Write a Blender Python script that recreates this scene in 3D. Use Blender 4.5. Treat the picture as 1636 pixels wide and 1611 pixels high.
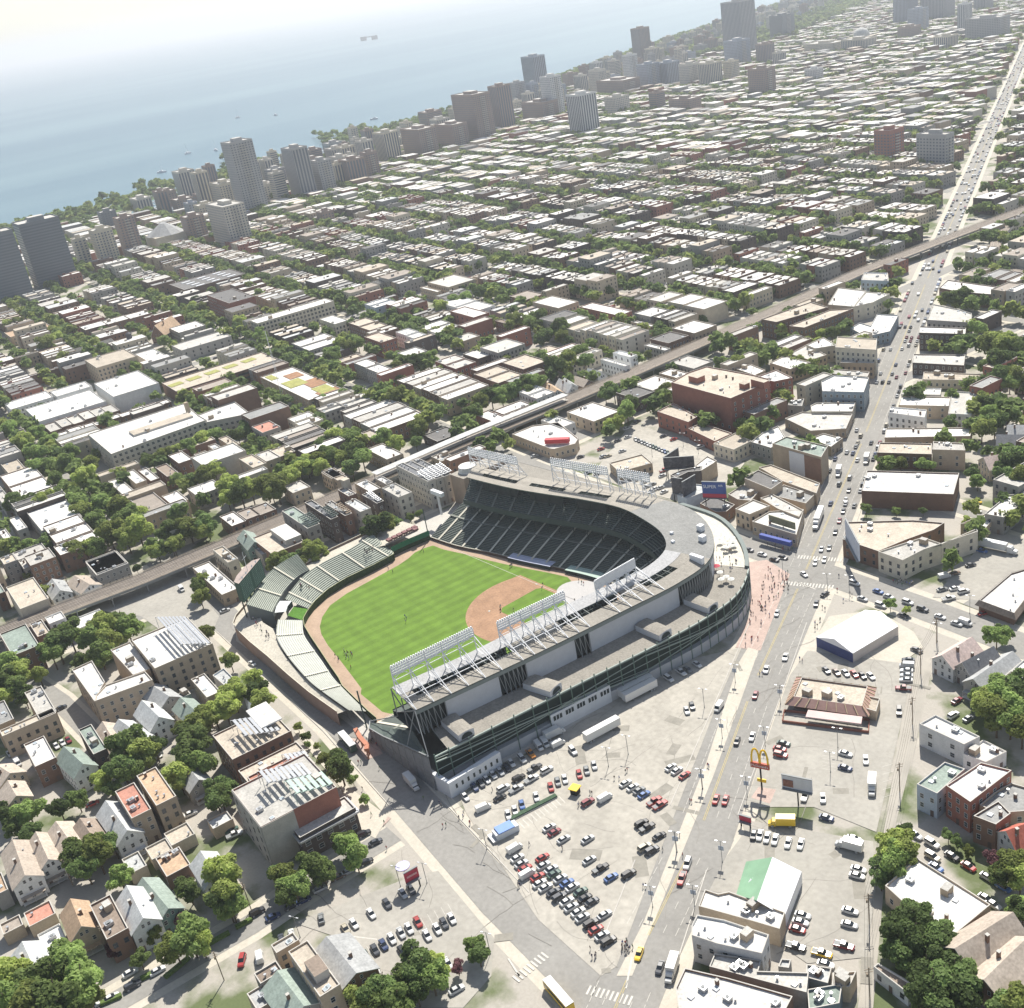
import bpy, math, random
import numpy as np
from mathutils import Matrix, Vector
random.seed(7); RN=random.Random(11)
for o in list(bpy.data.objects): bpy.data.objects.remove(o)
SC=bpy.context.scene; COL=SC.collection
# ------------------------------------------------------------------ camera, sky, sun, exposure
CX,CY,CZ,YAW,PIT,ROL,FPX,PX0,PY0=-325.266,261.293,239.066,129.148,25.38,-8.819,1811.657,914.303,822.165
def basis():
    y,p,r=[math.radians(v) for v in (YAW,PIT,ROL)]
    f=np.array([math.sin(y)*math.cos(p),math.cos(y)*math.cos(p),-math.sin(p)])
    rt=np.array([math.cos(y),-math.sin(y),0.]); up=np.cross(rt,f)
    return math.cos(r)*rt+math.sin(r)*up, -math.sin(r)*rt+math.cos(r)*up, f
BR,BU,BF=basis()
cd=bpy.data.cameras.new('camera'); cam=bpy.data.objects.new('camera',cd); COL.objects.link(cam); SC.camera=cam
cd.sensor_fit='HORIZONTAL'; cd.sensor_width=36; cd.lens=FPX/1636*36
cd.shift_x=-(PX0-818)/1636; cd.shift_y=(PY0-805.5)/1636; cd.clip_start=5; cd.clip_end=90000
M=Matrix.Identity(4)
for i in range(3): M[i][0]=BR[i]; M[i][1]=BU[i]; M[i][2]=-BF[i]
M[0][3],M[1][3],M[2][3]=CX,CY,CZ; cam.matrix_world=M
SUN_AZ,SUN_EL=146,50
W=bpy.data.worlds.new('World'); SC.world=W; W.use_nodes=True
nt=W.node_tree; sky=nt.nodes.new('ShaderNodeTexSky'); sky.sky_type='NISHITA'; sky.sun_disc=False
sky.sun_elevation=math.radians(SUN_EL); sky.sun_rotation=math.radians(SUN_AZ); sky.air_density=1; sky.dust_density=0.7; sky.ozone_density=1
hs=nt.nodes.new('ShaderNodeHueSaturation'); hs.inputs['Saturation'].default_value=.75; nt.links.new(sky.outputs[0],hs.inputs['Color']); bg=nt.nodes['Background']; bg.inputs['Strength'].default_value=0.086; nt.links.new(hs.outputs[0],bg.inputs['Color'])
sl=bpy.data.lights.new('sun','SUN'); sl.energy=5.0; sl.angle=math.radians(.5); sl.color=(1,.95,.87)
so=bpy.data.objects.new('sun',sl); COL.objects.link(so)
az,el=math.radians(SUN_AZ),math.radians(SUN_EL)
so.rotation_euler=Vector((-math.sin(az)*math.cos(el),-math.cos(az)*math.cos(el),-math.sin(el))).to_track_quat('-Z','Y').to_euler(); so.location=(200,-200,400)
SC.view_settings.view_transform='Standard'; SC.view_settings.look='None'; SC.view_settings.gamma=1; SC.view_settings.exposure=0.68
SC.render.engine='CYCLES'; SC.cycles.volume_bounces=0; SC.cycles.max_bounces=5; SC.cycles.diffuse_bounces=3; SC.cycles.glossy_bounces=2; SC.cycles.transparent_max_bounces=6
SC.render.resolution_x=1024; SC.render.resolution_y=1008
# ------------------------------------------------------------------ surveying helpers: photo point -> real place on a level
def g(x,y,z=0.):
    d=BF*FPX+BR*(x-PX0)-BU*(y-PY0); t=(z-CZ)/d[2]; return (CX+d[0]*t,CY+d[1]*t)
def pj(x,y,z=0.):
    d=np.array([x-CX,y-CY,z-CZ]); w=d@BF; return (PX0+FPX*(d@BR)/w, PY0-FPX*(d@BU)/w) if w>1 else (-9999,-9999)
def Zm(ox,oy,s): return lambda x,y:(ox+x/s,oy+y/s)
def vis(x,y,z=0,m=40):
    p=pj(x,y,z); return -m<p[0]<1636+m and -m<p[1]<1611+m
def hdg(px,py,dx,dy):
    a=g(px,py); b=g(px+dx*.1,py+dy*.1); return math.atan2(b[1]-a[1],b[0]-a[0])
# ------------------------------------------------------------------ materials
MATS={}
def nd(t,k,**kw):
    n=t.nodes.new(k)
    for a,b in kw.items(): setattr(n,a,b)
    return n
def mat(name,col,rough=.8,metal=0,var=.18,scale=.25,rnd=0.,bump=0,emit=None,spec=.3,fine=0.,fscale=3.):
    if name in MATS: return MATS[name]
    m=bpy.data.materials.new(name); m.use_nodes=True; t=m.node_tree; b=t.nodes['Principled BSDF']
    b.inputs['Roughness'].default_value=rough; b.inputs['Metallic'].default_value=metal; b.inputs['Specular IOR Level'].default_value=spec
    L=t.links.new
    tc=nd(t,'ShaderNodeTexCoord'); last=None
    rgb=nd(t,'ShaderNodeRGB'); rgb.outputs[0].default_value=(*col,1); last=rgb.outputs[0]
    def mul(fac,lo,hi):
        nonlocal last
        mr=nd(t,'ShaderNodeMapRange'); mr.inputs['From Min'].default_value=.25; mr.inputs['From Max'].default_value=.75
        mr.inputs['To Min'].default_value=lo; mr.inputs['To Max'].default_value=hi; L(fac,mr.inputs['Value'])
        v=nd(t,'ShaderNodeVectorMath',operation='SCALE'); L(last,v.inputs[0]); L(mr.outputs[0],v.inputs['Scale']); last=v.outputs[0]
    if var:
        n=nd(t,'ShaderNodeTexNoise'); n.inputs['Scale'].default_value=scale; n.inputs['Detail'].default_value=5; n.inputs['Roughness'].default_value=.65; L(tc.outputs['Object'],n.inputs['Vector']); mul(n.outputs[0],1-var,1+var)
    if fine:
        n2=nd(t,'ShaderNodeTexNoise'); n2.inputs['Scale'].default_value=fscale; n2.inputs['Detail'].default_value=2; L(tc.outputs['Object'],n2.inputs['Vector']); mul(n2.outputs[0],1-fine,1+fine)
    if rnd:
        oi=nd(t,'ShaderNodeObjectInfo'); mul(oi.outputs['Random'],1-rnd,1+rnd)
    L(last,b.inputs['Base Color'])
    if bump:
        bp=nd(t,'ShaderNodeBump'); bp.inputs['Strength'].default_value=bump; bp.inputs['Distance'].default_value=.3
        n3=nd(t,'ShaderNodeTexNoise'); n3.inputs['Scale'].default_value=2; L(tc.outputs['Object'],n3.inputs['Vector']); L(n3.outputs[0],bp.inputs['Height']); L(bp.outputs[0],b.inputs['Normal'])
    if emit: b.inputs['Emission Color'].default_value=(*emit,1); b.inputs['Emission Strength'].default_value=1
    MATS[name]=m; return m
def roof(name,col,var=.22,sc=.22): return mat(name,col,.85,var=var,scale=sc,rnd=.08,fine=.2,fscale=1.3)
R_={'white':roof('white membrane roof',(.6,.585,.55),.26),'pale':roof('pale grey roof',(.43,.415,.38)),'tan':roof('tan gravel roof',(.42,.37,.3)),'grey':roof('grey roof',(.27,.27,.26)),
 'dark':roof('dark tar roof',(.14,.135,.13)),'brown':roof('brown roof',(.25,.2,.16)),'green':roof('green grey roof',(.25,.3,.26)),'orange':roof('orange tan shingle',(.42,.3,.2)),'red':roof('red roof',(.42,.13,.09)),
 'pink':roof('pinkish shingle',(.5,.4,.36)),'shingle':roof('grey shingle',(.34,.345,.34)),'shtan':roof('tan shingle',(.4,.34,.28)),'mush':roof('light shingle',(.46,.47,.46)),'deck':roof('brown deck roof',(.3,.26,.22)),'terra':roof('terracotta deck',(.43,.21,.155)),'slate':roof('dark slate roof',(.16,.165,.175))}
def wallm(n,c,v=.14): return mat(n,c,.9,var=v,scale=.35,rnd=.14,fine=.1,fscale=2.5)
W_={'brick':wallm('brown brick',(.2,.125,.09)),'red':wallm('red brick',(.3,.13,.095)),'tan':wallm('tan brick',(.42,.34,.25)),'cream':wallm('cream masonry',(.55,.5,.4)),'grey':wallm('grey masonry',(.3,.29,.27)),
 'white':wallm('white siding',(.68,.68,.66)),'dark':wallm('dark brick',(.1,.08,.07)),'beige':wallm('beige siding',(.5,.43,.33)),'blue':wallm('blue grey siding',(.4,.46,.52)),'stone':wallm('limestone',(.48,.45,.39)),'green':wallm('green siding',(.2,.3,.27)),'steel':wallm('blue grey panel',(.2,.25,.29))}
GLASS=mat('window glass',(.035,.045,.055),.15,var=0,rnd=.3,spec=.6)
FRAME=mat('window frame white',(.6,.6,.57),.6,var=0)
DFR=mat('window frame dark',(.12,.12,.12),.6,var=0)
CONC=mat('concrete',(.46,.44,.4),.9,var=.12,scale=.15,fine=.06)
METAL=mat('galvanised metal',(.45,.46,.47),.4,.5,var=.1)
WSTEEL=mat('white painted steel',(.72,.73,.74),.5,var=.06)
DSTEEL=mat('dark green steel',(.03,.05,.045),.5,var=.1)
GSTEEL=mat('grey steel',(.22,.23,.23),.6,var=.1)
BLACK=mat('black rubber',(.02,.02,.02),.8,var=0)
WOOD=mat('weathered timber',(.24,.19,.14),.9,var=.25,scale=1)
# ------------------------------------------------------------------ mesh builder
class MB:
    def __init__(s): s.v=[]; s.f=[]; s.m=[]
    def poly(s,pts,mi=0): 
        n=len(s.v); s.v+=[tuple(p) for p in pts]; s.f.append(tuple(range(n,n+len(pts)))); s.m.append(mi)
    def box(s,x0,y0,z0,x1,y1,z1,mi=0,top=None,bot=True):
        n=len(s.v); s.v+=[(x0,y0,z0),(x1,y0,z0),(x1,y1,z0),(x0,y1,z0),(x0,y0,z1),(x1,y0,z1),(x1,y1,z1),(x0,y1,z1)]
        F=[(4,5,6,7),(0,1,5,4),(1,2,6,5),(2,3,7,6),(3,0,4,7)]+([(3,2,1,0)] if bot else [])
        s.f+=[tuple(n+i for i in f) for f in F]; s.m+=[mi if top is None else top]+[mi]*(len(F)-1)
    def obox(s,c,hx,hy,z0,z1,a,mi=0,top=None):
        ca,sa=math.cos(a),math.sin(a); P=[(c[0]+dx*ca-dy*sa,c[1]+dx*sa+dy*ca) for dx,dy in ((-hx,-hy),(hx,-hy),(hx,hy),(-hx,hy))]
        s.prism(P,z0,z1,mi,top)
    def prism(s,P,z0,z1,mi=0,top=None,bot=True):
        # P counter-clockwise
        if sum(P[i-1][0]*P[i][1]-P[i][0]*P[i-1][1] for i in range(len(P)))<0: P=P[::-1]
        n=len(P); k=len(s.v); s.v+=[(p[0],p[1],z0) for p in P]+[(p[0],p[1],z1) for p in P]
        for i in range(n): j=(i+1)%n; s.f.append((k+i,k+j,k+n+j,k+n+i)); s.m.append(mi)
        s.f.append(tuple(k+n+i for i in range(n))); s.m.append(mi if top is None else top)
        if bot: s.f.append(tuple(k+n-1-i for i in range(n))); s.m.append(mi)
    def bar(s,a,b,r=.1,mi=0,n=4):
        a=Vector(a); b=Vector(b); d=(b-a); 
        if d.length<1e-6: return
        d.normalize(); u=d.cross(Vector((0,0,1))) if abs(d.z)<.99 else Vector((1,0,0)); u.normalize(); w=d.cross(u)
        k=len(s.v)
        for p in (a,b):
            for i in range(n):
                t=2*math.pi*(i+.5)/n; s.v.append(tuple(p+u*(r*math.cos(t))+w*(r*math.sin(t))))
        for i in range(n): j=(i+1)%n; s.f.append((k+i,k+j,k+n+j,k+n+i)); s.m.append(mi)
        s.f.append(tuple(k+n+i for i in range(n))); s.m.append(mi); s.f.append(tuple(k+n-1-i for i in range(n))); s.m.append(mi)
    def cyl(s,c,r,z0,z1,n=12,mi=0,r2=None,top=None):
        r2=r if r2 is None else r2; k=len(s.v)
        for z,rr in ((z0,r),(z1,r2)):
            for i in range(n): t=2*math.pi*i/n; s.v.append((c[0]+rr*math.cos(t),c[1]+rr*math.sin(t),z))
        for i in range(n): j=(i+1)%n; s.f.append((k+i,k+j,k+n+j,k+n+i)); s.m.append(mi)
        s.f.append(tuple(k+n+i for i in range(n))); s.m.append(mi if top is None else top)
    def strip(s,A,B,mi=0):
        for i in range(len(A)-1): s.poly([A[i],A[i+1],B[i+1],B[i]],mi)
    def build(s,name,mats,parent=None,loc=None):
        me=bpy.data.meshes.new(name); me.from_pydata(s.v,[],s.f)
        if not isinstance(mats,(list,tuple)): mats=[mats]
        for m in mats: me.materials.append(m)
        if len(mats)>1: me.polygons.foreach_set('material_index',s.m)
        me.update(); o=bpy.data.objects.new(name,me); COL.objects.link(o)
        if parent: o.parent=parent
        if loc: o.location=loc
        return o
def mesh_of(mb,name,mats):
    o=mb.build(name,mats); me=o.data; bpy.data.objects.remove(o); return me
def emp(name,loc,rz=0,sc=None):
    o=bpy.data.objects.new(name,None); COL.objects.link(o); o.location=(loc[0],loc[1],loc[2] if len(loc)>2 else 0); o.rotation_euler.z=rz
    if sc: o.scale=sc
    o.empty_display_size=.5; return o
def inst(name,me,parent=None,loc=(0,0,0),rz=0,sc=None):
    o=bpy.data.objects.new(name,me); COL.objects.link(o)
    if parent: o.parent=parent
    o.location=loc; o.rotation_euler.z=rz
    if sc: o.scale=sc
    return o
LAB=[]   # (object, look, cluster)
def tag(o,label,cat,group=None):
    o['label']=label; o['category']=cat
    if group: o['group']=group
    return o
def seq(o,look,cat,cluster,group=None,prep='of'):
    o['category']=cat; o['group']=group or cluster; LAB.append((o,look,cluster)); return o
def struct(o): o['kind']='structure'; return o
def stuff(o,label=None,cat=None):
    o['kind']='stuff'
    if label: o['label']=label; o['category']=cat
    return o
def sheet(name,polys,z,m,kind='structure'):
    b=MB()
    for p in polys:
        if sum(p[i-1][0]*p[i][1]-p[i][0]*p[i-1][1] for i in range(len(p)))<0: p=p[::-1]
        b.poly([(x,y,z) for x,y in p])
    o=b.build(name,m); o['kind']=kind; return o
def rect(x0,y0,x1,y1): return [(x0,y0),(x1,y0),(x1,y1),(x0,y1)]
def line(p,q,w,ext=0):
    dx,dy=q[0]-p[0],q[1]-p[1]; l=math.hypot(dx,dy); ux,uy=dx/l,dy/l; nx,ny=-uy*w/2,ux*w/2
    p=(p[0]-ux*ext,p[1]-uy*ext); q=(q[0]+ux*ext,q[1]+uy*ext)
    return [(p[0]+nx,p[1]+ny),(p[0]-nx,p[1]-ny),(q[0]-nx,q[1]-ny),(q[0]+nx,q[1]+ny)]
def inpoly(x,y,P):
    c=False; n=len(P)
    for i in range(n):
        x1,y1=P[i-1]; x2,y2=P[i]
        if (y1>y)!=(y2>y) and x<(x2-x1)*(y-y1)/(y2-y1)+x1: c=not c
    return c
ROWH=[]
BLK=[]   # keep-out polygons for filler buildings and trees
def blk(P): 
    xs=[p[0] for p in P]; ys=[p[1] for p in P]; BLK.append((min(xs),min(ys),max(xs),max(ys),P)); return P
def blocked(x,y,r=0):
    for a,b,c,d,P in BLK:
        if a-r<x<c+r and b-r<y<d+r:
            if inpoly(x,y,P): return True
            if r:
                for k in range(8):
                    if inpoly(x+r*math.cos(k*.785),y+r*math.sin(k*.785),P): return True
    return False
# ================================================================== SETTING
CL0=(-150.,124.); CLD=(81.,-187.)
CLK=[(-238,309),g(1018,1530),g(1114,1340),g(1202,1100),(-66,-66),(-4.1,-201.9),(120.2,-464.8),(243.5,-730.9),(466.3,-1211.9),(1000,-2363),(1500,-3440)]
def clark_x(y):
    for a,b in zip(CLK,CLK[1:]):
        if b[1]<=y<=a[1]: return a[0]+(b[0]-a[0])*(y-a[1])/(b[1]-a[1])
    return CLK[-1][0] if y<CLK[-1][1] else CLK[0][0]
LTR=[g(x,y,6) for x,y in [(-60,1030),(0,1010),(226,925),(346,875),(470,822),(620,758),(740,707),(880,650),(1000,600),(1096,558.6),(1300,468),(1377,433),(1520,378),(1636,335),(1760,288)]]
def l_x(y):
    for a,b in zip(LTR,LTR[1:]):
        if b[1]<=y<=a[1]: return a[0]+(b[0]-a[0])*(y-a[1])/(b[1]-a[1])
    return LTR[0][0] if y>0 else LTR[-1][0]
COAST=[(1500,1200),(1560,600),(1608,-268),(1584,-462),(1640,-700),(1701,-978),(1800,-1400),(1960,-1800),(2126,-2185),(2350,-2700),(2600,-3300),(2850,-4200),(3100,-6000),(3300,-9000)]
def coast_x(y):
    for a,b in zip(COAST,COAST[1:]):
        if b[1]<=y<=a[1]: return a[0]+(b[0]-a[0])*(y-a[1])/(b[1]-a[1])
    return 1500 if y>1200 else 3300
mg=bpy.data.materials.new('city ground'); mg.use_nodes=True; t=mg.node_tree; L=t.links.new; b=t.nodes['Principled BSDF']; b.inputs['Roughness'].default_value=.95
tc=nd(t,'ShaderNodeTexCoord'); n1=nd(t,'ShaderNodeTexNoise'); n1.inputs['Scale'].default_value=.045; n1.inputs['Detail'].default_value=6; L(tc.outputs['Object'],n1.inputs['Vector'])
cr=nd(t,'ShaderNodeValToRGB'); cr.color_ramp.elements[0].position=.40; cr.color_ramp.elements[0].color=(.12,.15,.06,1); cr.color_ramp.elements[1].position=.52; cr.color_ramp.elements[1].color=(.42,.39,.34,1); L(n1.outputs[0],cr.inputs[0])
n2=nd(t,'ShaderNodeTexNoise'); n2.inputs['Scale'].default_value=1.2; n2.inputs['Detail'].default_value=4; L(tc.outputs['Object'],n2.inputs['Vector'])
mx=nd(t,'ShaderNodeMix',data_type='RGBA',blend_type='MULTIPLY'); mx.inputs[0].default_value=.3; L(cr.outputs[0],mx.inputs[6]); L(n2.outputs[0],mx.inputs[7]); L(mx.outputs[2],b.inputs['Base Color'])
land=[(-4000,1200)]+[(x,y) for x,y in COAST]+[(3300,-40000),(-40000,-40000),(-40000,4000),(-4000,4000)]
sheet('ground',[land],0,mg)
ASP=mat('street asphalt',(.255,.246,.226),.92,var=.14,scale=.05,fine=.1,fscale=.7)
LOT=mat('old parking asphalt',(.375,.352,.305),.92,var=.2,scale=.06,fine=.13,fscale=.5)
LOT2=mat('darker parking asphalt',(.335,.318,.28),.92,var=.16,scale=.05,fine=.1,fscale=.6)
SWK=mat('sidewalk concrete',(.47,.435,.365),.9,var=.1,scale=.2,fine=.08,fscale=1)
BRK=mat('red brick paving',(.42,.32,.275),.9,var=.16,scale=.3,fine=.12,fscale=2)
PNT=mat('road paint',(.5,.48,.43),.7,var=.15,scale=.8)
YPT=mat('yellow road paint',(.5,.4,.15),.7,var=.2,scale=.8)
# ---- water
mw=bpy.data.materials.new('lake water'); mw.use_nodes=True; t=mw.node_tree; L=t.links.new; b=t.nodes['Principled BSDF']; b.inputs['Roughness'].default_value=.35; b.inputs['Specular IOR Level'].default_value=.35
b.inputs['IOR'].default_value=1.33
tc=nd(t,'ShaderNodeTexCoord'); mp=nd(t,'ShaderNodeMapping'); mp.inputs['Scale'].default_value=(.0028,.0004,1); mp.inputs['Rotation'].default_value=(0,0,math.radians(24)); L(tc.outputs['Object'],mp.inputs[0])
n1=nd(t,'ShaderNodeTexNoise'); n1.inputs['Scale'].default_value=1; n1.inputs['Detail'].default_value=4; L(mp.outputs[0],n1.inputs['Vector'])
cr=nd(t,'ShaderNodeValToRGB'); cr.color_ramp.elements[0].position=.38; cr.color_ramp.elements[0].color=(.07,.14,.18,1); cr.color_ramp.elements[1].position=.64; cr.color_ramp.elements[1].color=(.115,.195,.225,1); L(n1.outputs[0],cr.inputs[0]); L(cr.outputs[0],b.inputs['Base Color'])
n2=nd(t,'ShaderNodeTexNoise'); n2.inputs['Scale'].default_value=.12; n2.inputs['Detail'].default_value=6; L(tc.outputs['Object'],n2.inputs['Vector']); bp=nd(t,'ShaderNodeBump'); bp.inputs['Strength'].default_value=.35; bp.inputs['Distance'].default_value=1.5; L(n2.outputs[0],bp.inputs['Height']); L(bp.outputs[0],b.inputs['Normal'])
bw=MB(); R0=36000; bw.poly([(R0*math.cos(a),R0*math.sin(a),-1.5) for a in [i*math.pi/36 for i in range(72)]]); struct(bw.build('water',mw))
# ---- shore bands: beach path, park lawn, lake shore drive
GRS=mat('park grass',(.09,.15,.04),.95,var=.3,scale=.03,fine=.2,fscale=.5)
SAND=mat('sand and stone revetment',(.5,.45,.36),.9,var=.15)
def band(y0,y1,a,b,n=24):
    ys=[y0+(y1-y0)*i/n for i in range(n+1)]; return [(coast_x(y)+a,y) for y in ys]+[(coast_x(y)+b,y) for y in ys[::-1]]
sheet('shore_path',[band(900,-5200,-7,-1)],.012,SAND); sheet('park_lawn',[band(900,-2000,-95,-7),band(-2000.1,-5200,-420,-7)],.008,GRS)
sheet('lakeshore_road',[band(900,-5200,-125,-97)],.012,ASP)
# harbour basin and island spits
HB=[g(*p) for p in [(345,338),(420,300),(600,255),(625,236),(600,228),(500,240),(432,262),(430,275),(398,290),(300,300),(215,330),(205,350),(260,352)]]
WAT2=mat('harbour water',(.16,.25,.28),.25,var=.1,scale=.01)
hb=[p for p in HB]; sheet('harbour_water',[hb],.02,WAT2); blk(hb)
# ---- streets
roads=[]; walks=[]
GA=math.radians(6.5); GO=(208.,-93.)
def GR(u,v): return (GO[0]+u*math.cos(GA)+v*math.sin(GA), GO[1]-u*math.sin(GA)+v*math.cos(GA))
def GI(x,y):
    dx,dy=x-GO[0],y-GO[1]; return (dx*math.cos(GA)-dy*math.sin(GA), dx*math.sin(GA)+dy*math.cos(GA))
def road(P,w,sw=3.2):
    for a,b in zip(P,P[1:]):
        roads.append(line(a,b,w,w*.12)); walks.append(line(a,b,w+2*sw,w*.08)); blk(line(a,b,w+2*sw))
EV=[-95,-185]+[-257-75*k for k in range(58)]; NV=[192,290,385,480]
EU=[133,330,530,720,900,1080,1240,1420,1600,1780,1960,2140]
road([(-700,-30),(-119.7,-73),(-45,-76),(60,-80),(143,-86),(208,-93)]+[GR(1290,0)],15,3.5)
road([(-600,190),(-150,136),(-106,131),(-39,120),(13,111.5),(133,101),(166,98),(215,93)],14,3.5)
road([(220,400),(185,250),(164,98),(146,20),(141,-20),(140,-85),(131,-300),(118,-600),(100,-900),(60,-1500)],11,4)
road(CLK[:7],21.5,4.5); road(CLK[6:],15.5,3.5)
road([g(30,1075),g(95,1120),g(165,1190),g(260,1290)],8,2)
road([g(-40,1290),g(95,1120),g(200,985)],7,2) if 0 else None
road([g(625,1335),g(500,1412),g(400,1478),g(170,1610),g(60,1670)],9,3)
for v in EV:
    a=GR(12,v); u=12
    while True:
        a=GR(u,v)
        if a[0]>clark_x(a[1])+16 and (a[1]<-560 or a[0]>l_x(a[1])+10): break
        u+=6
    c=GR(u+50,v); e=max(u+60,GI(coast_x(a[1]-130)-170,a[1]-130)[0])
    road([a,GR(e,v)],9)
    if a[1]<-100:
        u2=u
        while GR(u2,v)[0]>clark_x(GR(u2,v)[1])-16: u2-=6
        road([GR(u2-500,v),GR(u2,v)],9)
for v in NV: road([GR(20,v),GR(1330,v)],10)
for u in EU:
    v0=520; v=520
    while v>-4600 and GR(u,v)[0]>clark_x(GR(u,v)[1])+20: v-=20
    if u<1250: road([GR(u,520),GR(u,v)],11)
for u in (-160,-340,-520): road([GR(u,-30),GR(u,-2000)],9)
NBR=len(BLK)
def lay(name,polys,z,m):
    # crossing pieces get their own 4 mm step so no two overlap in one plane
    b=MB()
    for i,p in enumerate(polys):
        zz=z+.00022*i
        if sum(p[k-1][0]*p[k][1]-p[k][0]*p[k-1][1] for k in range(len(p)))<0: p=p[::-1]
        b.poly([(x,y,zz) for x,y in p])
    return struct(b.build(name,m))
print('walks',len(walks)); lay('sidewalk',walks,.02,SWK); lay('road',roads,.075,ASP)
# kerbs along the wide streets by the ballpark (real steps)
kb=MB()
def kerb(a,b):
    P=line(a,b,.3); kb.prism(P,0,.24)
def off(P,d):
    o=[]
    for i,p in enumerate(P):
        a=P[max(i-1,0)]; b=P[min(i+1,len(P)-1)]; dx,dy=b[0]-a[0],b[1]-a[1]; l=math.hypot(dx,dy); o.append((p[0]-dy/l*d,p[1]+dx/l*d))
    return o
for d in (10.9,-10.9):
    for P in ([CLK[1],(-135,90)],[(-127,66),CLK[3],(-78,-35)],[(-57,-92),CLK[5],(110,-440)]):
        Q=off(P,d)
        for a,b in zip(Q,Q[1:]): kerb(a,b)
kerb((-46,128.5),(13,119.5)); kerb((13,119.5),(125,109)); kerb((-110,124),(-40,112.6)); kerb((-40,112.6),(125,94.5)); kerb((137.5,10),(134,-78)); kerb((149.5,10),(146,-78))
struct(kb.build('kerb',CONC))
# lots and open paving, traced on the ground
J=Zm(740,1160,3.895); 
def gp(L,f=None,z=0): return [g(*(f(*p) if f else p),z) for p in L]
lot1=gp([(735,1275),(1000,1105),(1120,1050),(1185,1035),(1150,1115),(1030,1425),(985,1545),(960,1560),(860,1470),(745,1300)])
sheet('parking_lot',[lot1],.134,LOT); blk(lot1)
lot2=gp([(545,1500),(470,1475),(660,1400),(700,1392),(790,1500),(785,1560),(740,1611),(640,1611)]); sheet('corner_parking_lot',[lot2],.134,LOT2); blk(lot2)
lot3=gp([(1230,1170),(1262,1080),(1290,1040),(1440,1060),(1450,1110),(1400,1330),(1300,1290),(1190,1290)]); sheet('restaurant_lot',[lot3],.135,LOT2); blk(lot3)
lot4=gp([(1190,1330),(1185,1310),(1395,1345),(1400,1420),(1385,1530),(1290,1540),(1130,1430),(1160,1370)]); sheet('back_parking_lot',[lot4],.136,LOT2); blk(lot4)
lot5=gp([(1290,1040),(1325,985),(1400,975),(1460,1010),(1475,1035),(1440,1060)]); sheet('tent_paving',[lot5],.137,SWK); blk(lot5)
lot6=gp([(945,760),(1010,675),(1190,740),(1120,830),(1080,800),(1000,780)]); sheet('south_parking_lot',[lot6],.134,LOT); blk(lot6)
lot7=gp([(150,975),(225,915),(300,925),(350,985),(330,1035),(260,1010),(225,985)]); sheet('north_east_lot',[lot7],.138,LOT2); blk(lot7)
lot8=gp([(1560,880),(1636,860),(1636,925),(1570,960),(1490,955)]); sheet('west_truck_yard',[lot8],.138,LOT2); blk(lot8)
sheet('alley',[gp([(1400,1420),(1412,1330),(1455,1060),(1480,1035),(1490,1060),(1470,1160),(1425,1340),(1412,1420),(1395,1611),(1370,1611)])],.04,mat('alley concrete',(.36,.335,.29),.9,var=.12,scale=.1))
plaza=gp([(1175,1035),(1197,985),(1200,960),(1190,900),(1225,895),(1262,918),(1215,1040)]); sheet('brick_plaza',[plaza],.142,BRK)
sheet('brick_corner_paving',[gp([(560,1300),(580,1285),(625,1308),(602,1330),(580,1325)]),gp([(600,1185),(560,1180),(585,1215),(612,1205)]),gp([(1200,1275),(1212,1258),(1240,1262),(1230,1285)])],.144,BRK)
sheet('side_walk_strip',[gp([(1130,1215),(1180,1060),(1195,1035),(1212,1040),(1180,1130),(1140,1240),(1010,1560),(985,1560),(1030,1470)]),gp([(480,1160),(560,1260),(620,1305),(600,1340),(580,1330),(545,1260),(470,1170)])],.146,SWK)
# painted lines
pb=MB()
def pl(p,q,w=.15): 
    P=line(p,q,w)
    if sum(P[k-1][0]*P[k][1]-P[k][0]*P[k-1][1] for k in range(4))<0: P=P[::-1]
    pb.poly([(x,y,.152) for x,y in P])
yb=MB()
for P,s in ((CLK,1),):
    for a,b in zip(P,P[1:]):
        l=math.hypot(b[0]-a[0],b[1]-a[1]); ux,uy=(b[0]-a[0])/l,(b[1]-a[1])/l
        if a[1]<-1300: break
        for d in (-.25,.25):
            P2=line((a[0]-uy*d+ux*8,a[1]+ux*d+uy*8),(b[0]-uy*d-ux*8,b[1]+ux*d-uy*8),.14); yb.poly([(x,y,.152) for x,y in (P2 if sum(P2[k-1][0]*P2[k][1]-P2[k][0]*P2[k-1][1] for k in range(4))>0 else P2[::-1])])
        for d in ((-7.2,-3.6,3.6,7.2) if a[1]>-460 else (-3.6,3.6)):
            k=10
            while k<l-10:
                pl((a[0]+ux*k-uy*d,a[1]+uy*k+ux*d),(a[0]+ux*(k+3)-uy*d,a[1]+uy*(k+3)+ux*d),.15); k+=9 if abs(d)<5 else 4
def zebra(c,ang,n,L,w=.6,gap=.7):
    ux,uy=math.cos(ang),math.sin(ang)
    for i in range(n):
        k=(i-n/2)*(w+gap); p=(c[0]-uy*k,c[1]+ux*k); pl((p[0]-ux*L/2,p[1]-uy*L/2),(p[0]+ux*L/2,p[1]+uy*L/2),w)
ca=math.atan2(CLD[1],CLD[0])
zebra(g(1312,893),ca,17,3.2); zebra(g(1287,935),ca,17,3.2)
zebra(g(845,1548),math.atan2(0,1),9,3); zebra(g(970,1590),ca,10,3)
for (a,b) in [((1000,1580),(1010,1530)),((812,1532),(830,1560)),((1270,930),(1303,942))]: pl(g(*a),g(*b),.5)
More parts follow.
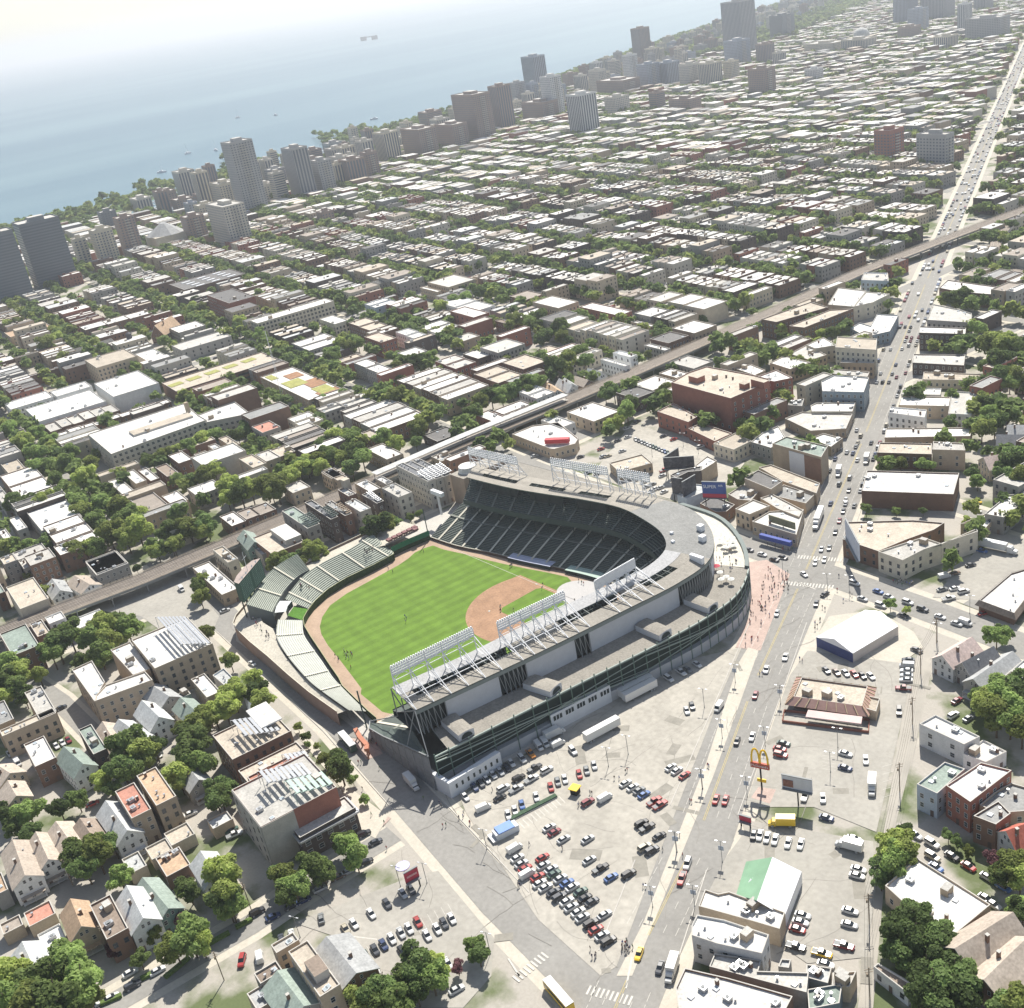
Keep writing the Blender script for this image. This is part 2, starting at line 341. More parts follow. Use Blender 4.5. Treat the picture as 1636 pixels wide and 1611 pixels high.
# stall lines
for i in range(11):
    a=g(*J(345+i*25,600-i*16)); b=g(*J(385+i*25,640-i*16)); pl(a,b,.3)
for r0,r1,n in ((J(300,790),J(860,1340),22),(J(470,880),J(760,1130),10)):
    for i in range(n+1):
        x=r0[0]+(r1[0]-r0[0])*i/n; y=r0[1]+(r1[1]-r0[1])*i/n; pl(g(x-5,y+4),g(x+9,y-6),.12)
K7=Zm(400,1300,3.895)
for i in range(14): a=K7(690+i*42,880-i*22); pl(g(a[0]-2,a[1]-8),g(a[0]+9,a[1]+12),.12)
pl(g(*K7(620,765)),g(*K7(790,785)),.4)
B1=Zm(1060,1040,4.09)
for i in range(12): a=B1(1020+i*9,640+i*14); 
for i in range(7): pl(g(*B1(1040,640+i*22)),g(*B1(1130,655+i*22)),.12)
for i in range(5): pl(g(*B1(1430+i*1,760+i*50)),g(*B1(1500,740+i*50)),.12)
kk=MB(); kr=random.Random(4)
def crack(x,y,a,n,w):
    for _ in range(n):
        a+=kr.uniform(-.35,.35); l=kr.uniform(2,4); x2,y2=x+math.cos(a)*l,y+math.sin(a)*l; q=line((x,y),(x2,y2),w); kk.poly([(p[0],p[1],.149) for p in (q if sum(q[k-1][0]*q[k][1]-q[k][0]*q[k-1][1] for k in range(4))>0 else q[::-1])]); x,y=x2,y2
for P_,n in ((lot1,40),(lot2,12),(lot3,14),(lot4,14),(lot6,8)):
    xs=[p[0] for p in P_]; ys=[p[1] for p in P_]
    while n>0:
        x,y=kr.uniform(min(xs),max(xs)),kr.uniform(min(ys),max(ys))
        if inpoly(x,y,P_): n-=1; crack(x,y,kr.choice([0,1.57,-1.16,.4])+kr.uniform(-.2,.2),kr.randint(3,9),kr.uniform(.08,.22))
for _ in range(60):
    y=kr.uniform(-420,110); x=clark_x(y)+kr.uniform(-8,8); crack(x,y,-1.16,kr.randint(3,8),.16)
for _ in range(40): x=kr.uniform(-150,120); crack(x,118-(x+40)*.12+kr.uniform(-5,5),-.12,kr.randint(3,7),.16)
struct(kk.build('asphalt_crack',mat('tar sealed crack',(.24,.225,.2),.9,var=.2)))
pt=MB()
for i in range(46):
    P_=[lot1,lot1,lot3,lot4,lot2][i%5]; c=P_[kr.randrange(len(P_))]; d=P_[kr.randrange(len(P_))]; t_=kr.uniform(.2,.8); x,y=c[0]+(d[0]-c[0])*t_,c[1]+(d[1]-c[1])*t_
    if inpoly(x,y,P_): q=line((x,y),(x+kr.uniform(-9,9),y+kr.uniform(-9,9)),kr.uniform(1.2,5)); q=q if sum(q[k-1][0]*q[k][1]-q[k][0]*q[k-1][1] for k in range(4))>0 else q[::-1]; pt.poly([(p[0],p[1],.1405+.00015*i) for p in q])
struct(pt.build('asphalt_patch',mat('newer asphalt patch',(.26,.245,.21),.92,var=.2,scale=.4)))
struct(pb.build('road_marking',PNT)); struct(yb.build('centre_line',YPT))

# ================================================================== BALLPARK
GRASSM=bpy.data.materials.new('mown ballpark turf'); GRASSM.use_nodes=True; t=GRASSM.node_tree; L=t.links.new; b=t.nodes['Principled BSDF']; b.inputs['Roughness'].default_value=.9; b.inputs['Specular IOR Level'].default_value=.2
tc=nd(t,'ShaderNodeTexCoord'); 
def stripes(sx,rot,amt):
    mp=nd(t,'ShaderNodeMapping'); mp.inputs['Rotation'].default_value=(0,0,math.radians(rot)); L(tc.outputs['Object'],mp.inputs[0])
    w=nd(t,'ShaderNodeTexWave',wave_type='BANDS',bands_direction='X'); w.inputs['Scale'].default_value=sx; w.inputs['Distortion'].default_value=.15; w.inputs['Detail Scale'].default_value=.3; L(mp.outputs[0],w.inputs['Vector'])
    m=nd(t,'ShaderNodeMapRange'); m.inputs['From Min'].default_value=.3; m.inputs['From Max'].default_value=.7; m.inputs['To Min'].default_value=1-amt; m.inputs['To Max'].default_value=1+amt; L(w.outputs[0],m.inputs['Value']); return m.outputs[0]
rgb=nd(t,'ShaderNodeRGB'); rgb.outputs[0].default_value=(.112,.195,.026,1); last=rgb.outputs[0]
n1=nd(t,'ShaderNodeTexNoise'); n1.inputs['Scale'].default_value=.12; n1.inputs['Detail'].default_value=6; n1.inputs['Roughness'].default_value=.7; L(tc.outputs['Object'],n1.inputs['Vector']); mr=nd(t,'ShaderNodeMapRange'); mr.inputs['To Min'].default_value=.55; mr.inputs['To Max'].default_value=1.42; L(n1.outputs[0],mr.inputs['Value'])
for f in (stripes(.052,6,.075),stripes(.04,96,.03),mr.outputs[0]):
    v=nd(t,'ShaderNodeVectorMath',operation='SCALE'); L(last,v.inputs[0]); L(f,v.inputs['Scale']); last=v.outputs[0]
L(last,b.inputs['Base Color'])
DIRT=mat('infield clay',(.32,.195,.12),.95,var=.22,scale=.15,fine=.14,fscale=1.2)
TRK=mat('warning track clay',(.37,.27,.195),.95,var=.2,scale=.1,fine=.08,fscale=1)
def cr_(P,n=5):
    P=[np.array(p,float) for p in P]; o=[]
    for i in range(len(P)-1):
        p0=P[max(i-1,0)]; p1=P[i]; p2=P[i+1]; p3=P[min(i+2,len(P)-1)]
        for k in range(n):
            t=k/n; o.append(.5*((2*p1)+(-p0+p2)*t+(2*p0-5*p1+4*p2-p3)*t*t+(-p0+3*p1-3*p2+p3)*t**3))
    o.append(P[-1]); return [tuple(float(c) for c in q) for q in o]
Ws=[(107,0),(88,-1.5),(68,-6),(48,-9.5),(28,-14),(8,-17.5),(-6,-17),(-14.5,-11),(-17.5,0),(-16,18),(-12,40),(-7.5,66),(-4,88),(-1.5,107)]
RIs=[(98,-21.5),(82,-23),(64,-25.5),(46,-29.5),(28,-34),(8,-36.8),(-9,-34),(-25,-28.5),(-36,-18.5),(-39.5,-2),(-36,20),(-31.8,48),(-29,76),(-23.4,106.5)]
ROs=[(111,-36),(93,-38),(74,-41.5),(52.5,-45.7),(31,-50),(9,-55),(-16,-55.5),(-38,-44.5),(-53,-26),(-55.3,-5),(-52.3,20),(-48.2,50),(-44,76),(-38.3,108)]
Gs=[(121,-66),(95,-67.5),(72,-69),(50,-70.5),(30,-72),(5,-73),(-22,-70.5),(-50,-52),(-66,-28),(-68.7,-5),(-66,20),(-61.5,48),(-57.5,74),(-51.5,112)]
NS_=5; Wc,RI,RO,Gc=[cr_(p,NS_) for p in (Ws,RIs,ROs,Gs)]; NP=len(Wc)
def lp(A,B,t): return [(a[0]+(b[0]-a[0])*t,a[1]+(b[1]-a[1])*t) for a,b in zip(A,B)]
def z_(A,z): return [(p[0],p[1],z) for p in A]
OFW=[(107,0),(108.5,12),(108.8,21.5),(104.5,23),(103.8,35),(104.3,50),(102.5,61),(98.1,70.7),(92.8,78),(88.8,82.3),(83,85.2),(73,88.2),(59,91.9),(46,95.4),(33.6,98.6),(28,100.6),(5,103.9),(-1.5,104.5)]
blk([(124,-66),(132,60),(126,102),(104,112),(-52,116),(-60,112),(-68,-10),(-52,-52),(-22,-73)])
sheet('ballpark_service_ground',[[(126,-64),(130,60),(120,100),(104,108),(-50,113),(-60,80),(-66,0),(-50,-50),(-20,-66)]],.12,CONC)
fld=OFW+Wc[::-1]; sheet('warning_track',[[(x,y) for x,y in fld]],.16,TRK)
gr=[(100.6,3.4),(102.2,8),(102.4,13),(100.1,18.4),(98.6,25.3),(97.8,39),(96.9,55.4),(94.1,66.1),(88.1,73.9),(81.6,79.1),(75.4,82.1),(64.9,85.3),(50.4,88.5),(36.2,91.9),(24.5,94.8),(21.5,97.1),(13.2,97.8),(4.2,98.7),(-1,97),(-3,88),(-5,70),(-8,50),(-11,30),(-13,12),(-11,2),(-3,9),(3,3),(8,-3),(14,-9.5),(20.4,-12),(31.2,-9.8),(41.9,-7),(55.7,-3.8),(69,-1.2),(80,0.4),(92,3)]
sheet('outfield_grass',[gr],.17,GRASSM)
# infield clay, grass square, home circle
inf=[(40.5,-.9),(43.4,9.3),(42.4,20.5),(35.6,30.9),(26.5,37.5),(17.3,40.8),(8.4,41.5),(-1,40),(-1,-1)]
inf=[(40.5,-1.2)]+[(13.6+29.6*math.cos(a),13.6+29.6*math.sin(a)) for a in [math.radians(d) for d in range(-20,111,6)]][0:]+[(-1.2,40.5),(-1.2,-1.2)]
sheet('infield_clay',[inf],.18,DIRT)
ig=[(5,1.1),(23,1.1),(24.6,3),(24.8,22.4),(22.4,24.8),(3,24.6),(1.1,23),(1.1,5),(3,4.4),(4.4,3)]
sheet('infield_grass',[ig],.19,GRASSM)
MOUND=mat('mound clay',(.46,.33,.24),.95,var=.1)
m=MB(); m.cyl((12.9,12.9),2.8,.19,.42,20,0,.8); struct(m.build('pitchers_mound',MOUND))
TARPM=mat('grey infield tarpaulin',(.42,.41,.4),.8,var=.06)
o=MB(); o.poly([(x,y,.2) for x,y in [(8+13*math.cos(a)*.95-3,-2+9.5*math.sin(a)-4) for a in [i*math.pi/14 for i in range(28)]]]); o=o.build('ground_tarpaulin',TARPM); tag(o,'grey ground cover spread behind home plate','tarpaulin')
lb=MB()
for P in ([(.0,.0),(40,0)],[(40,0),(106,0)],[(0,0),(0,104)]):
    q=line(P[0],P[1],.18); q=q if sum(q[k-1][0]*q[k][1]-q[k][0]*q[k-1][1] for k in range(4))>0 else q[::-1]; lb.poly([(x,y,.2) for x,y in q])
struct(lb.build('foul_line',PNT))
for i,(x,y) in enumerate([(27.4,.2),(27.4,27.4),(.2,27.4)]):
    m=MB(); m.box(x-.4,y-.4,.19,x+.4,y+.4,.3); o=m.build('base_plate',PNT); tag(o,['white base on the first base side of the infield','white base in the clay at the far point of the infield','white base on the third base side, behind the light towers'][i],'base','infield bases')
# ---- one stadium object
ST=emp('ballpark',(30,20,0)); tag(ST,'big league ballpark with ivy outfield wall, dark green seats and grey ring roof','ballpark')
def part(mb,name,mats,par=None):
    o=mb.build(name,mats); o.parent=par or ST; o.matrix_parent_inverse=(par or ST).matrix_world.inverted() if False else Matrix.Translation(-Vector(ST.location)); return o
SEAT=bpy.data.materials.new('dark green seats in rows'); SEAT.use_nodes=True; t=SEAT.node_tree; L=t.links.new; b=t.nodes['Principled BSDF']; b.inputs['Roughness'].default_value=.7
rgb=nd(t,'ShaderNodeTexNoise'); rgb.inputs['Scale'].default_value=.9; rgb.inputs['Detail'].default_value=3; tc=nd(t,'ShaderNodeTexCoord'); L(tc.outputs['Object'],rgb.inputs['Vector']); cr=nd(t,'ShaderNodeValToRGB'); cr.color_ramp.elements[0].color=(.025,.04,.035,1); cr.color_ramp.elements[1].color=(.075,.1,.085,1); L(rgb.outputs[0],cr.inputs[0]); L(cr.outputs[0],b.inputs['Base Color'])
TREAD=mat('concrete seating tread',(.2,.21,.18),.9,var=.15)
BENCH=mat('green painted bench',(.22,.25,.21),.8,var=.12,scale=1)
BENCHL=mat('sunlit pale green bench',(.42,.43,.38),.8,var=.12,scale=.5)  # bench green lightened for full sun on left field; also other bleacher treads
BRKW=mat('ballpark brick wall',(.1,.065,.05),.9,var=.2,scale=1)
CAP=mat('cream wall coping',(.55,.52,.43),.8,var=.05)
def terrace(name,A,B,z0,z1,n,i0=0,i1=None,seat=SEAT,tread=TREAD,par=None,frac=.6):
    m=MB(); i1=i1 or len(A); A=A[i0:i1]; B=B[i0:i1]
    for k in range(n):
        t0,t1,t2=k/n,(k+1-frac)/n,(k+1)/n; za=z0+(z1-z0)*k/n; zb=z0+(z1-z0)*(k+1)/n
        a,b_,c=lp(A,B,t0),lp(A,B,t1),lp(A,B,t2)
        m.strip(z_(a,za),z_(b_,za+.02),1); m.strip(z_(b_,za+.02),z_(b_,za+.45),0); m.strip(z_(b_,za+.45),z_(c,zb),0)
    return part(m,name,[seat,tread],par)
LB=lp(Wc,RO,.86); UF=lp(RI,Wc,.16)
terrace('lower_seating',Wc,LB,1.2,11.5,34)
terrace('upper_seating',UF,RO,15.6,23.4,20)
# aisles
def stairs(A,B,z0,z1,idx,w,mt,name,t0=0,t1=1.,lift=.5):
    for i in idx:
        m=MB(); a=(A[i][0]+(B[i][0]-A[i][0])*t0,A[i][1]+(B[i][1]-A[i][1])*t0); b=(A[i][0]+(B[i][0]-A[i][0])*t1,A[i][1]+(B[i][1]-A[i][1])*t1)
        q=line(a,b,w); za=z0+(z1-z0)*t0+lift; zb=z0+(z1-z0)*t1+lift
        m.poly([(*q[0],za),(*q[1],za),(*q[2],zb),(*q[3],zb)]); part(m,name,mt)
stairs(Wc,LB,1.2,11.5,range(2,NP-1,2),1.1,CAP,'aisle',.0,.96)
stairs(UF,RO,15.6,23.4,range(3,NP-2,3),1.0,TREAD,'upper_aisle')
m=MB(); m.strip(z_(lp(Wc,LB,.47),6.75),z_(lp(Wc,LB,.505),6.8),0); part(m,'cross_aisle',TREAD)
# walls round the foul ground
m=MB(); m.strip(z_(Wc,.0),z_(Wc,1.6),0); m.strip(z_(Wc,1.6),z_(lp(Wc,RO,.012),1.6),1); part(m,'brick_field_wall',[BRKW,CAP])
# upper deck front, underside, back wall
m=MB(); m.strip(z_(UF,13.6),z_(UF,16.3),0); m.strip(z_(UF,13.6),z_(LB,13.6),0); part(m,'upper_deck_front',[mat('dark fascia',(.06,.08,.075),.7,var=.1)])
# roof: front strip, truss gap, rear strip
RT=roof('grandstand roof grey',(.2,.2,.19),.14); RTL=roof('grandstand roof tan',(.27,.25,.215),.14); EDGE=mat('roof edge steel',(.12,.15,.14),.6,var=.1)
g1,g2=.36,.6; RA=lp(RI,RO,g1); RB=lp(RI,RO,g2)
def ring(name,A,B,za,zb,th,i0,i1,mt):
    m=MB(); A=A[i0:i1]; B=B[i0:i1]
    m.strip(z_(A,za),z_(B,zb),0); m.strip(z_(B,zb-th),z_(A,za-th),1); m.strip(z_(A,za-th),z_(A,za),1); m.strip(z_(B,zb),z_(B,zb-th),1)
    for i in (0,-1): m.poly([(*A[i],za-th),(*A[i],za),(*B[i],zb),(*B[i],zb-th)][::(1 if i==0 else -1)],1)
    return part(m,name,[mt,EDGE])
c0,c1=27,40     # solid dark curve of the roof
PIPE=roof('curved metal roof strip',(.34,.34,.34),.08)
ring('roof',RI,RO,27.1,24.6,.5,c0,c1+1,RT)
for i0,i1,nm in ((0,c0+1,'roof_front_strip'),(c1,NP,'roof_front_strip')):
    ring(nm,RI,RA,27.1,26.3,.5,i0,i1,PIPE if i0 else RTL)
    ring('roof_rear_strip',RB,RO,25.6,24.6,.5,i0,i1,RTL)
# gaps: open only below the light towers, otherwise covered
OPENW=[(44,49),(51,57),(60,64)]; OPENR=[(3,9),(11,16),(18,22)]
def covered(i0,i1,opens):
    s=i0
    for a,b_ in opens+[(i1-1,i1)]:
        if a>s: ring('roof_middle_strip',RA,RB,26.2,25.65,.3,s,a+1,RTL)
        s=b_
opW=[(43,47),(49,54),(58,64)]
covered(0,c0+1,OPENR); covered(c1,NP,opW)
for a,b_ in OPENR+opW:
    m=MB()
    for i in range(a,b_+1):
        p,q=RA[i],RB[i]; m.bar((*p,26),(*q,25.4),.18); m.bar((*p,23.4),(*q,25.4),.15); m.bar((*p,26),(*q,23.3),.12)
        if i<b_:
            for k in range(4):
                t=k/4; u=(p[0]+(RA[i+1][0]-p[0])*t,p[1]+(RA[i+1][1]-p[1])*t); v=(q[0]+(RB[i+1][0]-q[0])*(t+.12),q[1]+(RB[i+1][1]-q[1])*(t+.12)); m.bar((*u,26),(*v,23.6),.1); m.bar((*u,23.6),(*v,25.4),.1)
            m.bar((*lp([p],[q],.5)[0],25.6),(*lp([RA[i+1]],[RB[i+1]],.5)[0],25.6),.12)
    part(m,'roof_truss',DSTEEL)
    m=MB(); q2=lp(RI,RO,.3); m.strip(z_(q2[a:b_+1],19.5),z_(q2[a:b_+1],26.4),0); m.strip(z_(q2[a:b_+1],19.5),z_(RB[a:b_+1],19.9),0); part(m,'dark_gap_backing',mat('dark gap backing',(.05,.055,.055),.9,var=.3,scale=.5))  # dark sheets added so the roof gaps show a dark interior, not turf
m=MB()
for i in range(0,NP,2): m.bar((*lp(UF,RI,.8)[i],0.5),(*lp(UF,RI,.8)[i],14),.2); m.bar((*lp(RI,RO,.25)[i],17),(*lp(RI,RO,.25)[i],26.4),.16); 
part(m,'grandstand_column',DSTEEL)
def vents():
    for k,(px,py,w,d) in enumerate([(1119,841,1.2,1.2),(1122,858,1.2,1.2),(1113,890,3.2,.8),(1073,852,.6,.6),(1075,866,.6,.6)]):
        x,y=g(px,py,27); m=MB(); m.box(x-w,y-d,24.8,x+w,y+d,27.6); part(m,'roof_vent',WSTEEL)
vents()
# back wall of the upper deck: white panels and open truss bays
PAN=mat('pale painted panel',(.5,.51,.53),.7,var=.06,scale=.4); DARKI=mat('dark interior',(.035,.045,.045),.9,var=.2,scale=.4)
ROi=lp(RO,RI,.03)
pan_open=set(list(range(40,45))+[53]+[58,59]+[63,64])
mp_,mo_=MB(),MB(); RUNS={}
for i in range(25,NP-1):
    if i in pan_open: 
        pass
    else: RUNS.setdefault(len([q for q in pan_open if q<i]),MB()).strip(z_(ROi[i:i+2],14),z_(ROi[i:i+2],22.8),0)
[part(q,'upper_wall_panel',PAN) for q in RUNS.values()]
for i in sorted(pan_open):
    if i<NP-1: m=MB(); m.strip(z_(lp(RO,RI,.12)[i:i+2],14),z_(lp(RO,RI,.12)[i:i+2],24),0); part(m,'open_bay',DARKI)
m=MB(); m.strip(z_(RO,22.7),z_(RO,24.5),0); part(m,'eaves_girder',mat('grey green girder',(.2,.23,.22),.6,var=.1))
for i in range(25,NP-1):
    if i in pan_open:
        m=MB()
        for k in range(3):
            t=k/3; a=(RO[i][0]+(RO[i+1][0]-RO[i][0])*t,RO[i][1]+(RO[i+1][1]-RO[i][1])*t); b_=(RO[i][0]+(RO[i+1][0]-RO[i][0])*(t+.33),RO[i][1]+(RO[i+1][1]-RO[i][1])*(t+.33))
            m.bar((*a,14),(*b_,22.7),.13); m.bar((*a,14),(*a,22.7),.18)
        part(m,'steel_brace',GSTEEL)

# terrace roof (lower ring) and its cross vaults
GS=Gc; TI=c0-2
def ringT(i0,i1,mt,name): return ring(name,ROi,GS,14.2,13.7,.5,i0,i1,mt)
ringT(TI+12,NP-1,RTL,'terrace_roof')
ringT(0,TI+1,RTL,'street_side_roof'); 
PATIO=roof('pale patio deck',(.5,.47,.4),.1); ring('patio_deck',ROi,lp(GS,ROi,.12),14.1,14,.4,TI,TI+13,PATIO); ring('patio_parapet',lp(GS,ROi,.12),GS,15,14.8,1.2,TI,TI+13,EDGE)
# enclosed headhouses with an arched opening
def headhouse(i,w):
    m=MB(); a=np.array(RO[i]); b_=np.array(GS[i]); d=b_-a; l=np.hypot(*d); d/=l; n=np.array([-d[1],d[0]]); b_=b_-d*1.2
    q=lambda s,tt,z: (*(a+d*(s*(l-1.2))+n*tt),z)
    hw=w/2; pr=[(-hw,0),(hw,0),(hw,2.5),(hw*.6,2.75),(0,2.85),(-hw*.6,2.75),(-hw,2.5)]
    for k in range(len(pr)):
        p1,p2=pr[k],pr[(k+1)%len(pr)]; m.poly([q(0,p1[0],14+p1[1]),q(0,p2[0],14+p2[1]),q(1,p2[0],14+p2[1]),q(1,p1[0],14+p1[1])],0 if k in (2,3,4,5) else 1)
    m.poly([q(1,p[0],14+p[1]) for p in pr],1)
    o=part(m,'stair_headhouse',[RTL,PAN])
    m=MB(); m.poly([q(1.012,x*hw*.7,14.4+y) for x,y in [(-1,0),(1,0),(1,.6),(.75,1.5),(.3,1.95),(-.3,1.95),(-.75,1.5),(-1,.6)]],0); o2=m.build('arched_opening',DARKI); o2.parent=o
for i,w in ((44,6),(49,6.5),(58,6.5),(63,6)): headhouse(i,w)
# open west facade: dark bays, green steel posts and sloping ramps
F0,F1=37,NP-1
m=MB(); GI_=lp(GS,RO,.16); m.strip(z_(GI_[F0:F1+1],3),z_(GI_[F0:F1+1],13.5),0); part(m,'dark_concourse',mat('dark concourse recess',(.025,.04,.035),.9,var=.3,scale=.3))  # dark sheet stands in for the shade inside the open bays
m=MB(); m.strip(z_(GS[TI:F1+1],0),z_(GS[TI:F1+1],4.2),0); m.strip(z_(GS[TI:F1+1],4.2),z_(GI_[TI:F1+1],4.2),0); part(m,'base_wall',mat('grey ribbed base wall',(.4,.41,.42),.8,var=.08))
m=MB(); m.strip(z_(GS[TI:F0+1],4.2),z_(GS[TI:F0+1],14.2),0); part(m,'grey_panel_wall',mat('blue grey cladding',(.33,.36,.39),.5,var=.12,scale=.3))
m=MB(); m.strip(z_(GS[0:TI+1],0),z_(GS[0:TI+1],13.8),0); part(m,'street_side_wall',mat('painted street wall',(.42,.42,.4),.8,var=.1))
BEAM=mat('grey green beam',(.26,.31,.28),.6,var=.08)
for i in range(F0,F1+1):
    m=MB(); m.bar((*GS[i],0),(*GS[i],15),.22); part(m,'facade_post',mat('green steel post',(.1,.16,.13),.6,var=.1))
m=MB()
for i in range(F0,F1):
    m.bar((*GS[i],13.9),(*GS[i+1],13.9),.34); m.bar((*GS[i],8.6),(*GS[i+1],8.6),.14)
    s=(i-F0)%14/14; s2=((i-F0)%14+1)/14; m.bar((*GS[i],4.8+7*s),(*GS[i+1],4.8+7*s2),.28); m.bar((*GS[i],6+7*s),(*GS[i+1],6+7*s2),.1)
    m.bar((*GS[i],12-6.5*s),(*GS[i+1],12-6.5*s2),.2)
part(m,'ramp_rail',BEAM)
# white low offices on the north-west corner
WHT=mat('white painted masonry',(.6,.62,.64),.8,var=.07)
m=MB()
P=[(-56.5,91.5),(-58.5,91.2),(-57.5,112.6),(-44,113.2),(-44,111.6),(-55.8,111.2)]; m.prism(P,0,6.2); part(m,'office_wall',WHT)
m=MB(); m.prism([(-56.3,91.8),(-50,92),(-44.5,111.4),(-55.6,111)],0,3.2); part(m,'office_roof',RTL)
for k in range(8):
    y=93+k*2.4; m=MB(); x=-58.5+(y-91.2)*.047; m.box(x-.12,y-.35,2.8,x+.05,y+.35,4.4); part(m,'office_window',DARKI)
# two-storey white block with dark windows along the truck yard
m=MB(); P0=[GS[i] for i in range(54,60)]; PO=lp(P0,RO[54:60],-.02); m.strip(z_(PO,0),z_(PO,7.4),0); m.strip(z_(PO,7.4),z_(lp(P0,RO[54:60],.1),7.4),0); part(m,'white_block_wall',WHT)
for i in range(54,59):
    for k in (.2,.45,.7):
        a=(PO[i-54][0]+(PO[i-53][0]-PO[i-54][0])*k,PO[i-54][1]+(PO[i-53][1]-PO[i-54][1])*k); m=MB(); m.box(a[0]-.14,a[1]-.45,4.6,a[0]+.1,a[1]+.45,6.4); part(m,'office_window',DARKI)
# north end frame of the stand (left field corner)
N0=[(-1.5,107.2),(-8,111.3),(-20,112.6),(-34,113),(-50,113.4)]
zz=[3.2,5.4,8,11,14]
m=MB()
for i in range(4): m.poly([(*N0[i],zz[i]),(*N0[i+1],zz[i+1]),(*((LB[-1]) if i==3 else lp(Wc,LB,(i+1)/4)[-1]),zz[i+1]-.3),(*lp(Wc,LB,i/4)[-1],zz[i]-.5)][::-1],0)
part(m,'corner_seating',SEAT)
m=MB()
for i in range(4):
    for k in range(3):
        t=k/3; x=N0[i][0]+(N0[i+1][0]-N0[i][0])*t; y=N0[i][1]+(N0[i+1][1]-N0[i][1])*t; zt=zz[i]+(zz[i+1]-zz[i])*t
        m.bar((x,y,0),(x,y,zt),.2); m.bar((x,y,zt*.5),(x-3,y+.1,zt*.5),.15)
    m.bar((*N0[i],zz[i]+.3),(*N0[i+1],zz[i+1]+.3),.28)
for (a,b_) in (((-1.5,107.2,3.5),(-23,107,15)),((-23.4,107,15),(-23.4,107,27)),((-36,113,11),(-38,108,24.5)),((-50,113.4,14),(-38.3,108,24.5)),((-23.4,107,26),(-38,108,15)),((-30,107.5,26),(-30,107.5,14)),((-23.4,107,17),(-38,108,24.4))): m.bar(a,b_,.22)
part(m,'corner_steel_frame',GSTEEL)
m=MB()
for i in range(4): m.poly([(*N0[i],0),(*N0[i+1],0),(*N0[i+1],zz[i+1]-.4),(*N0[i],zz[i]-.4)][::-1])
o=part(m,'corner_wall',mat('dim grey wall',(.2,.21,.22),.9,var=.2,scale=.5))
# ---- outfield walls
IVY=mat('ivy on brick',(.035,.06,.02),.95,var=.4,scale=.8,fine=.3,fscale=3,bump=.6)
GRN=mat('green outfield board',(.02,.17,.09),.6,var=.1)
m=MB(); m.strip(z_(OFW[2:],0)[::-1],z_(OFW[2:],3.5)[::-1],0); part(m,'ivy_wall',IVY)
m=MB(); m.strip(z_(OFW[:3],0)[::-1],z_(OFW[:3],2.4)[::-1],0); m.strip(z_(OFW[:3],2.4)[::-1],z_(OFW[:3],5.2)[::-1],1); part(m,'right_field_board',[IVY,GRN])
m=MB()
for a,b_ in zip(OFW[2:],OFW[3:]): m.bar((*a,3.6),(*b_,3.6),.14)
part(m,'wall_coping',mat('yellow line coping',(.35,.36,.2),.7,var=.1))
# right field bleachers
A=[(108.8,22),(104.6,23.4),(103.9,35),(104.4,50),(102.6,61),(98.3,70.7),(94.5,76.4)]; B=[(122,22),(121.5,26),(119,37),(118.5,52),(115.5,64),(108.3,75),(102.8,82)]
A=cr_(A,3); B=cr_(B,3)
terrace('right_field_bleachers',A,B,3.6,8.6,13,seat=BENCH,tread=BENCHL,frac=.55)
stairs(A,B,3.6,8.6,(4,7,10,13,16),.8,CAP,'bleacher_aisle',lift=.55)
# centre field upper bleachers
A=cr_([(118.5,60),(117.6,66.6),(112.2,75.7),(105.5,83.5),(98,91)],3); B=cr_([(127,60),(125.5,70),(119.5,82),(110.5,92),(104,99)],3)
terrace('centre_field_bleachers',A,B,7.8,14,15,seat=BENCH,tread=BENCHL,frac=.55); stairs(A,B,7.8,14,(4,8),.9,CAP,'bleacher_aisle',lift=.6)
m=MB(); m.strip(z_(A,8.1),z_(A,5),0); m.strip(z_(B,13.9),z_(B,0),0); m.poly([(*A[-1],8),(*B[-1],13.9),(*B[-1],0),(*A[-1],0)]); m.poly([(*A[0],8),(*B[0],13.9),(*B[0],0),(*A[0],0)][::-1]); part(m,'bleacher_back_wall',mat('grey green back wall',(.15,.17,.165),.8,var=.1))
# batter's eye: juniper slope and glazed studio
JUN=mat('juniper hedge slope',(.07,.17,.02),.95,var=.3,scale=1,fine=.25,fscale=4,bump=.7)
m=MB(); m.poly([(94.5,76.6,3.5),(99.5,80,5.2),(94.5,86.5,5.2),(87.5,83.2,3.5)]); part(m,'juniper_slope',JUN)
m=MB(); m.strip([(99.8,80.4,7.8),(97.3,84,7.8),(93.5,87,7.8)],[(103.6,84.2,8.4),(100.6,87.6,8.4),(96,91,8.4)],0); m.strip([(99.8,80.4,5),(97.3,84,5),(93.5,87,5)],[(99.8,80.4,7.8),(97.3,84,7.8),(93.5,87,7.8)],1); part(m,'studio_roof',[roof('pale metal studio roof',(.5,.52,.52)),DARKI])
# left field bleachers
A=cr_([(87.5,83.4),(76.7,89.2),(64.6,92.6),(50.6,96),(37.7,99.4),(28.2,101.2),(5,104.6)],3); B=cr_([(91,92.5),(79,100),(65,104.3),(50,107.4),(36,109.6),(26,110.3),(6,110.8)],3)
terrace('left_field_bleachers',A,B,3.6,7.4,12,seat=BENCHL,tread=mat('pale concrete tread',(.52,.53,.48),.9,var=.06),frac=.5); stairs(A,B,3.6,7.4,(3,7,11,15),.9,CAP,'bleacher_aisle',lift=.55)
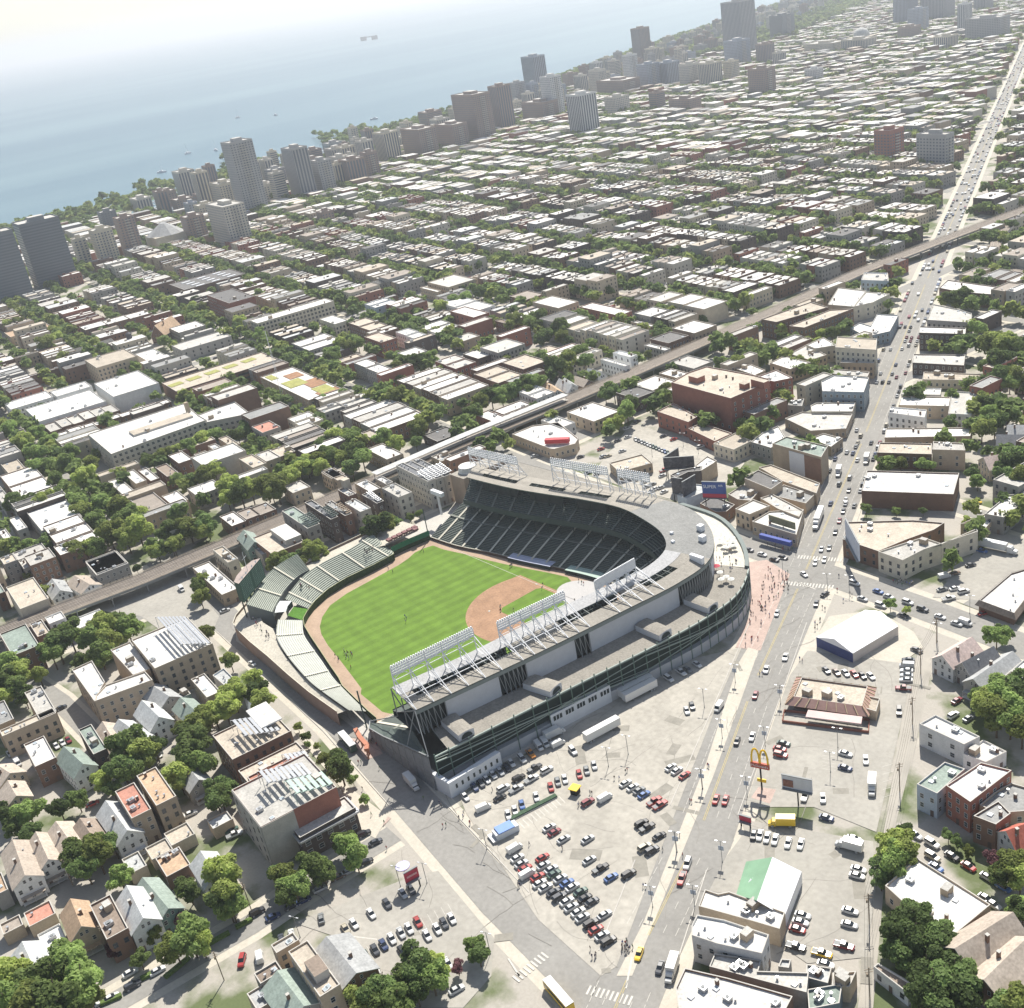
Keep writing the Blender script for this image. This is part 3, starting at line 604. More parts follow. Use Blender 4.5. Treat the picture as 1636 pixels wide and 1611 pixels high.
# outer promenade and street wall
OP=[(131,2),(131.5,40),(128.5,60),(126.5,76),(120,92),(113,101.5),(108,105.5),(103,107),(87,108.8),(69,110),(49,111.9),(31,113.2),(10,113.6)]
IP=[(109,1),(110,21.5),(119,37),(118.5,60),(117,74),(108,84),(103,95),(97,97),(88,97),(66,104.5),(50,107.8),(30,110.2),(8,110.9)]
PROM=roof('pale concrete promenade',(.46,.43,.36),.1)
m=MB(); m.strip(z_(IP,6.3),z_(OP,5.6),0); m.strip(z_(OP,6.5),z_(OP,0),1); m.strip(z_(OP,6.5),z_(OP,5.6),1); part(m,'bleacher_promenade',[PROM,mat('brick street wall',(.3,.22,.19),.9,var=.12,scale=.4)])
m=MB()
for a,b_ in zip(OP,OP[1:]): m.bar((*a,6.7),(*b_,6.7),.2)
part(m,'promenade_coping',CAP)
m=MB()
for (x,y) in lp([(108,6)],[(0,0)],0)+[(110,5+3*i) for i in range(6)]: m.box(x,y-1.2,7.3,x+2.5,y+1.2,8.3)
part(m,'patio_counter',mat('dark patio counter',(.2,.1,.1),.8,var=.2))
# scoreboard (hand operated, green)
sa=math.atan2(99.5-81.5,104.2-118.0); SB=emp('scoreboard',(110.6,90.6,15)); SB.rotation_euler.z=0; SB.parent=ST; SB.matrix_parent_inverse=Matrix.Translation(-Vector(ST.location))
SCB=mat('scoreboard green',(.02,.07,.05),.6,var=.12)
def sbp(mb,name,mt): o=mb.build(name,mt); o.parent=SB; o.matrix_parent_inverse=Matrix.Translation(-Vector((110.6,90.6,15))); return o
d=np.array([104.2-118.0,99.5-81.5]); d/=np.hypot(*d); nn=np.array([d[1],-d[0]]);  # nn points out towards the streets
if nn@np.array([1,1])<0: nn=-nn
c=np.array([110.6,90.6])
def sq(s,o_,z): p=c+d*s+nn*o_; return (p[0],p[1],z)
m=MB(); S_=[(-11.4,0),(11.4,0),(9.5,3.2),(4,4.4),(-4,4.4),(-9.5,3.2)]; P=[(sq(a,b_,0)[0],sq(a,b_,0)[1]) for a,b_ in S_]; m.prism(P,15.2,24.6,0,1); sbp(m,'scoreboard_body',[SCB,mat('faded scoreboard roof',(.34,.28,.25),.8,var=.2,scale=.6)])
m=MB(); 
for r in range(9):
    for k in range(13):
        if 5<k<7: continue
        s=-10.6+k*1.64; z=16+r*.92; m.poly([sq(s,-.06,z),sq(s+1.3,-.06,z),sq(s+1.3,-.06,z+.6),sq(s,-.06,z+.6)],0)
sbp(m,'number_panel',mat('scoreboard panel',(.1,.17,.15),.6,var=.5,scale=.7))
m=MB()
for k in (-8,-4,0,4,8): m.bar(sq(k,1,10),sq(k,1,15.3),.25); m.bar(sq(k,3,0),sq(k,3,15.3),.3)
sbp(m,'support_column',DSTEEL)
m=MB(); m.bar(sq(0,1,24.5),sq(0,1,34),.12); m.bar(sq(0,1,31),sq(-2,1,31),.07); m.bar(sq(0,1,31),sq(2,1,31),.07); sbp(m,'flag_mast',WSTEEL)
m=MB()
for s in (-7,-3,3,7): 
    m.poly([sq(s,0,24.8),sq(s+1,0,25),sq(s+1,0,26),sq(s,0,26)],0)
sbp(m,'pennant',mat('pennant cloth',(.6,.6,.7),.8,var=.3,scale=2))
# light racks
def rack(P0,P1,Q0,Q1,zt,nb,n_lamp):
    # P: rack line over the inner roof, Q: feet on the outer roof edge
    root=MB(); P0,P1,Q0,Q1=[np.array(p,float) for p in (P0,P1,Q0,Q1)]
    L_=lambda t,z: (*(P0+(P1-P0)*t),z)
    for z,r in ((zt,.16),(zt-1,.12),(zt-2,.12),(zt-3.1,.2),(zt-5.2,.12)): root.bar(L_(0,z),L_(1,z),r)
    for i in range(nb+1):
        t=i/nb; q=Q0+(Q1-Q0)*t; root.bar(L_(t,zt),L_(t,26.5),.19); root.bar(L_(t,zt-3.2),(*q,24.7),.2); root.bar(L_(t,28.2),(*(P0+(P1-P0)*t+(q-P0-(P1-P0)*t)*.95),25),.12)
        mm=(P0+(P1-P0)*t)*.45+q*.55; root.bar(L_(t,29),(*mm,26),.1); root.bar(L_(t,31),(*mm,27.5),.1)
        if i<nb:
            for k in range(8):
                a=math.pi*k/8; b2=math.pi*(k+1)/8; f=lambda th:(t+(.5-.5*math.cos(th))/nb, zt-6.6+3.2*math.sin(th)); u,v=f(a),f(b2); root.bar(L_(*u),L_(*v),.14)
    mm=lambda t:(*((P0+(P1-P0)*t)*.45+(Q0+(Q1-Q0)*t)*.55),27.5); root.bar(mm(0),mm(1),.14)
    o=part(root,'light_tower',WSTEEL)
    m=MB(); dd=P0-P1; ln=np.hypot(*dd); dd/=ln; n_=np.array([dd[1],-dd[0]]); 
    if n_@(P0-Q0)<0: n_=-n_
    for r in range(4):
        for k in range(n_lamp):
            t=(k+.5)/n_lamp; p=P0+(P1-P0)*t+n_*.25; z=zt-2.9+r*.95; m.box(p[0]-.33,p[1]-.33,z-(.48 if n_lamp==30 and zt<34 else .28),p[0]+.36,p[1]+.33,z+(.49 if n_lamp==30 and zt<34 else .32))
    l=m.build('floodlight_bank',mat('white floodlight housing',(.72,.73,.74),.4,var=.15,scale=3)); l.parent=o
    m=MB()
    for k in range(n_lamp):
        t=(k+.5)/n_lamp; p=P0+(P1-P0)*t; m.cyl(p,.3,zt+.35,zt+.95,6)
    l=m.build('floodlight',mat('white floodlight housing',(.7,.71,.72),.4)); l.parent=o
rack((-27.5,107.5),(-31,74.5),(-38.5,107.5),(-44.5,74.5),37,5,34)
rack((-34,66),(-38,37),(-46,66),(-49.8,37),35.6,6,30)
rack((-40,23.4),(-40.5,2.5),(-52,23.4),(-54.5,2),33.6,4,30)
rack((109,-33),(76,-37),(110,-37),(76,-41.5),35.5,5,30)
rack((56,-41),(24,-47),(57,-45.5),(26,-51),38,5,28)
rack((20,-49),(3,-52),(21,-53),(4,-56),37.5,4,16)
# roof-top truss canopies on the far roof
# foul poles, screen, dugouts
def pole(x,y,z0,z1,mt,nm,w=.25):
    m=MB(); m.bar((x,y,z0),(x,y,z1),w); part(m,nm,mt)
pole(0,108.4,0,17,mat('dark green pole',(.05,.09,.08),.6),'foul_pole',.3); pole(107.8,.3,0,17,mat('dark green pole',(.05,.09,.08),.6),'foul_pole')
def dug(i0,i1,col):
    A=Wc[i0:i1]; B=lp(Wc,RO,.09)[i0:i1]; A=lp(Wc,RO,-.03)[i0:i1]; m=MB(); m.strip(z_(A,1.9),z_(B,2.3),0); m.strip(z_(A,.2),z_(A,1.9),1); part(m,'dugout',[col,DARKI])
dug(13,20,mat('blue white dugout roof',(.4,.43,.55),.6,var=.1)); dug(21,27,mat('pale green dugout roof',(.36,.46,.4),.6,var=.1)); dug(42,47,mat('pale green dugout roof',(.36,.46,.4),.6))
m=MB(); m.poly([(116,-26,16),(116,-26,12),(104,-22,12),(104,-22,16)]); 
# sign boards at the right-field end and camera well
m=MB(); m.bar((118,-16,4),(118,-16,15),.6); m.box(113.5,-17,15,122.5,-15,17); part(m,'sign_post',WSTEEL)
# right-field end building with pale roof beyond the stand
m=MB(); m.prism([(119.5,-34),(131,-34),(131,-66),(119.5,-66)],0,16,0,1); part(m,'end_building',[mat('tan pink brick',(.4,.3,.22),.9,var=.12,scale=.3),RTL])
m=MB(); m.cyl((126,-42),5,16,19,14,0,4.6); part(m,'roof_drum',[roof('white membrane roof',(.68,.67,.64))])
for k in range(9):
    m=MB(); m.box(119.3,-63+k*3.1,4+(k%2)*5,119.6,-61.8+k*3.1,6+(k%2)*5); part(m,'end_window',DARKI)
# marquee gate by the left-field corner
m=MB(); q=[(-2,113.8),(-8,115.6),(-14,116.6),(-16,118.2)]
for a,b_ in zip(q,q[1:]): m.prism(line(a,b_,1.6),3.4,4.6)
for a in q: m.bar((*a,0),(*a,3.5),.3)
part(m,'gate_canopy',mat('orange red gate canopy',(.42,.17,.1),.7,var=.1))
# seated speckle of spectators etc. handled with people
# ================================================================== BUILDINGS NEAR THE PARK
def ccw(P): return P if sum(P[i-1][0]*P[i][1]-P[i][0]*P[i-1][1] for i in range(len(P)))>0 else P[::-1]
def inset(P,d):
    n=len(P); o=[]
    for i in range(n):
        a,b,c=P[i-1],P[i],P[(i+1)%n]
        u=(b[0]-a[0],b[1]-a[1]); v=(c[0]-b[0],c[1]-b[1]); lu=math.hypot(*u) or 1; lv=math.hypot(*v) or 1
        n1=(-u[1]/lu,u[0]/lu); n2=(-v[1]/lv,v[0]/lv); k=1+n1[0]*n2[0]+n1[1]*n2[1]
        if k<.3: k=.3
        o.append((b[0]+(n1[0]+n2[0])*d/k,b[1]+(n1[1]+n2[1])*d/k))
    return o
WM={}
def winmesh(w,h,fr,arch=False):
    k=(w,h,fr.name)
    if k in WM: return WM[k]
    m=MB(); # facing local -y, outer face at y=-.06
    m.box(-w/2-.09,-.07,-.1,w/2+.09,.02,0,0); m.box(-w/2-.09,-.05,h,w/2+.09,.02,h+.12,0); m.box(-w/2-.09,-.05,0,-w/2,.02,h,0); m.box(w/2,-.05,0,w/2+.09,.02,h,0); m.box(-w/2,-.05,h/2-.04,w/2,.02,h/2+.04,0)
    m.poly([(-w/2,-.02,0),(w/2,-.02,0),(w/2,-.02,h),(-w/2,-.02,h)],1)
    WM[k]=mesh_of(m,'window',[fr,GLASS]); return WM[k]
def simple(nm,f,mats):
    if nm not in WM:
        m=MB(); f(m); WM[nm]=mesh_of(m,nm,mats)
    return WM[nm]
def vent_m(): return simple('roof_vent',lambda m:(m.cyl((0,0),.28,0,.8,8),m.cyl((0,0),.42,.8,1.05,8)),[METAL])
def ac_m(): return simple('air_conditioner',lambda m:(m.box(-1,-.8,.1,1,.8,1.2,0),m.cyl((0,0),.5,1.2,1.35,10,1)),[METAL,GSTEEL])
def sky_m(): return simple('skylight',lambda m:(m.box(-.7,-.7,0,.7,.7,.35,0),m.poly([(-.6,-.6,.36),(.6,-.6,.36),(.6,.6,.36),(-.6,.6,.36)],1)),[WSTEEL,mat('skylight glass',(.35,.4,.42),.2,var=0)])
def ch_m(): return simple('chimney',lambda m:(m.box(-.4,-.4,-1.5,.4,.4,1.5,0),m.box(-.47,-.47,1.5,.47,.47,1.65,1)),[W_['brick'],CONC])
def bulk_m(): return simple('stair_bulkhead',lambda m:(m.box(-1.5,-1.1,0,1.5,1.1,2.3,0,1)),[W_['tan'],R_['pale']])
def door_m(): return simple('door',lambda m:(m.box(-.55,-.1,0,.55,.02,2.2,0)),[mat('painted door',(.16,.12,.1),.6,var=0,rnd=.3)])
def facing(a,b):
    mx,my=(a[0]+b[0])/2,(a[1]+b[1])/2; nx,ny=(b[1]-a[1]),-(b[0]-a[0]); return nx*(CX-mx)+ny*(CY-my)>0
def bldg(kind,P,h,wall='brick',rf='white',look=None,cluster=None,pp=.6,win=True,clut=3,cat='building',group=None,name=None,z0=0,fl=3.3,sp=3.0,ww=1.15,label=None,noblk=False,wmax=70):
    P=ccw(P); cx=sum(p[0] for p in P)/len(P); cy=sum(p[1] for p in P)/len(P)
    if not noblk: blk(P)
    Q=[(p[0]-cx,p[1]-cy) for p in P]; I=inset(Q,.3); r=emp(name or kind,(cx,cy,z0)); rr=random.Random(int(cx*7+cy*13))
    wm=W_[wall] if isinstance(wall,str) else wall; rm=R_[rf] if isinstance(rf,str) else rf
    m=MB(); n=len(Q)
    for i in range(n):
        j=(i+1)%n; m.poly([(*Q[i],0),(*Q[j],0),(*Q[j],h+pp),(*Q[i],h+pp)],0); m.poly([(*Q[i],h+pp),(*Q[j],h+pp),(*I[j],h+pp),(*I[i],h+pp)],1); m.poly([(*I[j],h),(*I[i],h),(*I[i],h+pp),(*I[j],h+pp)],0)
    m.build('wall',[wm,CONC],r)
    m=MB(); m.poly([(*p,h) for p in I]); m.build('roof',rm,r)
    xs=[p[0] for p in I]; ys=[p[1] for p in I]
    def rnd_in(mg=1.2):
        for _ in range(20):
            x,y=rr.uniform(min(xs),max(xs)),rr.uniform(min(ys),max(ys))
            if inpoly(x,y,I) and all(inpoly(x+a,y+b,I) for a,b in ((mg,0),(-mg,0),(0,mg),(0,-mg))): return x,y
    for k in range(clut):
        p=rnd_in()
        if p:
            c=rr.random(); me=vent_m() if c<.45 else ac_m() if c<.65 else sky_m() if c<.85 else ch_m() if c<.95 else bulk_m()
            inst(me.name.split('.')[0],me,r,(p[0],p[1],h),rr.choice([0,1.57]))
    if win:
        cnt=0; nf=max(1,int((h-.4)//fl)); fr=FRAME if rr.random()<.6 else DFR
        for i in range(n):
            a,b=Q[i],Q[(i+1)%n]; A=(a[0]+cx,a[1]+cy); B=(b[0]+cx,b[1]+cy); l=math.hypot(b[0]-a[0],b[1]-a[1])
            if l<2.5 or not facing(A,B): continue
            an=math.atan2(b[1]-a[1],b[0]-a[0]); k=max(1,int(l/sp)); me=winmesh(ww,1.6,fr)
            if i!=0 and l>14 and rr.random()<.3: k=max(1,k//2)
            for f in range(nf):
                for q in range(k):
                    if cnt>wmax: break
                    t=(q+.5)/k
                    if f==0 and q==k//2 and l<12:
                        inst('door',door_m(),r,(a[0]+(b[0]-a[0])*t,a[1]+(b[1]-a[1])*t,.05),an); continue
                    inst('window',me,r,(a[0]+(b[0]-a[0])*t,a[1]+(b[1]-a[1])*t,f*fl+1.0+(h-nf*fl)*.4),an); cnt+=1
    if label: tag(r,label,cat,group)
    else: seq(r,look,cat,cluster,group)
    return r
def house(A,B,w,hr,he,rf='shingle',wall='white',look='',cluster='',z0=0,cat='house',label=None,name='gabled_house'):
    cx,cy=(A[0]+B[0])/2,(A[1]+B[1])/2; L_=math.hypot(B[0]-A[0],B[1]-A[1]); an=math.atan2(B[1]-A[1],B[0]-A[0])
    r=emp(name,(cx,cy,0),an); hx=L_/2; hy=w/2; rr=random.Random(int(cx*5+cy*3))
    c,s=math.cos(an),math.sin(an); blk([(cx+x*c-y*s,cy+x*s+y*c) for x,y in ((-hx,-hy),(hx,-hy),(hx,hy),(-hx,hy))])
    wm=W_[wall]; rm=R_[rf]
    m=MB(); m.poly([(-hx,-hy,0),(hx,-hy,0),(hx,-hy,he),(-hx,-hy,he)]); m.poly([(hx,hy,0),(-hx,hy,0),(-hx,hy,he),(hx,hy,he)])
    m.poly([(hx,-hy,0),(hx,hy,0),(hx,hy,he),(hx,0,hr),(hx,-hy,he)]); m.poly([(-hx,hy,0),(-hx,-hy,0),(-hx,-hy,he),(-hx,0,hr),(-hx,hy,he)])
    m.build('wall',wm,r)
    m=MB(); o=.45; k=(hr-he)/hy; ze=he-o*k
    for sgn in (-1,1):
        T=[(-hx-o,sgn*(hy+o),ze),(hx+o,sgn*(hy+o),ze),(hx+o,0,hr),(-hx-o,0,hr)]; T2=[(x,y,z+.22) for x,y,z in T]
        if sgn==1: T=T[::-1];T2=T2[::-1]
        m.poly(T2,0); m.poly(T[::-1],1)
        for i in range(4): j=(i+1)%4; m.poly([T[i],T[j],T2[j],T2[i]],1)
    rf_o=m.build('roof',[rm,FRAME],r); inst('chimney',ch_m(),r,(rr.uniform(-.3,.3)*hx,rr.choice([-1,1])*hy*.3,hr-.6))
    if rr.random()<.5: inst('roof_vent',vent_m(),r,(rr.uniform(-.6,.6)*hx,hy*.4,hr-k*hy*.4),0,(.7,.7,.7))
    me=winmesh(.95,1.45,FRAME); nf=max(1,int(he//2.9))
    for (a,b,g_) in (((hx,-hy),(hx,hy),1),((-hx,hy),(-hx,-hy),1),((-hx,-hy),(hx,-hy),0),((hx,hy),(-hx,hy),0)):
        W0=(cx+a[0]*c-a[1]*s,cy+a[0]*s+a[1]*c); W1=(cx+b[0]*c-b[1]*s,cy+b[0]*s+b[1]*c)
        if not facing(W0,W1): continue
        l=math.hypot(b[0]-a[0],b[1]-a[1]); n=max(2,int(l/2.8)); da=math.atan2(b[1]-a[1],b[0]-a[0])
        for f in range(nf):
            for q in range(n):
                t=(q+.5)/n
                if f==0 and g_ and q==0: inst('door',door_m(),r,(a[0]+(b[0]-a[0])*t,a[1]+(b[1]-a[1])*t,.1),da); continue
                inst('window',me,r,(a[0]+(b[0]-a[0])*t,a[1]+(b[1]-a[1])*t,f*2.9+1),da)
        if g_ and hr-he>2:
            for t in (.4,.6): inst('window',me,r,(a[0]+(b[0]-a[0])*t,a[1]+(b[1]-a[1])*t,he+.15),da,(.8,1,.8))
        if g_ and rr.random()<.6:
            m=MB(); pd=1.8; m.box(-hy*.8,-pd,2.6,hy*.8,0,2.75,0); [m.bar((x,-pd+.1,0),(x,-pd+.1,2.6),.08,1) for x in (-hy*.75,0,hy*.75)]; m.box(-hy*.8,-pd,.5,hy*.8,0,.6,1)
            p=m.build('porch',[rm,FRAME],r); p.location=((a[0]+b[0])/2,(a[1]+b[1])/2,0); p.rotation_euler.z=da
    if label: tag(r,label,cat)
    else: seq(r,look,cat,cluster)
    return r
def rp(f,ne,sw,h,ang=GA):
    a=g(*f(*ne),h); b=g(*f(*sw),h); ca,sa=math.cos(ang),math.sin(ang)
    T=lambda p:(p[0]*ca-p[1]*sa,p[0]*sa+p[1]*ca); U=lambda p:(p[0]*ca+p[1]*sa,-p[0]*sa+p[1]*ca)
    A,B=T(a),T(b); x0,x1=sorted((A[0],B[0])); y0,y1=sorted((A[1],B[1])); x1=max(x1,x0+4); y1=max(y1,y0+4)
    return [U(p) for p in ((x0,y0),(x1,y0),(x1,y1),(x0,y1))]
def pp_(f,L_,h): return [g(*f(x,y),h) for x,y in L_]
def FL(f,ne,sw,h,wall,rf,cl,kind='flat_roofed_building',look=None,n=1,axis=0,ang=GA,**kw):
    R=rp(f,ne,sw,h,ang); out=[]
    WN={'brick':'brown brick','red':'red brick','tan':'tan brick','cream':'cream','grey':'grey','white':'white walled','dark':'dark brick','beige':'beige','blue':'blue grey','stone':'limestone','green':'green walled','steel':'dark panelled'}
    RN_={'white':'white roofed','pale':'pale roofed','tan':'tan roofed','grey':'grey roofed','dark':'dark roofed','brown':'brown roofed','green':'green roofed','deck':'brown roofed','terra':'red decked','orange':'orange decked','red':'red roofed','slate':'slate roofed','shingle':'grey roofed'}
    for i in range(n):
        t0,t1=i/n,(i+1)/n
        L_=lambda a,b,t:(a[0]+(b[0]-a[0])*t,a[1]+(b[1]-a[1])*t)
        if axis==0: P=[L_(R[0],R[1],t0),L_(R[0],R[1],t1),L_(R[3],R[2],t1),L_(R[3],R[2],t0)]
        else: P=[L_(R[0],R[3],t0),L_(R[1],R[2],t0),L_(R[1],R[2],t1),L_(R[0],R[3],t1)]
        P=inset(ccw(P),.12) if n>1 else P; w=wall if isinstance(wall,str) else wall[i%len(wall)]; r_=rf if isinstance(rf,str) else rf[i%len(rf)]; hh=h+(0 if n==1 else ((i*37)%5-2)*.22)
        st=max(1,int((hh-.4)//3.3)); sn={1:'one storey',2:'two storey',3:'three storey',4:'four storey',5:'five storey',6:'six storey'}.get(st,'tall')
        out.append(bldg(kind,P,hh,w,r_,look or (RN_.get(r_,r_).replace(' roofed','-roofed').replace(' decked','-decked')+' '+WN.get(w,w).replace(' ','-')+' building'),cl,**kw))
    return out
def PB(f,L_,h,wall,rf,label,kind='flat_roofed_building',**kw): return bldg(kind,pp_(f,L_,h),h,wall,rf,label=label,**kw)
def GH(f,A,B,w,hr,he,rf,wall,cl,**kw):
    a=g(*f(*A),hr); b=g(*f(*B),hr); 
    RR={'shingle':'grey','shtan':'tan','mush':'pale grey','green':'grey green','orange':'orange tan','brown':'brown','pink':'pinkish','slate':'dark grey','red':'red','dark':'dark','tan':'tan'}
    return house(a,b,w,hr,he,rf,wall,f"{RR.get(rf,rf).replace(chr(32),chr(45))}-roofed {wall} gabled house",cl,**kw)
def on(o,f,ne,sw,z,h,nm,mt,ang=GA):   # a box standing on a roof as a part
    R=rp(f,ne,sw,z+h,ang); m=MB(); l=o.location; m.prism([(p[0]-l.x,p[1]-l.y) for p in R],z,z+h,0,1); return m.build(nm,mt,o)
def rooftop_seats(o,f,ne,sw,z,rise,n=9,mt=None,ax='y'):
    R=rp(f,ne,sw,z); l=o.location; P=[(p[0]-l.x,p[1]-l.y) for p in R]   # SW,SE,NE,NW ; lowest row on the side of the field
    L_=lambda a,b,t:(a[0]+(b[0]-a[0])*t,a[1]+(b[1]-a[1])*t); m=MB()
    A,B,C,D=(P[0],P[1],P[3],P[2]) if ax=='y' else (P[0],P[3],P[1],P[2])
    for k in range(n):
        t0=k/n; t1=(k+.62)/n; zz=z+rise*k/n+.5; a,b,c,d=L_(A,C,t0),L_(B,D,t0),L_(B,D,t1),L_(A,C,t1); m.prism([a,b,c,d],zz,zz+.25)
    for t in (.0,.5,1):
        a=L_(A,B,t); c=L_(C,D,t); m.bar((*a,z+.3),(*c,z+rise+.3),.12); m.bar((*c,z),(*c,z+rise+.3),.12)
    return m.build('rooftop_seating',mt or METAL,o)
A3=Zm(0,440,2.921); B3=Zm(380,440,2.921); C3=Zm(700,440,2.921); D3=Zm(1076,440,2.921); E4=Zm(0,860,3.895); E5=Zm(0,1220,3.895); E6=Zm(340,1100,3.895); E7=Zm(400,1300,3.895)
R3=Zm(1336,1000,5.37); R4=Zm(1336,1290,5.02); MM=Zm(1180,780,3.588); KK=Zm(1050,560,4.674); JJ=Zm(1060,1290,4.09); BB=Zm(1060,1040,4.09); S1=Zm(360,700,3.556); T1=Zm(0,0,1.995); T2=Zm(816,0,1.995)
# --- school, white halls, garden-roof station, parking structure east of the park
PB(A3,[(925,655),(1095,592),(1168,648),(962,690)],13,'stone','white','right wing of the long limestone school',kind='school_building',clut=3,sp=3.4,ww=1.8)
o=PB(A3,[(410,745),(862,600),(925,655),(965,678),(520,838)],14,'stone','white','long pale limestone school with white roof beyond the tracks',kind='school_building',clut=8,sp=3.4,ww=1.8,wmax=100)
on(o,A3,(600,728),(900,655),14,1.3,'rooftop_step',[CONC,R_['tan']]); m=MB(); l=o.location; p=g(*A3(880,640),14); m.box(p[0]-l.x-1.2,p[1]-l.y-1.2,14,p[0]-l.x+1.2,p[1]-l.y+1.2,21); m.build('chimney',W_['tan'],o)
cl='white halls behind the school'
FL(A3,(440,508),(742,505),12,'white','white',cl,clut=4,win=False); FL(A3,(118,628),(495,590),10,'white','white',cl,clut=6,win=False); FL(A3,(20,600),(250,570),8,'white','white',cl,clut=4); FL(A3,(235,545),(430,520),9,'white','white',cl,win=False)
FL(A3,(120,480),(395,400),8,'brick','white',cl,win=False); FL(A3,(250,745),(800,590),8,'brick','white','rowhouses behind the school',n=9,axis=1,clut=1); FL(A3,(200,700),(560,630),8,'brick','pale','rowhouses behind the school',n=6,axis=1,clut=1)
FL(A3,(395,398),(640,380),15,'tan','tan','',label='tall tan brick apartment block with arched windows by the white halls',clut=5,wmax=60)
o=FL(A3,(755,505),(1300,395),9,'brick','tan','',label='long brown brick parking building with open decks and green roof patches',win=False,clut=3,kind='parking_building')[0]
P=rp(A3,(755,505),(1300,395),9); l=o.location
for k in range(2):
    m=MB(); q=[(p[0]-l.x,p[1]-l.y) for p in P]; d=(q[3][0]-q[0][0],q[3][1]-q[0][1]); L1=math.hypot(*d); 
    for i in range(7):
        a=(q[0][0]+d[0]*(i+.12)/7,q[0][1]+d[1]*(i+.12)/7); b=(q[0][0]+d[0]*(i+.88)/7,q[0][1]+d[1]*(i+.88)/7); m.prism(line(a,b,.12),2.6+k*3.4,4.1+k*3.4)
    m.build('open_deck',DARKI,o)
SED=mat('sedum planting',(.3,.3,.1),.95,var=.35,scale=.4); SED2=mat('red brown planting',(.3,.17,.1),.95,var=.3,scale=.4)
for k in range(5):
    p=g(*A3(820+k*85,510-k*28),9); m=MB(); m.box(p[0]-l.x-4,p[1]-l.y-5,9.05,p[0]-l.x+4,p[1]-l.y+5,9.3); m.build('roof_planting',SED,o)
o=FL(A3,(1215,478),(1600,533),8,'tan','white','',label='low tan brick station with quilted green and brown planted roof',kind='station_building',clut=0,sp=5)[0]; l=o.location
for x0,y0,x1,y1,mt in [(1235,475,1300,480,SED),(1320,470,1420,465,SED2),(1310,505,1440,500,SED),(1400,500,1530,500,SED2),(1450,530,1570,530,SED),(1470,550,1600,535,SED2)]:
    R=rp(A3,(x0,y0),(x1,y1),8.3); m=MB(); m.prism([(p[0]-l.x,p[1]-l.y) for p in R],8.05,8.3+.02*len(WM)*0+.01*(x0%7)); m.build('roof_planting',mt,o)
b=g(454,645); m=MB()
H=52
for i in range(13):
    z0_,z1_=H*i/13,H*(i+1)/13; r0,r1=1.0*(1-i/14)+.1,1.0*(1-(i+1)/14)+.1
    for k in range(3):
        a=k*2.094; a2=(k+1)*2.094; m.bar((r0*math.cos(a),r0*math.sin(a),z0_),(r1*math.cos(a),r1*math.sin(a),z1_),.09); m.bar((r0*math.cos(a),r0*math.sin(a),z0_),(r1*math.cos(a2),r1*math.sin(a2),z1_),.05)
o=m.build('radio_mast',WSTEEL,None,(b[0],b[1],0)); tag(o,'tall thin lattice radio mast beside the planted-roof station','mast')
b=g(215,566); o=emp('water_tower',(b[0],b[1],0)); m=MB(); 
for a in range(4): m.bar((2*math.cos(a*1.57),2*math.sin(a*1.57),0),(1.6*math.cos(a*1.57),1.6*math.sin(a*1.57),14),.15)
m.build('leg',DSTEEL,o); m=MB(); m.cyl((0,0),2.4,14,18,14); m.cyl((0,0),2.6,18,19.6,14,0,.2); m.build('tank',mat('dark tank',(.06,.06,.07),.7),o); tag(o,'dark rooftop-height water tank on legs among the white roofs','water tower')
FL(A3,(965,95),(1190,100),18,'red','dark','',label='dark red brick block with black roof by the cream school',clut=5,sp=3.6)
o=FL(A3,(1165,213),(1558,122),14,'cream','white','',label='long cream yellow school with rows of windows and narrow white roof',kind='school_building',clut=6,ww=1.7,sp=3.2,wmax=100)[0]
sheet('school_lawn',[pp_(A3,[(1265,150),(1330,100),(1430,110),(1330,160)],0)],.3,GRS)
FL(A3,(370,245),(710,175),11,'brick','white','long blocks left of the red block',n=3,axis=1); FL(A3,(0,410),(180,360),10,'tan','white','long blocks left of the red block')
FL(A3,(20,270),(240,240),8,'tan','orange','long blocks left of the red block'); FL(A3,(320,370),(520,300),8,'grey','white','long blocks left of the red block',n=3)
FL(A3,(800,330),(1080,285),9,'grey','pale','blocks beside the red brown gabled church'); FL(A3,(790,250),(960,235),9,'grey','white','blocks beside the red brown gabled church'); FL(A3,(630,370),(775,375),7,'white','white','blocks beside the red brown gabled church',win=False)
GH(A3,(800,190),(722,235),13,16,7,'orange','brick','',label='red brown church with steep orange roof')
# --- east of the tracks
cl='houses between the tracks and the school'
for a,b_,h,w,r_ in [((505,965),(630,1010),8,'cream','white'),((575,925),(685,960),10,'tan','white'),((645,915),(745,950),9,'brick','white'),((725,900),(835,925),8,'brick','brown'),((785,845),(900,860),10,'brick','white'),((905,840),(1000,850),7,'tan','white'),((970,800),(1070,830),9,'tan','mush'),((1020,765),(1120,790),9,'tan','tan'),((1115,860),(1245,880),12,'tan','tan'),((1190,840),(1310,850),12,'tan','pale'),((1260,820),(1380,825),12,'brick','tan'),((1175,710),(1310,710),12,'grey','terra'),((605,1050),(805,1090),8,'brick','deck'),((755,1035),(880,1050),8,'tan','white'),((875,1000),(1040,990),8,'grey','white'),((1025,1130),(1150,1150),7,'brick','white'),((1105,1110),(1215,1120),7,'brick','deck'),((1170,1090),(1290,1095),7,'brick','deck'),((1320,990),(1450,990),8,'tan','pale'),((1500,925),(1610,930),8,'tan','tan')]:
    FL(A3,a,b_,h,w,r_,cl,clut=2)
cl='houses left of the stands'
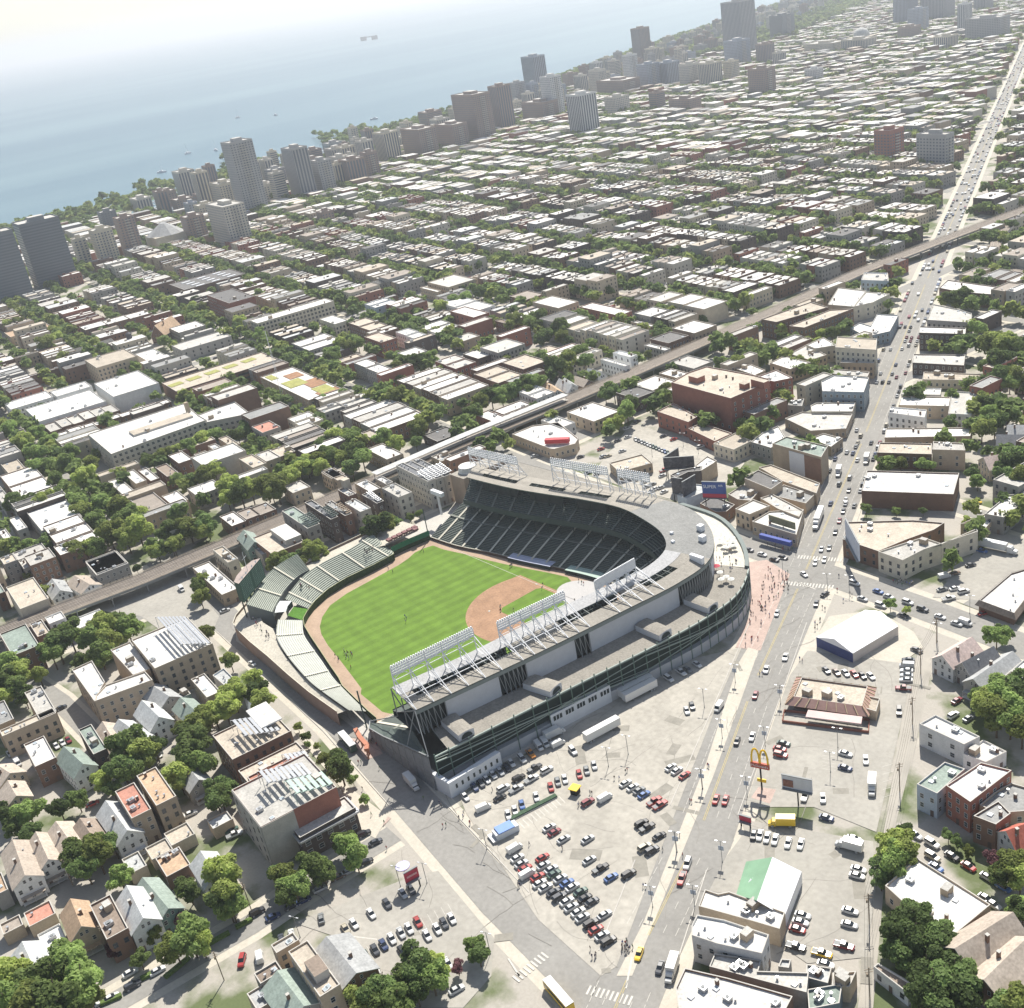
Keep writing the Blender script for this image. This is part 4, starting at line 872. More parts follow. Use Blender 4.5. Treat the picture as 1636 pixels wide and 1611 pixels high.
for a,b_,h,w,r_,n in [((250,320),(490,303),11,'grey','white',2),((440,405),(582,378),6,'brick','tan',1),((540,412),(718,435),11,'grey','white',2),((590,290),(740,295),12,'red','tan',1),((735,268),(895,280),11,'white','white',2),((740,490),(1172,512),11,('tan','brick','brick'),('white','pale','white'),6),((490,655),(880,652),10,('brick','grey'),('white','white','pale'),4),((920,405),(1112,405),12,'red','pale',2),((1100,465),(1330,463),10,'brick','tan',2),((1230,410),(1445,402),11,'brick','tan',1),((1130,340),(1340,322),12,'grey','pale',1)]:
    FL(B3,a,b_,h,w,r_,cl,n=n,clut=2)
cl='houses farther up the street of trees'
for a,b_,h,w,r_,n in [((990,170),(1172,177),12,'red','white',1),((1375,128),(1590,125),10,'tan','white',1),((380,207),(515,212),10,'cream','white',1),((515,225),(700,232),9,'brick','tan',2),((590,137),(742,122),12,'blue','white',2),((840,245),(1035,235),9,'grey','white',2),((930,130),(1200,140),11,'white','white',2),((1265,100),(1430,90),7,'brick','deck',1),((1000,295),(1130,285),8,'tan','pale',1),((745,365),(885,355),10,'grey','white',1),((1050,370),(1190,370),9,'dark','white',1),((1200,215),(1280,220),8,'brick','brown',1),((1395,350),(1510,345),7,'tan','tan',1),((510,70),(715,25),11,'grey','white',3),((850,60),(950,75),8,'tan','white',1),((885,35),(1110,20),11,'tan','pale',1)]:
    FL(B3,a,b_,h,w,r_,cl,n=n,clut=1)
cl='houses left of the station'
for a,b_,h,w,r_,n in [((230,672),(400,672),9,'cream','white',2),((205,735),(310,745),5,'tan','white',1),((600,815),(772,835),8,'tan','white',1),((390,917),(512,945),8,'tan','tan',1),((865,750),(1042,738),5,'dark','dark',1),((575,740),(702,736),9,'brick','tan',1),((365,625),(500,610),8,'grey','pale',2),((455,595),(640,570),8,'grey','pale',2),((1110,655),(1245,662),6,'red','white',1),((1190,635),(1420,622),6,'brick','white',2),((1310,548),(1480,545),8,'white','white',2)]:
    FL(B3,a,b_,h,w,r_,cl,n=n,clut=2)
GH(B3,(1440,500),(1490,535),8,9,6,'orange','white','gabled houses right beside the tracks'); GH(B3,(1500,482),(1560,515),7,10,6,'mush','white','gabled houses right beside the tracks')
GH(C3,(590,480),(625,505),7,9,6,'mush','white','gabled houses right beside the tracks'); GH(C3,(640,470),(700,490),8,8,5,'shtan','brick','gabled houses right beside the tracks'); GH(C3,(700,435),(765,450),8,9,5,'mush','white','gabled houses right beside the tracks')
cl='low blocks beside the south tracks'
for a,b_,h,w,r_ in [((600,642),(850,637),7,'tan','white'),((830,552),(1012,545),8,'dark','dark'),((905,512),(1112,497),7,'tan','white'),((1030,460),(1170,460),7,'tan','white'),((1080,410),(1282,405),8,'grey','pale'),((770,392),(895,420),9,'white','white'),((815,365),(930,375),11,'white','mush'),((480,680),(640,690),6,'white','white'),((1090,250),(1300,235),10,'tan','white'),((990,300),(1170,285),9,'brick','dark'),((960,330),(1085,345),7,'grey','white'),((660,150),(905,170),9,'red','white'),((915,180),(1080,165),11,'grey','white'),((780,215),(905,235),8,'grey','pale'),((900,220),(1015,235),7,'tan','white'),((665,260),(775,285),8,'grey','pale'),((770,265),(885,280),7,'tan','white')]:
    FL(C3,a,b_,h,w,r_,cl,clut=2)
o=PB(C3,[(345,745),(440,705),(560,690),(655,765),(640,790),(540,815),(520,812)],6,'tan','white','low triangular tan block with white roof and red rooftop sign by the station',clut=4)
p=g(*C3(555,775),8); p2=g(*C3(500,775),8); p3=g(*C3(612,770),8); l=o.location; m=MB(); q=line(p2,p3,3.2); m.prism([(x-l.x,y-l.y) for x,y in q],7,9.4); m.build('rooftop_sign',mat('red sign panel',(.5,.05,.06),.6,var=.1),o)
# --- big brick building and the blocks behind the home-plate corner
PB(KK,[(105,245),(230,172),(370,125),(720,190),(835,220),(840,240),(548,365)],20,'red','tan','large red brown brick warehouse with tan roof, biggest block right of the south lot',clut=9,kind='brick_warehouse',sp=5,wmax=40)
OW=[x for x in bpy.data.objects if x.name.startswith('brick_warehouse')][0]; on(OW,KK,(232,190),(355,185),20,3.5,'roof_step',[W_['red'],R_['tan']]); on(OW,KK,(700,215),(835,225),20,4,'roof_step',[W_['red'],R_['tan']]); on(OW,KK,(612,245),(690,240),20,3,'roof_step',[W_['red'],R_['tan']])
PB(KK,[(0,462),(120,400),(300,500),(232,542)],9,'red','tan','lower brick wing in front of the large brick warehouse',clut=3,sp=5); PB(KK,[(232,590),(330,550),(560,625),(430,685)],6,'red','tan','lowest brick wing at the foot of the brick warehouse',sp=5)
PB(KK,[(420,702),(585,622),(705,682),(572,748)],7,'cream','tan','square cream building with flat tan roof beside the beer garden',clut=2)
PB(KK,[(700,690),(790,620),(905,570),(960,660),(850,735)],7,'grey','white','white roofed grey building behind the cream square one',clut=6)
o=PB(KK,[(860,702),(965,650),(1275,722),(1225,805)],14,'tan','green','tall tan building with white and brown wall panels facing the ballpark',clut=9,win=False)
R=[(p[0]-o.location.x,p[1]-o.location.y) for p in pp_(KK,[(860,702),(1225,805)],14)]
for t0,t1,mt,nm in ((.35,.66,WHT,'white_panel'),(.66,.985,W_['brick'],'brown_panel')):
    a=[R[0][i]+(R[1][i]-R[0][i])*t0 for i in (0,1)]; b_=[R[0][i]+(R[1][i]-R[0][i])*t1 for i in (0,1)]; m=MB(); m.prism(line(a,b_,.5),1.5,13.2); m.build(nm,mt,o)
PB(KK,[(652,962),(755,900),(935,985),(850,1045)],9,'tan','dark','tan block with dark square roof behind the marquee corner',clut=2,win=False)
PB(KK,[(760,880),(850,860),(1215,1000),(1190,1075),(940,985)],6,'tan','tan','long low tan roofed shop running to the avenue',win=False,clut=2)
PB(KK,[(850,1088),(945,1010),(1175,1085),(1110,1150)],5,'tan','grey','grey roofed low shop between the tan shop and the corner',win=False,clut=4)
PB(KK,[(583,1190),(718,1120),(842,1168),(690,1232)],8,'tan','white','square building with clean white roof left of the corner bar',clut=0)
o=PB(KK,[(708,1285),(838,1210),(1095,1195),(1040,1385)],6,'tan','white','corner sports bar with long blue awning and rooftop board',clut=3)
p1,p2=g(*KK(770,1390),3.2),g(*KK(1000,1450),3.2); l=o.location; m=MB(); q=line(p1,p2,1.8); m.prism([(x-l.x,y-l.y) for x,y in q],2.6,4.6); m.build('awning',mat('blue awning',(.06,.09,.32),.7,var=.15,scale=1),o)
p1,p2=g(*KK(835,1250),8.5),g(*KK(1030,1310),8.5); m=MB(); q=line(p1,p2,.5); m.prism([(x-l.x,y-l.y) for x,y in q],6.6,10); m.build('rooftop_board',[mat('brown green board',(.2,.2,.13),.7,var=.3,scale=.5)],o)
PB(KK,[(770,1110),(860,1080),(1090,1200),(1060,1250),(900,1190)],6.5,'tan','pale','pale roofed shop directly behind the corner sports bar',noblk=True,win=False)
PB(KK,[(320,1150),(420,1090),(580,1160),(520,1210),(440,1215)],5,'brick','dark','black roofed bar with yellow front across from the home plate gate',clut=3)
PB(KK,[(150,1090),(250,1000),(330,1010),(420,1040),(220,1115)],5,'blue','mush','blue fronted bar with white canopy behind the ballpark',win=False,clut=0)
PB(KK,[(530,1080),(640,1010),(760,1060),(700,1130),(600,1120)],5,'tan','pale','pale roofed low shop between the blue board and the square block',win=False)
PB(KK,[(285,865),(375,795),(445,830),(420,850),(330,905)],8,'tan','white','narrow tan building with white roof beside the black board',win=False)
PB(KK,[(100,935),(180,900),(330,870),(330,905),(230,915),(140,960)],9,'dark','dark','dark wedge shaped building with curved board',win=False)
FL(C3,(800,880),(1000,880),5,'tan','tan','',label='small square building with tan roof alone in the south lot',clut=4,ang=GA+.3)
# --- avenue, far blocks and right side
for L_,h,w,r_,lb in [([(690,500),(750,470),(912,482),(888,550),(695,545)],11,'steel','white','black glass fronted building with white roof on the avenue'),
 ([(690,460),(750,440),(915,455),(905,478),(760,465)],7,'tan','pale','pale roofed shop with vents behind the black glass fronted building'),
 ([(640,612),(665,600),(850,595),(835,640),(645,640)],6,'cream','white','long white roofed shop below the black glass building'),
 ([(520,672),(600,642),(835,652),(805,720),(640,730)],5,'tan','pale','wide cluttered pale roof along the avenue'),
 ([(640,765),(700,742),(790,765),(735,805)],5,'tan','white','small bright white roof behind the tall tan building'),
 ([(540,590),(610,580),(600,615),(535,610)],6,'grey','grey','small grey roofed shed behind the shops'),
 ([(755,340),(765,290),(950,300),(945,352)],16,'cream','tan','tall cream theatre building on the avenue'),
 ([(780,412),(785,392),(945,385),(935,415)],9,'tan','pale','low stage block in front of the cream theatre'),
 ([(410,208),(640,128),(722,152),(480,222)],12,'brick','tan','left wing of the tan roofed courtyard flats by the tracks'),
 ([(540,240),(730,165),(840,158),(610,248)],12,'brick','tan','right wing of the tan roofed courtyard flats by the tracks'),
 ([(720,140),(770,60),(900,75),(840,150)],10,'cream','white','white roofed flats behind the courtyard flats'),
 ([(840,150),(900,80),(1010,90),(930,130)],10,'cream','white','cream flats with white roof near the bend of the avenue'),
 ([(825,250),(870,225),(920,240),(950,185),(1050,190),(1010,265),(900,290)],7,'steel','white','irregular dark fronted shops with white roofs on the avenue'),
 ([(620,328),(700,293),(762,330),(660,345)],10,'cream','white','cream block with white roof left of the theatre'),
 ([(540,370),(620,328),(715,375),(640,400)],8,'tan','pale','tan block with pale roof left of the theatre'),
 ([(450,412),(520,378),(640,410),(545,442)],8,'tan','white','tan block with two white roof strips by the brick warehouse'),
 ([(380,480),(480,445),(556,482),(470,500)],14,'red','white','brick tower with white roof touching the warehouse'),
 ([(290,440),(360,418),(430,447),(380,470)],9,'tan','white','low white roofed block behind the warehouse'),
 ([(875,25),(890,-10),(1000,-8),(1005,30)],12,'blue','pale','blue grey corner building near the railway bridge'),
 ([(1062,560),(1075,528),(1250,532),(1246,562)],7,'white','white','upper white roofed hall right of the avenue'),
 ([(1050,610),(1062,568),(1292,573),(1285,615)],7,'tan','white','wide white roofed hall right of the avenue'),
 ([(1282,650),(1300,545),(1425,552),(1388,655)],7,'white','pale','white walled hall with pale roof next to the alley'),
 ([(1003,645),(1012,618),(1182,632),(1172,668)],9,'white','white','white walled shop with white roof facing the avenue'),
 ([(985,762),(992,718),(1395,715),(1385,755)],6,'tan','white','long low white roofed workshop right of the avenue'),
 ([(950,832),(962,785),(1205,790),(1205,840)],8,'brick','tan','brick block with cluttered tan roof right of the avenue'),
 ([(1208,818),(1212,780),(1352,788),(1362,822)],10,'tan','pale','tan block joined behind the cluttered roof block'),
 ([(1162,490),(1168,455),(1442,465),(1440,495)],5,'orangew','tan','long low orange walled shop'),
 ([(1115,412),(1120,372),(1362,375),(1355,425)],7,'dark','pale','dark fronted low block right of the avenue'),
 ([(1147,272),(1150,242),(1365,250),(1362,278)],11,'dark','white','dark four bay flats with white roof right of the avenue'),
 ([(1183,212),(1212,138),(1340,165),(1392,182),(1390,225)],9,'grey','pale','large windowless grey block right of the avenue'),
 ([(1240,62),(1280,25),(1532,60),(1510,95),(1330,80)],9,'brick','white','white roofed brick block beyond the grey block'),
 ([(1452,1118),(1560,1030),(1640,1025),(1640,1060),(1540,1135)],8,'grey','white','grey garage with white roof by the truck yard'),
 ([(1340,1165),(1500,1100),(1500,1135),(1430,1215),(1420,1160)],5,'tan','white','low white roofed annex by the truck yard')]:
    if w=='orangew': w='beige'
    PB(D3,L_,h,W_[w] if w not in W_ else w,r_,lb,clut=5)
GH(D3,(1636,745),(1510,745),13,11,7,'slate','grey','houses behind the right alley'); GH(D3,(1560,830),(1450,850),12,10,6,'pink','beige','houses behind the right alley'); GH(D3,(1600,560),(1480,560),12,9,6,'shtan','beige','houses behind the right alley'); GH(D3,(1636,430),(1570,440),12,9,6,'shtan','tan','houses behind the right alley'); GH(D3,(1636,700),(1560,700),10,9,6,'shingle','beige','houses behind the right alley')
PB(MM,[(705,22),(735,-95),(1265,-80),(1232,42)],8,'brick','white','large dark brick hall with wide white roof right of the avenue',clut=5,win=False)
PB(MM,[(597,300),(622,200),(1000,190),(1180,205),(1120,245),(965,300),(800,368)],8,'brick','tan','wide tan roofed corner club beneath the tilted billboard',clut=5,sp=4)
PB(MM,[(800,370),(1055,288),(1165,325),(1365,238),(1372,255),(1062,358),(940,420)],9,'cream','pale','cream arcaded building with arched windows beside the corner club',clut=5,sp=3.2,noblk=False)
o=PB(MM,[(1378,650),(1560,495),(1645,470),(1645,640),(1580,725)],4.6,'brown' if 0 else 'brick','white','taco restaurant with brown eaves and orange arch at the right edge',clut=4,win=False)
l=o.location; P=ccw(pp_(MM,[(1378,650),(1560,495),(1645,470),(1645,640),(1580,725)],4.6)); m=MB(); Q=[(p[0]-l.x,p[1]-l.y) for p in P]; O=inset(Q,-1.2)
for i in range(len(Q)): j=(i+1)%len(Q); m.poly([(*O[i],3.2),(*O[j],3.2),(*Q[j],5.3),(*Q[i],5.3)])
m.build('eaves',R_['brown'],o)
blk([g(*p) for p in [(1345,860),(1378,800),(1535,800),(1565,850)]])
# white event tent
P=pp_(MM,[(445,855),(725,698),(915,792),(655,948)],4.2); P=ccw(P); blk(P); c=np.mean(P,axis=0); o=emp('event_tent',(c[0],c[1],0))
Q=[(p[0]-c[0],p[1]-c[1]) for p in P]; e=[math.hypot(Q[i][0]-Q[(i+1)%4][0],Q[i][1]-Q[(i+1)%4][1]) for i in range(4)]; k=0 if e[0]<e[1] else 1
r0=((Q[k][0]+Q[(k+1)%4][0])/2,(Q[k][1]+Q[(k+1)%4][1])/2); r1=((Q[(k+2)%4][0]+Q[(k+3)%4][0])/2,(Q[(k+2)%4][1]+Q[(k+3)%4][1])/2)
TENT=mat('white tent fabric',(.8,.8,.8),.6,var=.03); m=MB(); a,b_,c_,d_=Q[k],Q[(k+1)%4],Q[(k+2)%4],Q[(k+3)%4]
m.poly([(*b_,4.2),(*c_,4.2),(*r1,7),(*r0,7)]); m.poly([(*d_,4.2),(*a,4.2),(*r0,7),(*r1,7)]); m.poly([(*a,4.2),(*b_,4.2),(*r0,7)]); m.poly([(*c_,4.2),(*d_,4.2),(*r1,7)]); m.build('tent_roof',TENT,o)
m=MB(); [m.poly([(*Q[i],0),(*Q[(i+1)%4],0),(*Q[(i+1)%4],4.2),(*Q[i],4.2)],1 if (Q[i][0]+Q[(i+1)%4][0]<0 and Q[i][1]+Q[(i+1)%4][1]>0) else 0) for i in range(4)]; m.build('tent_wall',[mat('navy tent wall',(.06,.08,.2),.7,var=.2,scale=.5),mat('beige tent wall',(.5,.46,.43),.8,var=.1)],o); tag(o,'big white event tent with beige front and navy blue end by the crossing','tent')
# fast-food restaurant with mansard roof
o=PB(BB,[(850,308),(902,182),(1335,240),(1298,372)],4.4,'brick','tan','fast-food restaurant with rust red mansard roof and yellow ribs',kind='restaurant',clut=8,win=False); l=o.location
P=ccw(pp_(BB,[(850,308),(902,182),(1335,240),(1298,372)],4.4)); Q=[(p[0]-l.x,p[1]-l.y) for p in P]; O=inset(Q,-2.6); m=MB(); mr_=MB()
for i in range(4):
    j=(i+1)%4; m.poly([(*O[i],2.9),(*O[j],2.9),(*Q[j],5.1),(*Q[i],5.1)])
    for k in range(9): t=k/8; a=[O[i][q]+(O[j][q]-O[i][q])*t for q in (0,1)]; b_=[Q[i][q]+(Q[j][q]-Q[i][q])*t for q in (0,1)]; mr_.bar((*a,3),(*b_,5.2),.14)
m.build('mansard_roof',mat('rust red mansard',(.4,.25,.21),.8,var=.15,scale=.5),o); mr_.build('roof_rib',mat('yellow cream rib',(.6,.5,.3),.7),o)
R=pp_(BB,[(945,385),(1300,430),(1292,476),(928,430)],3.2); m=MB(); m.prism([(p[0]-l.x,p[1]-l.y) for p in R],2.8,3.2); m.build('awning',mat('pale pink awning',(.55,.42,.4),.8,var=.1),o)
m=MB(); R=pp_(BB,[(790,400),(1345,460),(1340,540),(778,470)],0)
for i in range(4): m.prism(line((R[i][0]-l.x,R[i][1]-l.y),(R[(i+1)%4][0]-l.x,R[(i+1)%4][1]-l.y),.3),0,1.1)
m.build('patio_wall',W_['red'],o)
R=pp_(BB,[(1325,300),(1415,320),(1390,405),(1320,385)],3.5); bldg('refuse_enclosure',R,3.5,'tan','tan',label='small tan shed attached at the right of the fast-food restaurant',win=False,clut=0)
# white club building group at the bottom
o=emp('beer_tent',(*g(*JJ(680,480)),0)); l=o.location
hh=5; V=lambda x,y,z:(g(*JJ(x,y),z)[0]-l.x,g(*JJ(x,y),z)[1]-l.y,z)
GT=mat('green tent fabric',(.2,.34,.22),.6,var=.18,scale=.15)
m=MB(); m.poly([V(540,355,4.5),V(475,570,4.5),V(610,610,9),V(712,325,9)][::-1],0); m.poly([V(712,325,9),V(610,610,9),V(790,715,4.5),V(903,420,4.5)][::-1],1); m.poly([V(712,325,9),V(903,420,4.5),V(540,355,4.5)],0); m.build('tent_roof',[GT,TENT],o)
m=MB(); bb=[V(540,355,4.5),V(475,570,4.5),V(790,715,4.5),V(903,420,4.5)]
for i in range(4): a,b_=bb[i],bb[(i+1)%4]; m.poly([(a[0],a[1],0),(b_[0],b_[1],0),b_,a])
m.build('tent_wall',TENT,o); m=MB()
for i in range(4):
    a=V(545+i*14,560-i*6-40,5.2); b_=V(575+i*14,470-i*6,6.4); m.bar(a,b_,.35)
m.build('white_lettering',WSTEEL,o); tag(o,'tent with green left slope and white right slope by the white club','tent'); blk([(p[0]+l.x,p[1]+l.y) for p in bb])
for L_,h,w,r_,lb in [([(230,655),(272,545),(360,575),(430,560),(795,695),(760,805),(590,755)],6,'tan','white','wide bright white roof below the green and white tent'),
 ([(185,780),(220,712),(400,745),(690,842),(645,965),(350,900),(185,845)],9,'white','white','white club building with blocky rooftop cabins'),
 ([(80,1190),(140,1060),(420,1125),(845,1245),(800,1330),(100,1330)],8,'brick','white','large white roofed hall at the bottom edge with many units'),
 ([(335,965),(640,1010),(620,1080),(950,1090),(935,1220),(300,1050)],6.5,'grey','pale','ribbed metal roofed shed between the two white club roofs'),
 ([(935,1035),(1100,1060),(1075,1160),(930,1120)],5,'grey','mush','silver vaulted shed behind the beer garden'),
 ([(1110,1090),(1262,1080),(1215,1185),(1100,1170)],5,'tan','pale','small pale roofed shed near the alley end'),
 ([(770,1000),(835,1005),(820,1060),(750,1050)],5,'grey','mush','tiny silver roofed shed beside the beer garden opening'),
 ([(940,1200),(1170,1160),(1150,1290),(950,1330)],5,'steel','green','green grey plant building behind the large white hall')]:
    o=PB(JJ,L_,h,w,r_,lb,clut=7,win=(h>8.5),noblk=True)
blk(pp_(JJ,[(80,1190),(270,545),(800,690),(1260,1080),(1150,1330),(80,1330)],5))
for x0,y0,x1,y1,z in [(405,800,500,830,9),(505,830,615,850,9)]:
    R=rp(JJ,(x0,y0),(x1,y1),z+2.4,math.atan2(CLD[1],CLD[0])+math.pi); 
# --- right side houses
house(g(*R3(1160,112),9),g(*R3(912,262),9),9,9.5,6,'pink','white',label='white gabled house with pinkish roof beside the alley')
house(g(*R3(1345,180),9.5),g(*R3(1085,315),9.5),7,9.5,6,'slate','grey',label='grey house with dark slate gable beside the pink roofed house'); house(g(*R3(1510,235),8),g(*R3(1180,465),8),8,8.5,5.5,'shingle','grey',label='long grey roofed rear house behind the slate gable')
PB(R3,[(1405,470),(1611,300),(1700,400),(1611,480)],6,'white','white','bright white flat roof cut by the right edge above the big tree')
PB(R3,[(712,852),(852,775),(1232,962),(1096,1030)],8,'white','white','white three storey flats with cream roof beside the alley',sp=4,ww=1.5)
PB(R3,[(1090,1112),(1260,988),(1462,1090),(1285,1182)],5,'white','white','low white block behind the white three storey flats')
PB(R3,[(692,1370),(930,1180),(1105,1240),(866,1452)],9,'blue','green','pale blue three storey house with flat grey green roof',sp=2.6)
PB(R3,[(942,1382),(1240,1185),(1505,1252),(1150,1525)],11,'red','white','brick flats with bright white roof and porches',sp=3)
PB(R3,[(1230,1550),(1360,1440),(1500,1360),(1640,1400),(1640,1600),(1380,1620)],8,'tan','grey','tan flats with grey roof at the right edge')
PB(R4,[(392,640),(648,418),(1238,792),(925,1052),(720,900),(770,850),(660,790),(600,830)],6,'tan','white','large L shaped commercial block with bright white roofs',clut=7,sp=5)
house(g(*R4(1410,850),12),g(*R4(960,1130),12),13,12,7,'shtan','brick',label='big brick house with broad tan gable below the white commercial block'); house(g(*R4(1530,1060),11),g(*R4(1190,1390),11),13,11.5,7,'shtan','brick',label='second big brick house with tan gable at the right edge')
PB(R4,[(300,1290),(335,1260),(640,1440),(575,1505)],4,'white','brown','row of white alley garages with brown roof')
house(g(*R4(1530,130),10),g(*R4(1370,190),10),8,10,6.5,'red','white',label='white house with bright red orange roof at the right edge')
PB(R4,[(1100,80),(1300,-40),(1400,60),(1280,150)],9,'brick','grey','dark brick flats with grey roof above the red roofed house')
house(g(*R4(1530,1400),6),g(*R4(1440,1480),6),9,7,4,'mush','white',label='low pale roofed shed at the right edge below the big tan gable')
# --- lower-left neighbourhood, flats
cl='blocks facing the bleachers across the street'
o=FL(E4,(820,640),(1325,662),15,'tan','white','',label='tall tan block with rooftop seats facing the bleachers',clut=6,sp=4,kind='rooftop_club')[0]; rooftop_seats(o,E4,(990,560),(1310,660),16,5,8)
o=FL(E6,(0,300),(490,272),12,'brick','tan','',label='tan roofed brick block with white canopy and rooftop seats',clut=8,kind='rooftop_club')[0]; rooftop_seats(o,E6,(130,270),(420,265),12.6,4.5,7); on(o,E6,(205,140),(430,185),14.5,.5,'roof_canopy',[WSTEEL,R_['white']])
o=FL(E6,(160,520),(592,412),11,'brick','tan','',label='brick block with tan roof next to the white canopy block',clut=4,kind='rooftop_club')[0]
o=FL(E6,(215,560),(640,475),13,'brick','terra','',label='brick block with red rooftop deck and seats',clut=8,kind='rooftop_club')[0]; rooftop_seats(o,E6,(450,470),(600,430),13.6,3,5)
o=FL(E6,(120,640),(772,622),16,'red','pale','',label='biggest club block, red brick with blank grey wall and green rooftop seats',clut=14,win=False,kind='rooftop_club')[0]
P=rp(E6,(120,640),(772,622),16); l=o.location; P=[(p[0]-l.x,p[1]-l.y) for p in P]; a_,b_=P[3],P[0]; c_=P[2]   # north-west, south-west, north-east corners
t_=(a_[0]+(b_[0]-a_[0])*.42,a_[1]+(b_[1]-a_[1])*.42); m=MB(); m.prism(line(a_,t_,.5),0,16.4); m.build('blank_grey_wall',W_['stone'],o); m=MB(); m.prism(line(a_,c_,.5),0,16.4); m.build('grey_stair_wall',W_['grey'],o)
for k in range(4):
    for f in range(4): q=(a_[0]+(c_[0]-a_[0])*(k+.5)/4,a_[1]+(c_[1]-a_[1])*(k+.5)/4); inst('window',winmesh(1.15,1.6,DFR),o,(q[0],q[1]+.27,1.5+f*3.7),math.atan2(a_[1]-c_[1],a_[0]-c_[0]))
rooftop_seats(o,E6,(300,600),(620,540),16.6,5,9); rooftop_seats(o,E6,(460,640),(750,600),16.6,3.5,6,mat('pale green seat',(.4,.52,.45),.7))
o=FL(E6,(482,862),(890,750),9,'dark','pale','',label='dark brick corner hall with grey roof and cornice',clut=3,sp=3.4,ww=1.6)[0]
m=MB(); P=ccw(rp(E6,(482,862),(890,750),9)); l=o.location; Q=inset([(p[0]-l.x,p[1]-l.y) for p in P],-.5)
for i in range(4): m.prism(line(Q[i],Q[(i+1)%4],.7),7.6,8.3)
m.build('cornice',METAL,o)
cl='white or tan flats left of the bleacher street'
U=[((450,822),(600,1018),12)]
for a,b_,lb in [((450,822),(640,880),'left wing of the tan courtyard flats'),((588,992),(952,892),'front wing of the tan courtyard flats'),((690,702),(950,880),'right wing of the tan courtyard flats')]: pass
PB(E4,[(450,825),(575,768),(655,900),(600,1000),(590,1022)],12,'tan','white','left wing of the tan courtyard flats',sp=3); PB(E4,[(592,1022),(600,985),(660,920),(905,835),(952,888)],12.3,'tan','white','front wing of the tan courtyard flats',sp=3.4); PB(E4,[(690,702),(815,650),(935,820),(905,832),(830,858)],12,'tan','white','right wing of the tan courtyard flats',win=False)
cl='blocks left of the courtyard flats'
for a,b_,h,w,r_ in [((155,968),(355,1085),10,'tan','pale'),((0,1205),(352,1095),10,'tan','tan'),((-80,1060),(90,1130),10,'tan','grey'),((490,1200),(668,1315),9,'dark','green'),((150,1292),(352,1372),9,'brick','white')]: FL(E4,a,b_,h,w,r_,cl,clut=4)
FL(E4,(40,312),(305,380),10,'cream','tan','',label='pale cream walled block with tan roof beside the tracks',clut=3,win=False); FL(E4,(535,158),(802,162),8,'grey','white','',label='grey walled white roofed block just beyond the tracks',clut=3)
cl='flats beyond the tracks'
for a,b_,h,w,r_ in [((0,130),(110,140),11,'grey','tan'),((150,120),(350,120),11,'brick','pale'),((335,60),(520,60),10,'brick','white'),((470,0),(640,20),9,'brick','white'),((-60,190),(30,340),9,'brick','green')]: FL(E4,a,b_,h,w,r_,cl,clut=3)
cl='far roofs at the left edge'
for a,b_,h,w,r_,n in [((0,940),(250,990),10,'brick','white',2),((0,880),(145,930),9,'tan','tan',1),((-40,1000),(60,1060),8,'grey','pale',1),((125,1110),(385,1130),10,'grey','white',1),((200,1180),(470,1230),10,'brick','white',3),((0,1190),(60,1230),8,'grey','white',1),((40,1140),(130,1180),9,'grey','white',1),((0,840),(60,870),8,'red','terra',1),((60,1300),(250,1320),8,'grey','pale',2),((400,1340),(590,1344),8,'grey','white',1)]: FL(A3,a,b_,h,w,r_,cl,n=n,clut=3)
cl='low roofs near the white trailer'
FL(E4,(0,602),(248,672),11,'brick','green',cl,clut=5); FL(E4,(185,540),(315,590),7,'brick','tan',cl,clut=5); FL(E4,(280,500),(412,500),7,'white','white',cl,clut=1); FL(E4,(420,525),(665,500),5,'white','white',cl,clut=4)
PB(E4,[(1325,860),(1395,815),(1540,960),(1520,1000),(1440,960)],6,'blue','mush','long low building with blue and white mural wall by the street',win=False)
FL(E4,(1190,885),(1375,960),8,'tan','white','',label='cream block with white roof beside the blue mural building'); FL(E4,(1080,990),(1190,975),6,'green','green','',label='little mint green roofed shed among the grey gables',win=False)
cl='rooftop clubs facing the right field stands'
for a,b_,h,w,r_,n,st in [((970,165),(1285,205),15,'stone','slate',3,1),((890,290),(1062,312),12,'stone','pale',1,0),((790,322),(902,362),12,'dark','slate',1,1),((680,372),(828,402),12,'stone','mush',1,0),((735,262),(885,288),12,'tan','white',1,0),((640,300),(745,320),12,'brick','pale',1,0),((855,235),(955,255),12,'grey','white',1,0),((575,372),(722,432),11,'brick','grey',1,1),((452,372),(642,452),13,'dark','slate',1,1),((322,420),(538,492),13,'grey','green',1,1),((150,575),(452,592),9,'brick','tan',1,0),((150,622),(272,645),6,'grey','white',1,0),((1170,110),(1300,110),9,'tan','pale',1,0)]:
    for o in FL(S1,a,b_,h,w,r_,cl,n=n,axis=1 if n>1 else 0,clut=4,kind='rooftop_club',fl=3.6):
        if st:
            l=o.location; me=next(c for c in o.children if c.name.startswith('roof')).data; xs=[v.co.x for v in me.vertices]; ys=[v.co.y for v in me.vertices]; m=MB(); x0,x1,y0,y1=min(xs)+1.5,max(xs)-1.5,min(ys)+1.5,max(ys)-1.5; x1=min(x1,x0+10)
            for k in range(7): t=k/7; m.box(x0+(x1-x0)*t,y0,h+.6+2.8*t,x0+(x1-x0)*(t+.1),y1,h+.85+2.8*t)
            for yy in (y0,(y0+y1)/2,y1): m.bar((x0,yy,h+.5),(x1,yy,h+3.5),.1); m.bar((x1,yy,h),(x1,yy,h+3.5),.1)
            m.build('rooftop_seating',[METAL,DSTEEL,WOOD][int(h)%3],o)
        if w=='brick' and h==9: on(o,S1,(255,520),(430,548),h,3,'rooftop_cabin',[CONC,R_['white']])
m=MB(); m.box(-1.8,-1.8,0,1.8,1.8,17); p=g(*S1(705,340),6); o=m.build('stair_tower',W_['cream'],None,(p[0],p[1],0)); tag(o,'narrow beige stair tower between the rooftop clubs','tower')
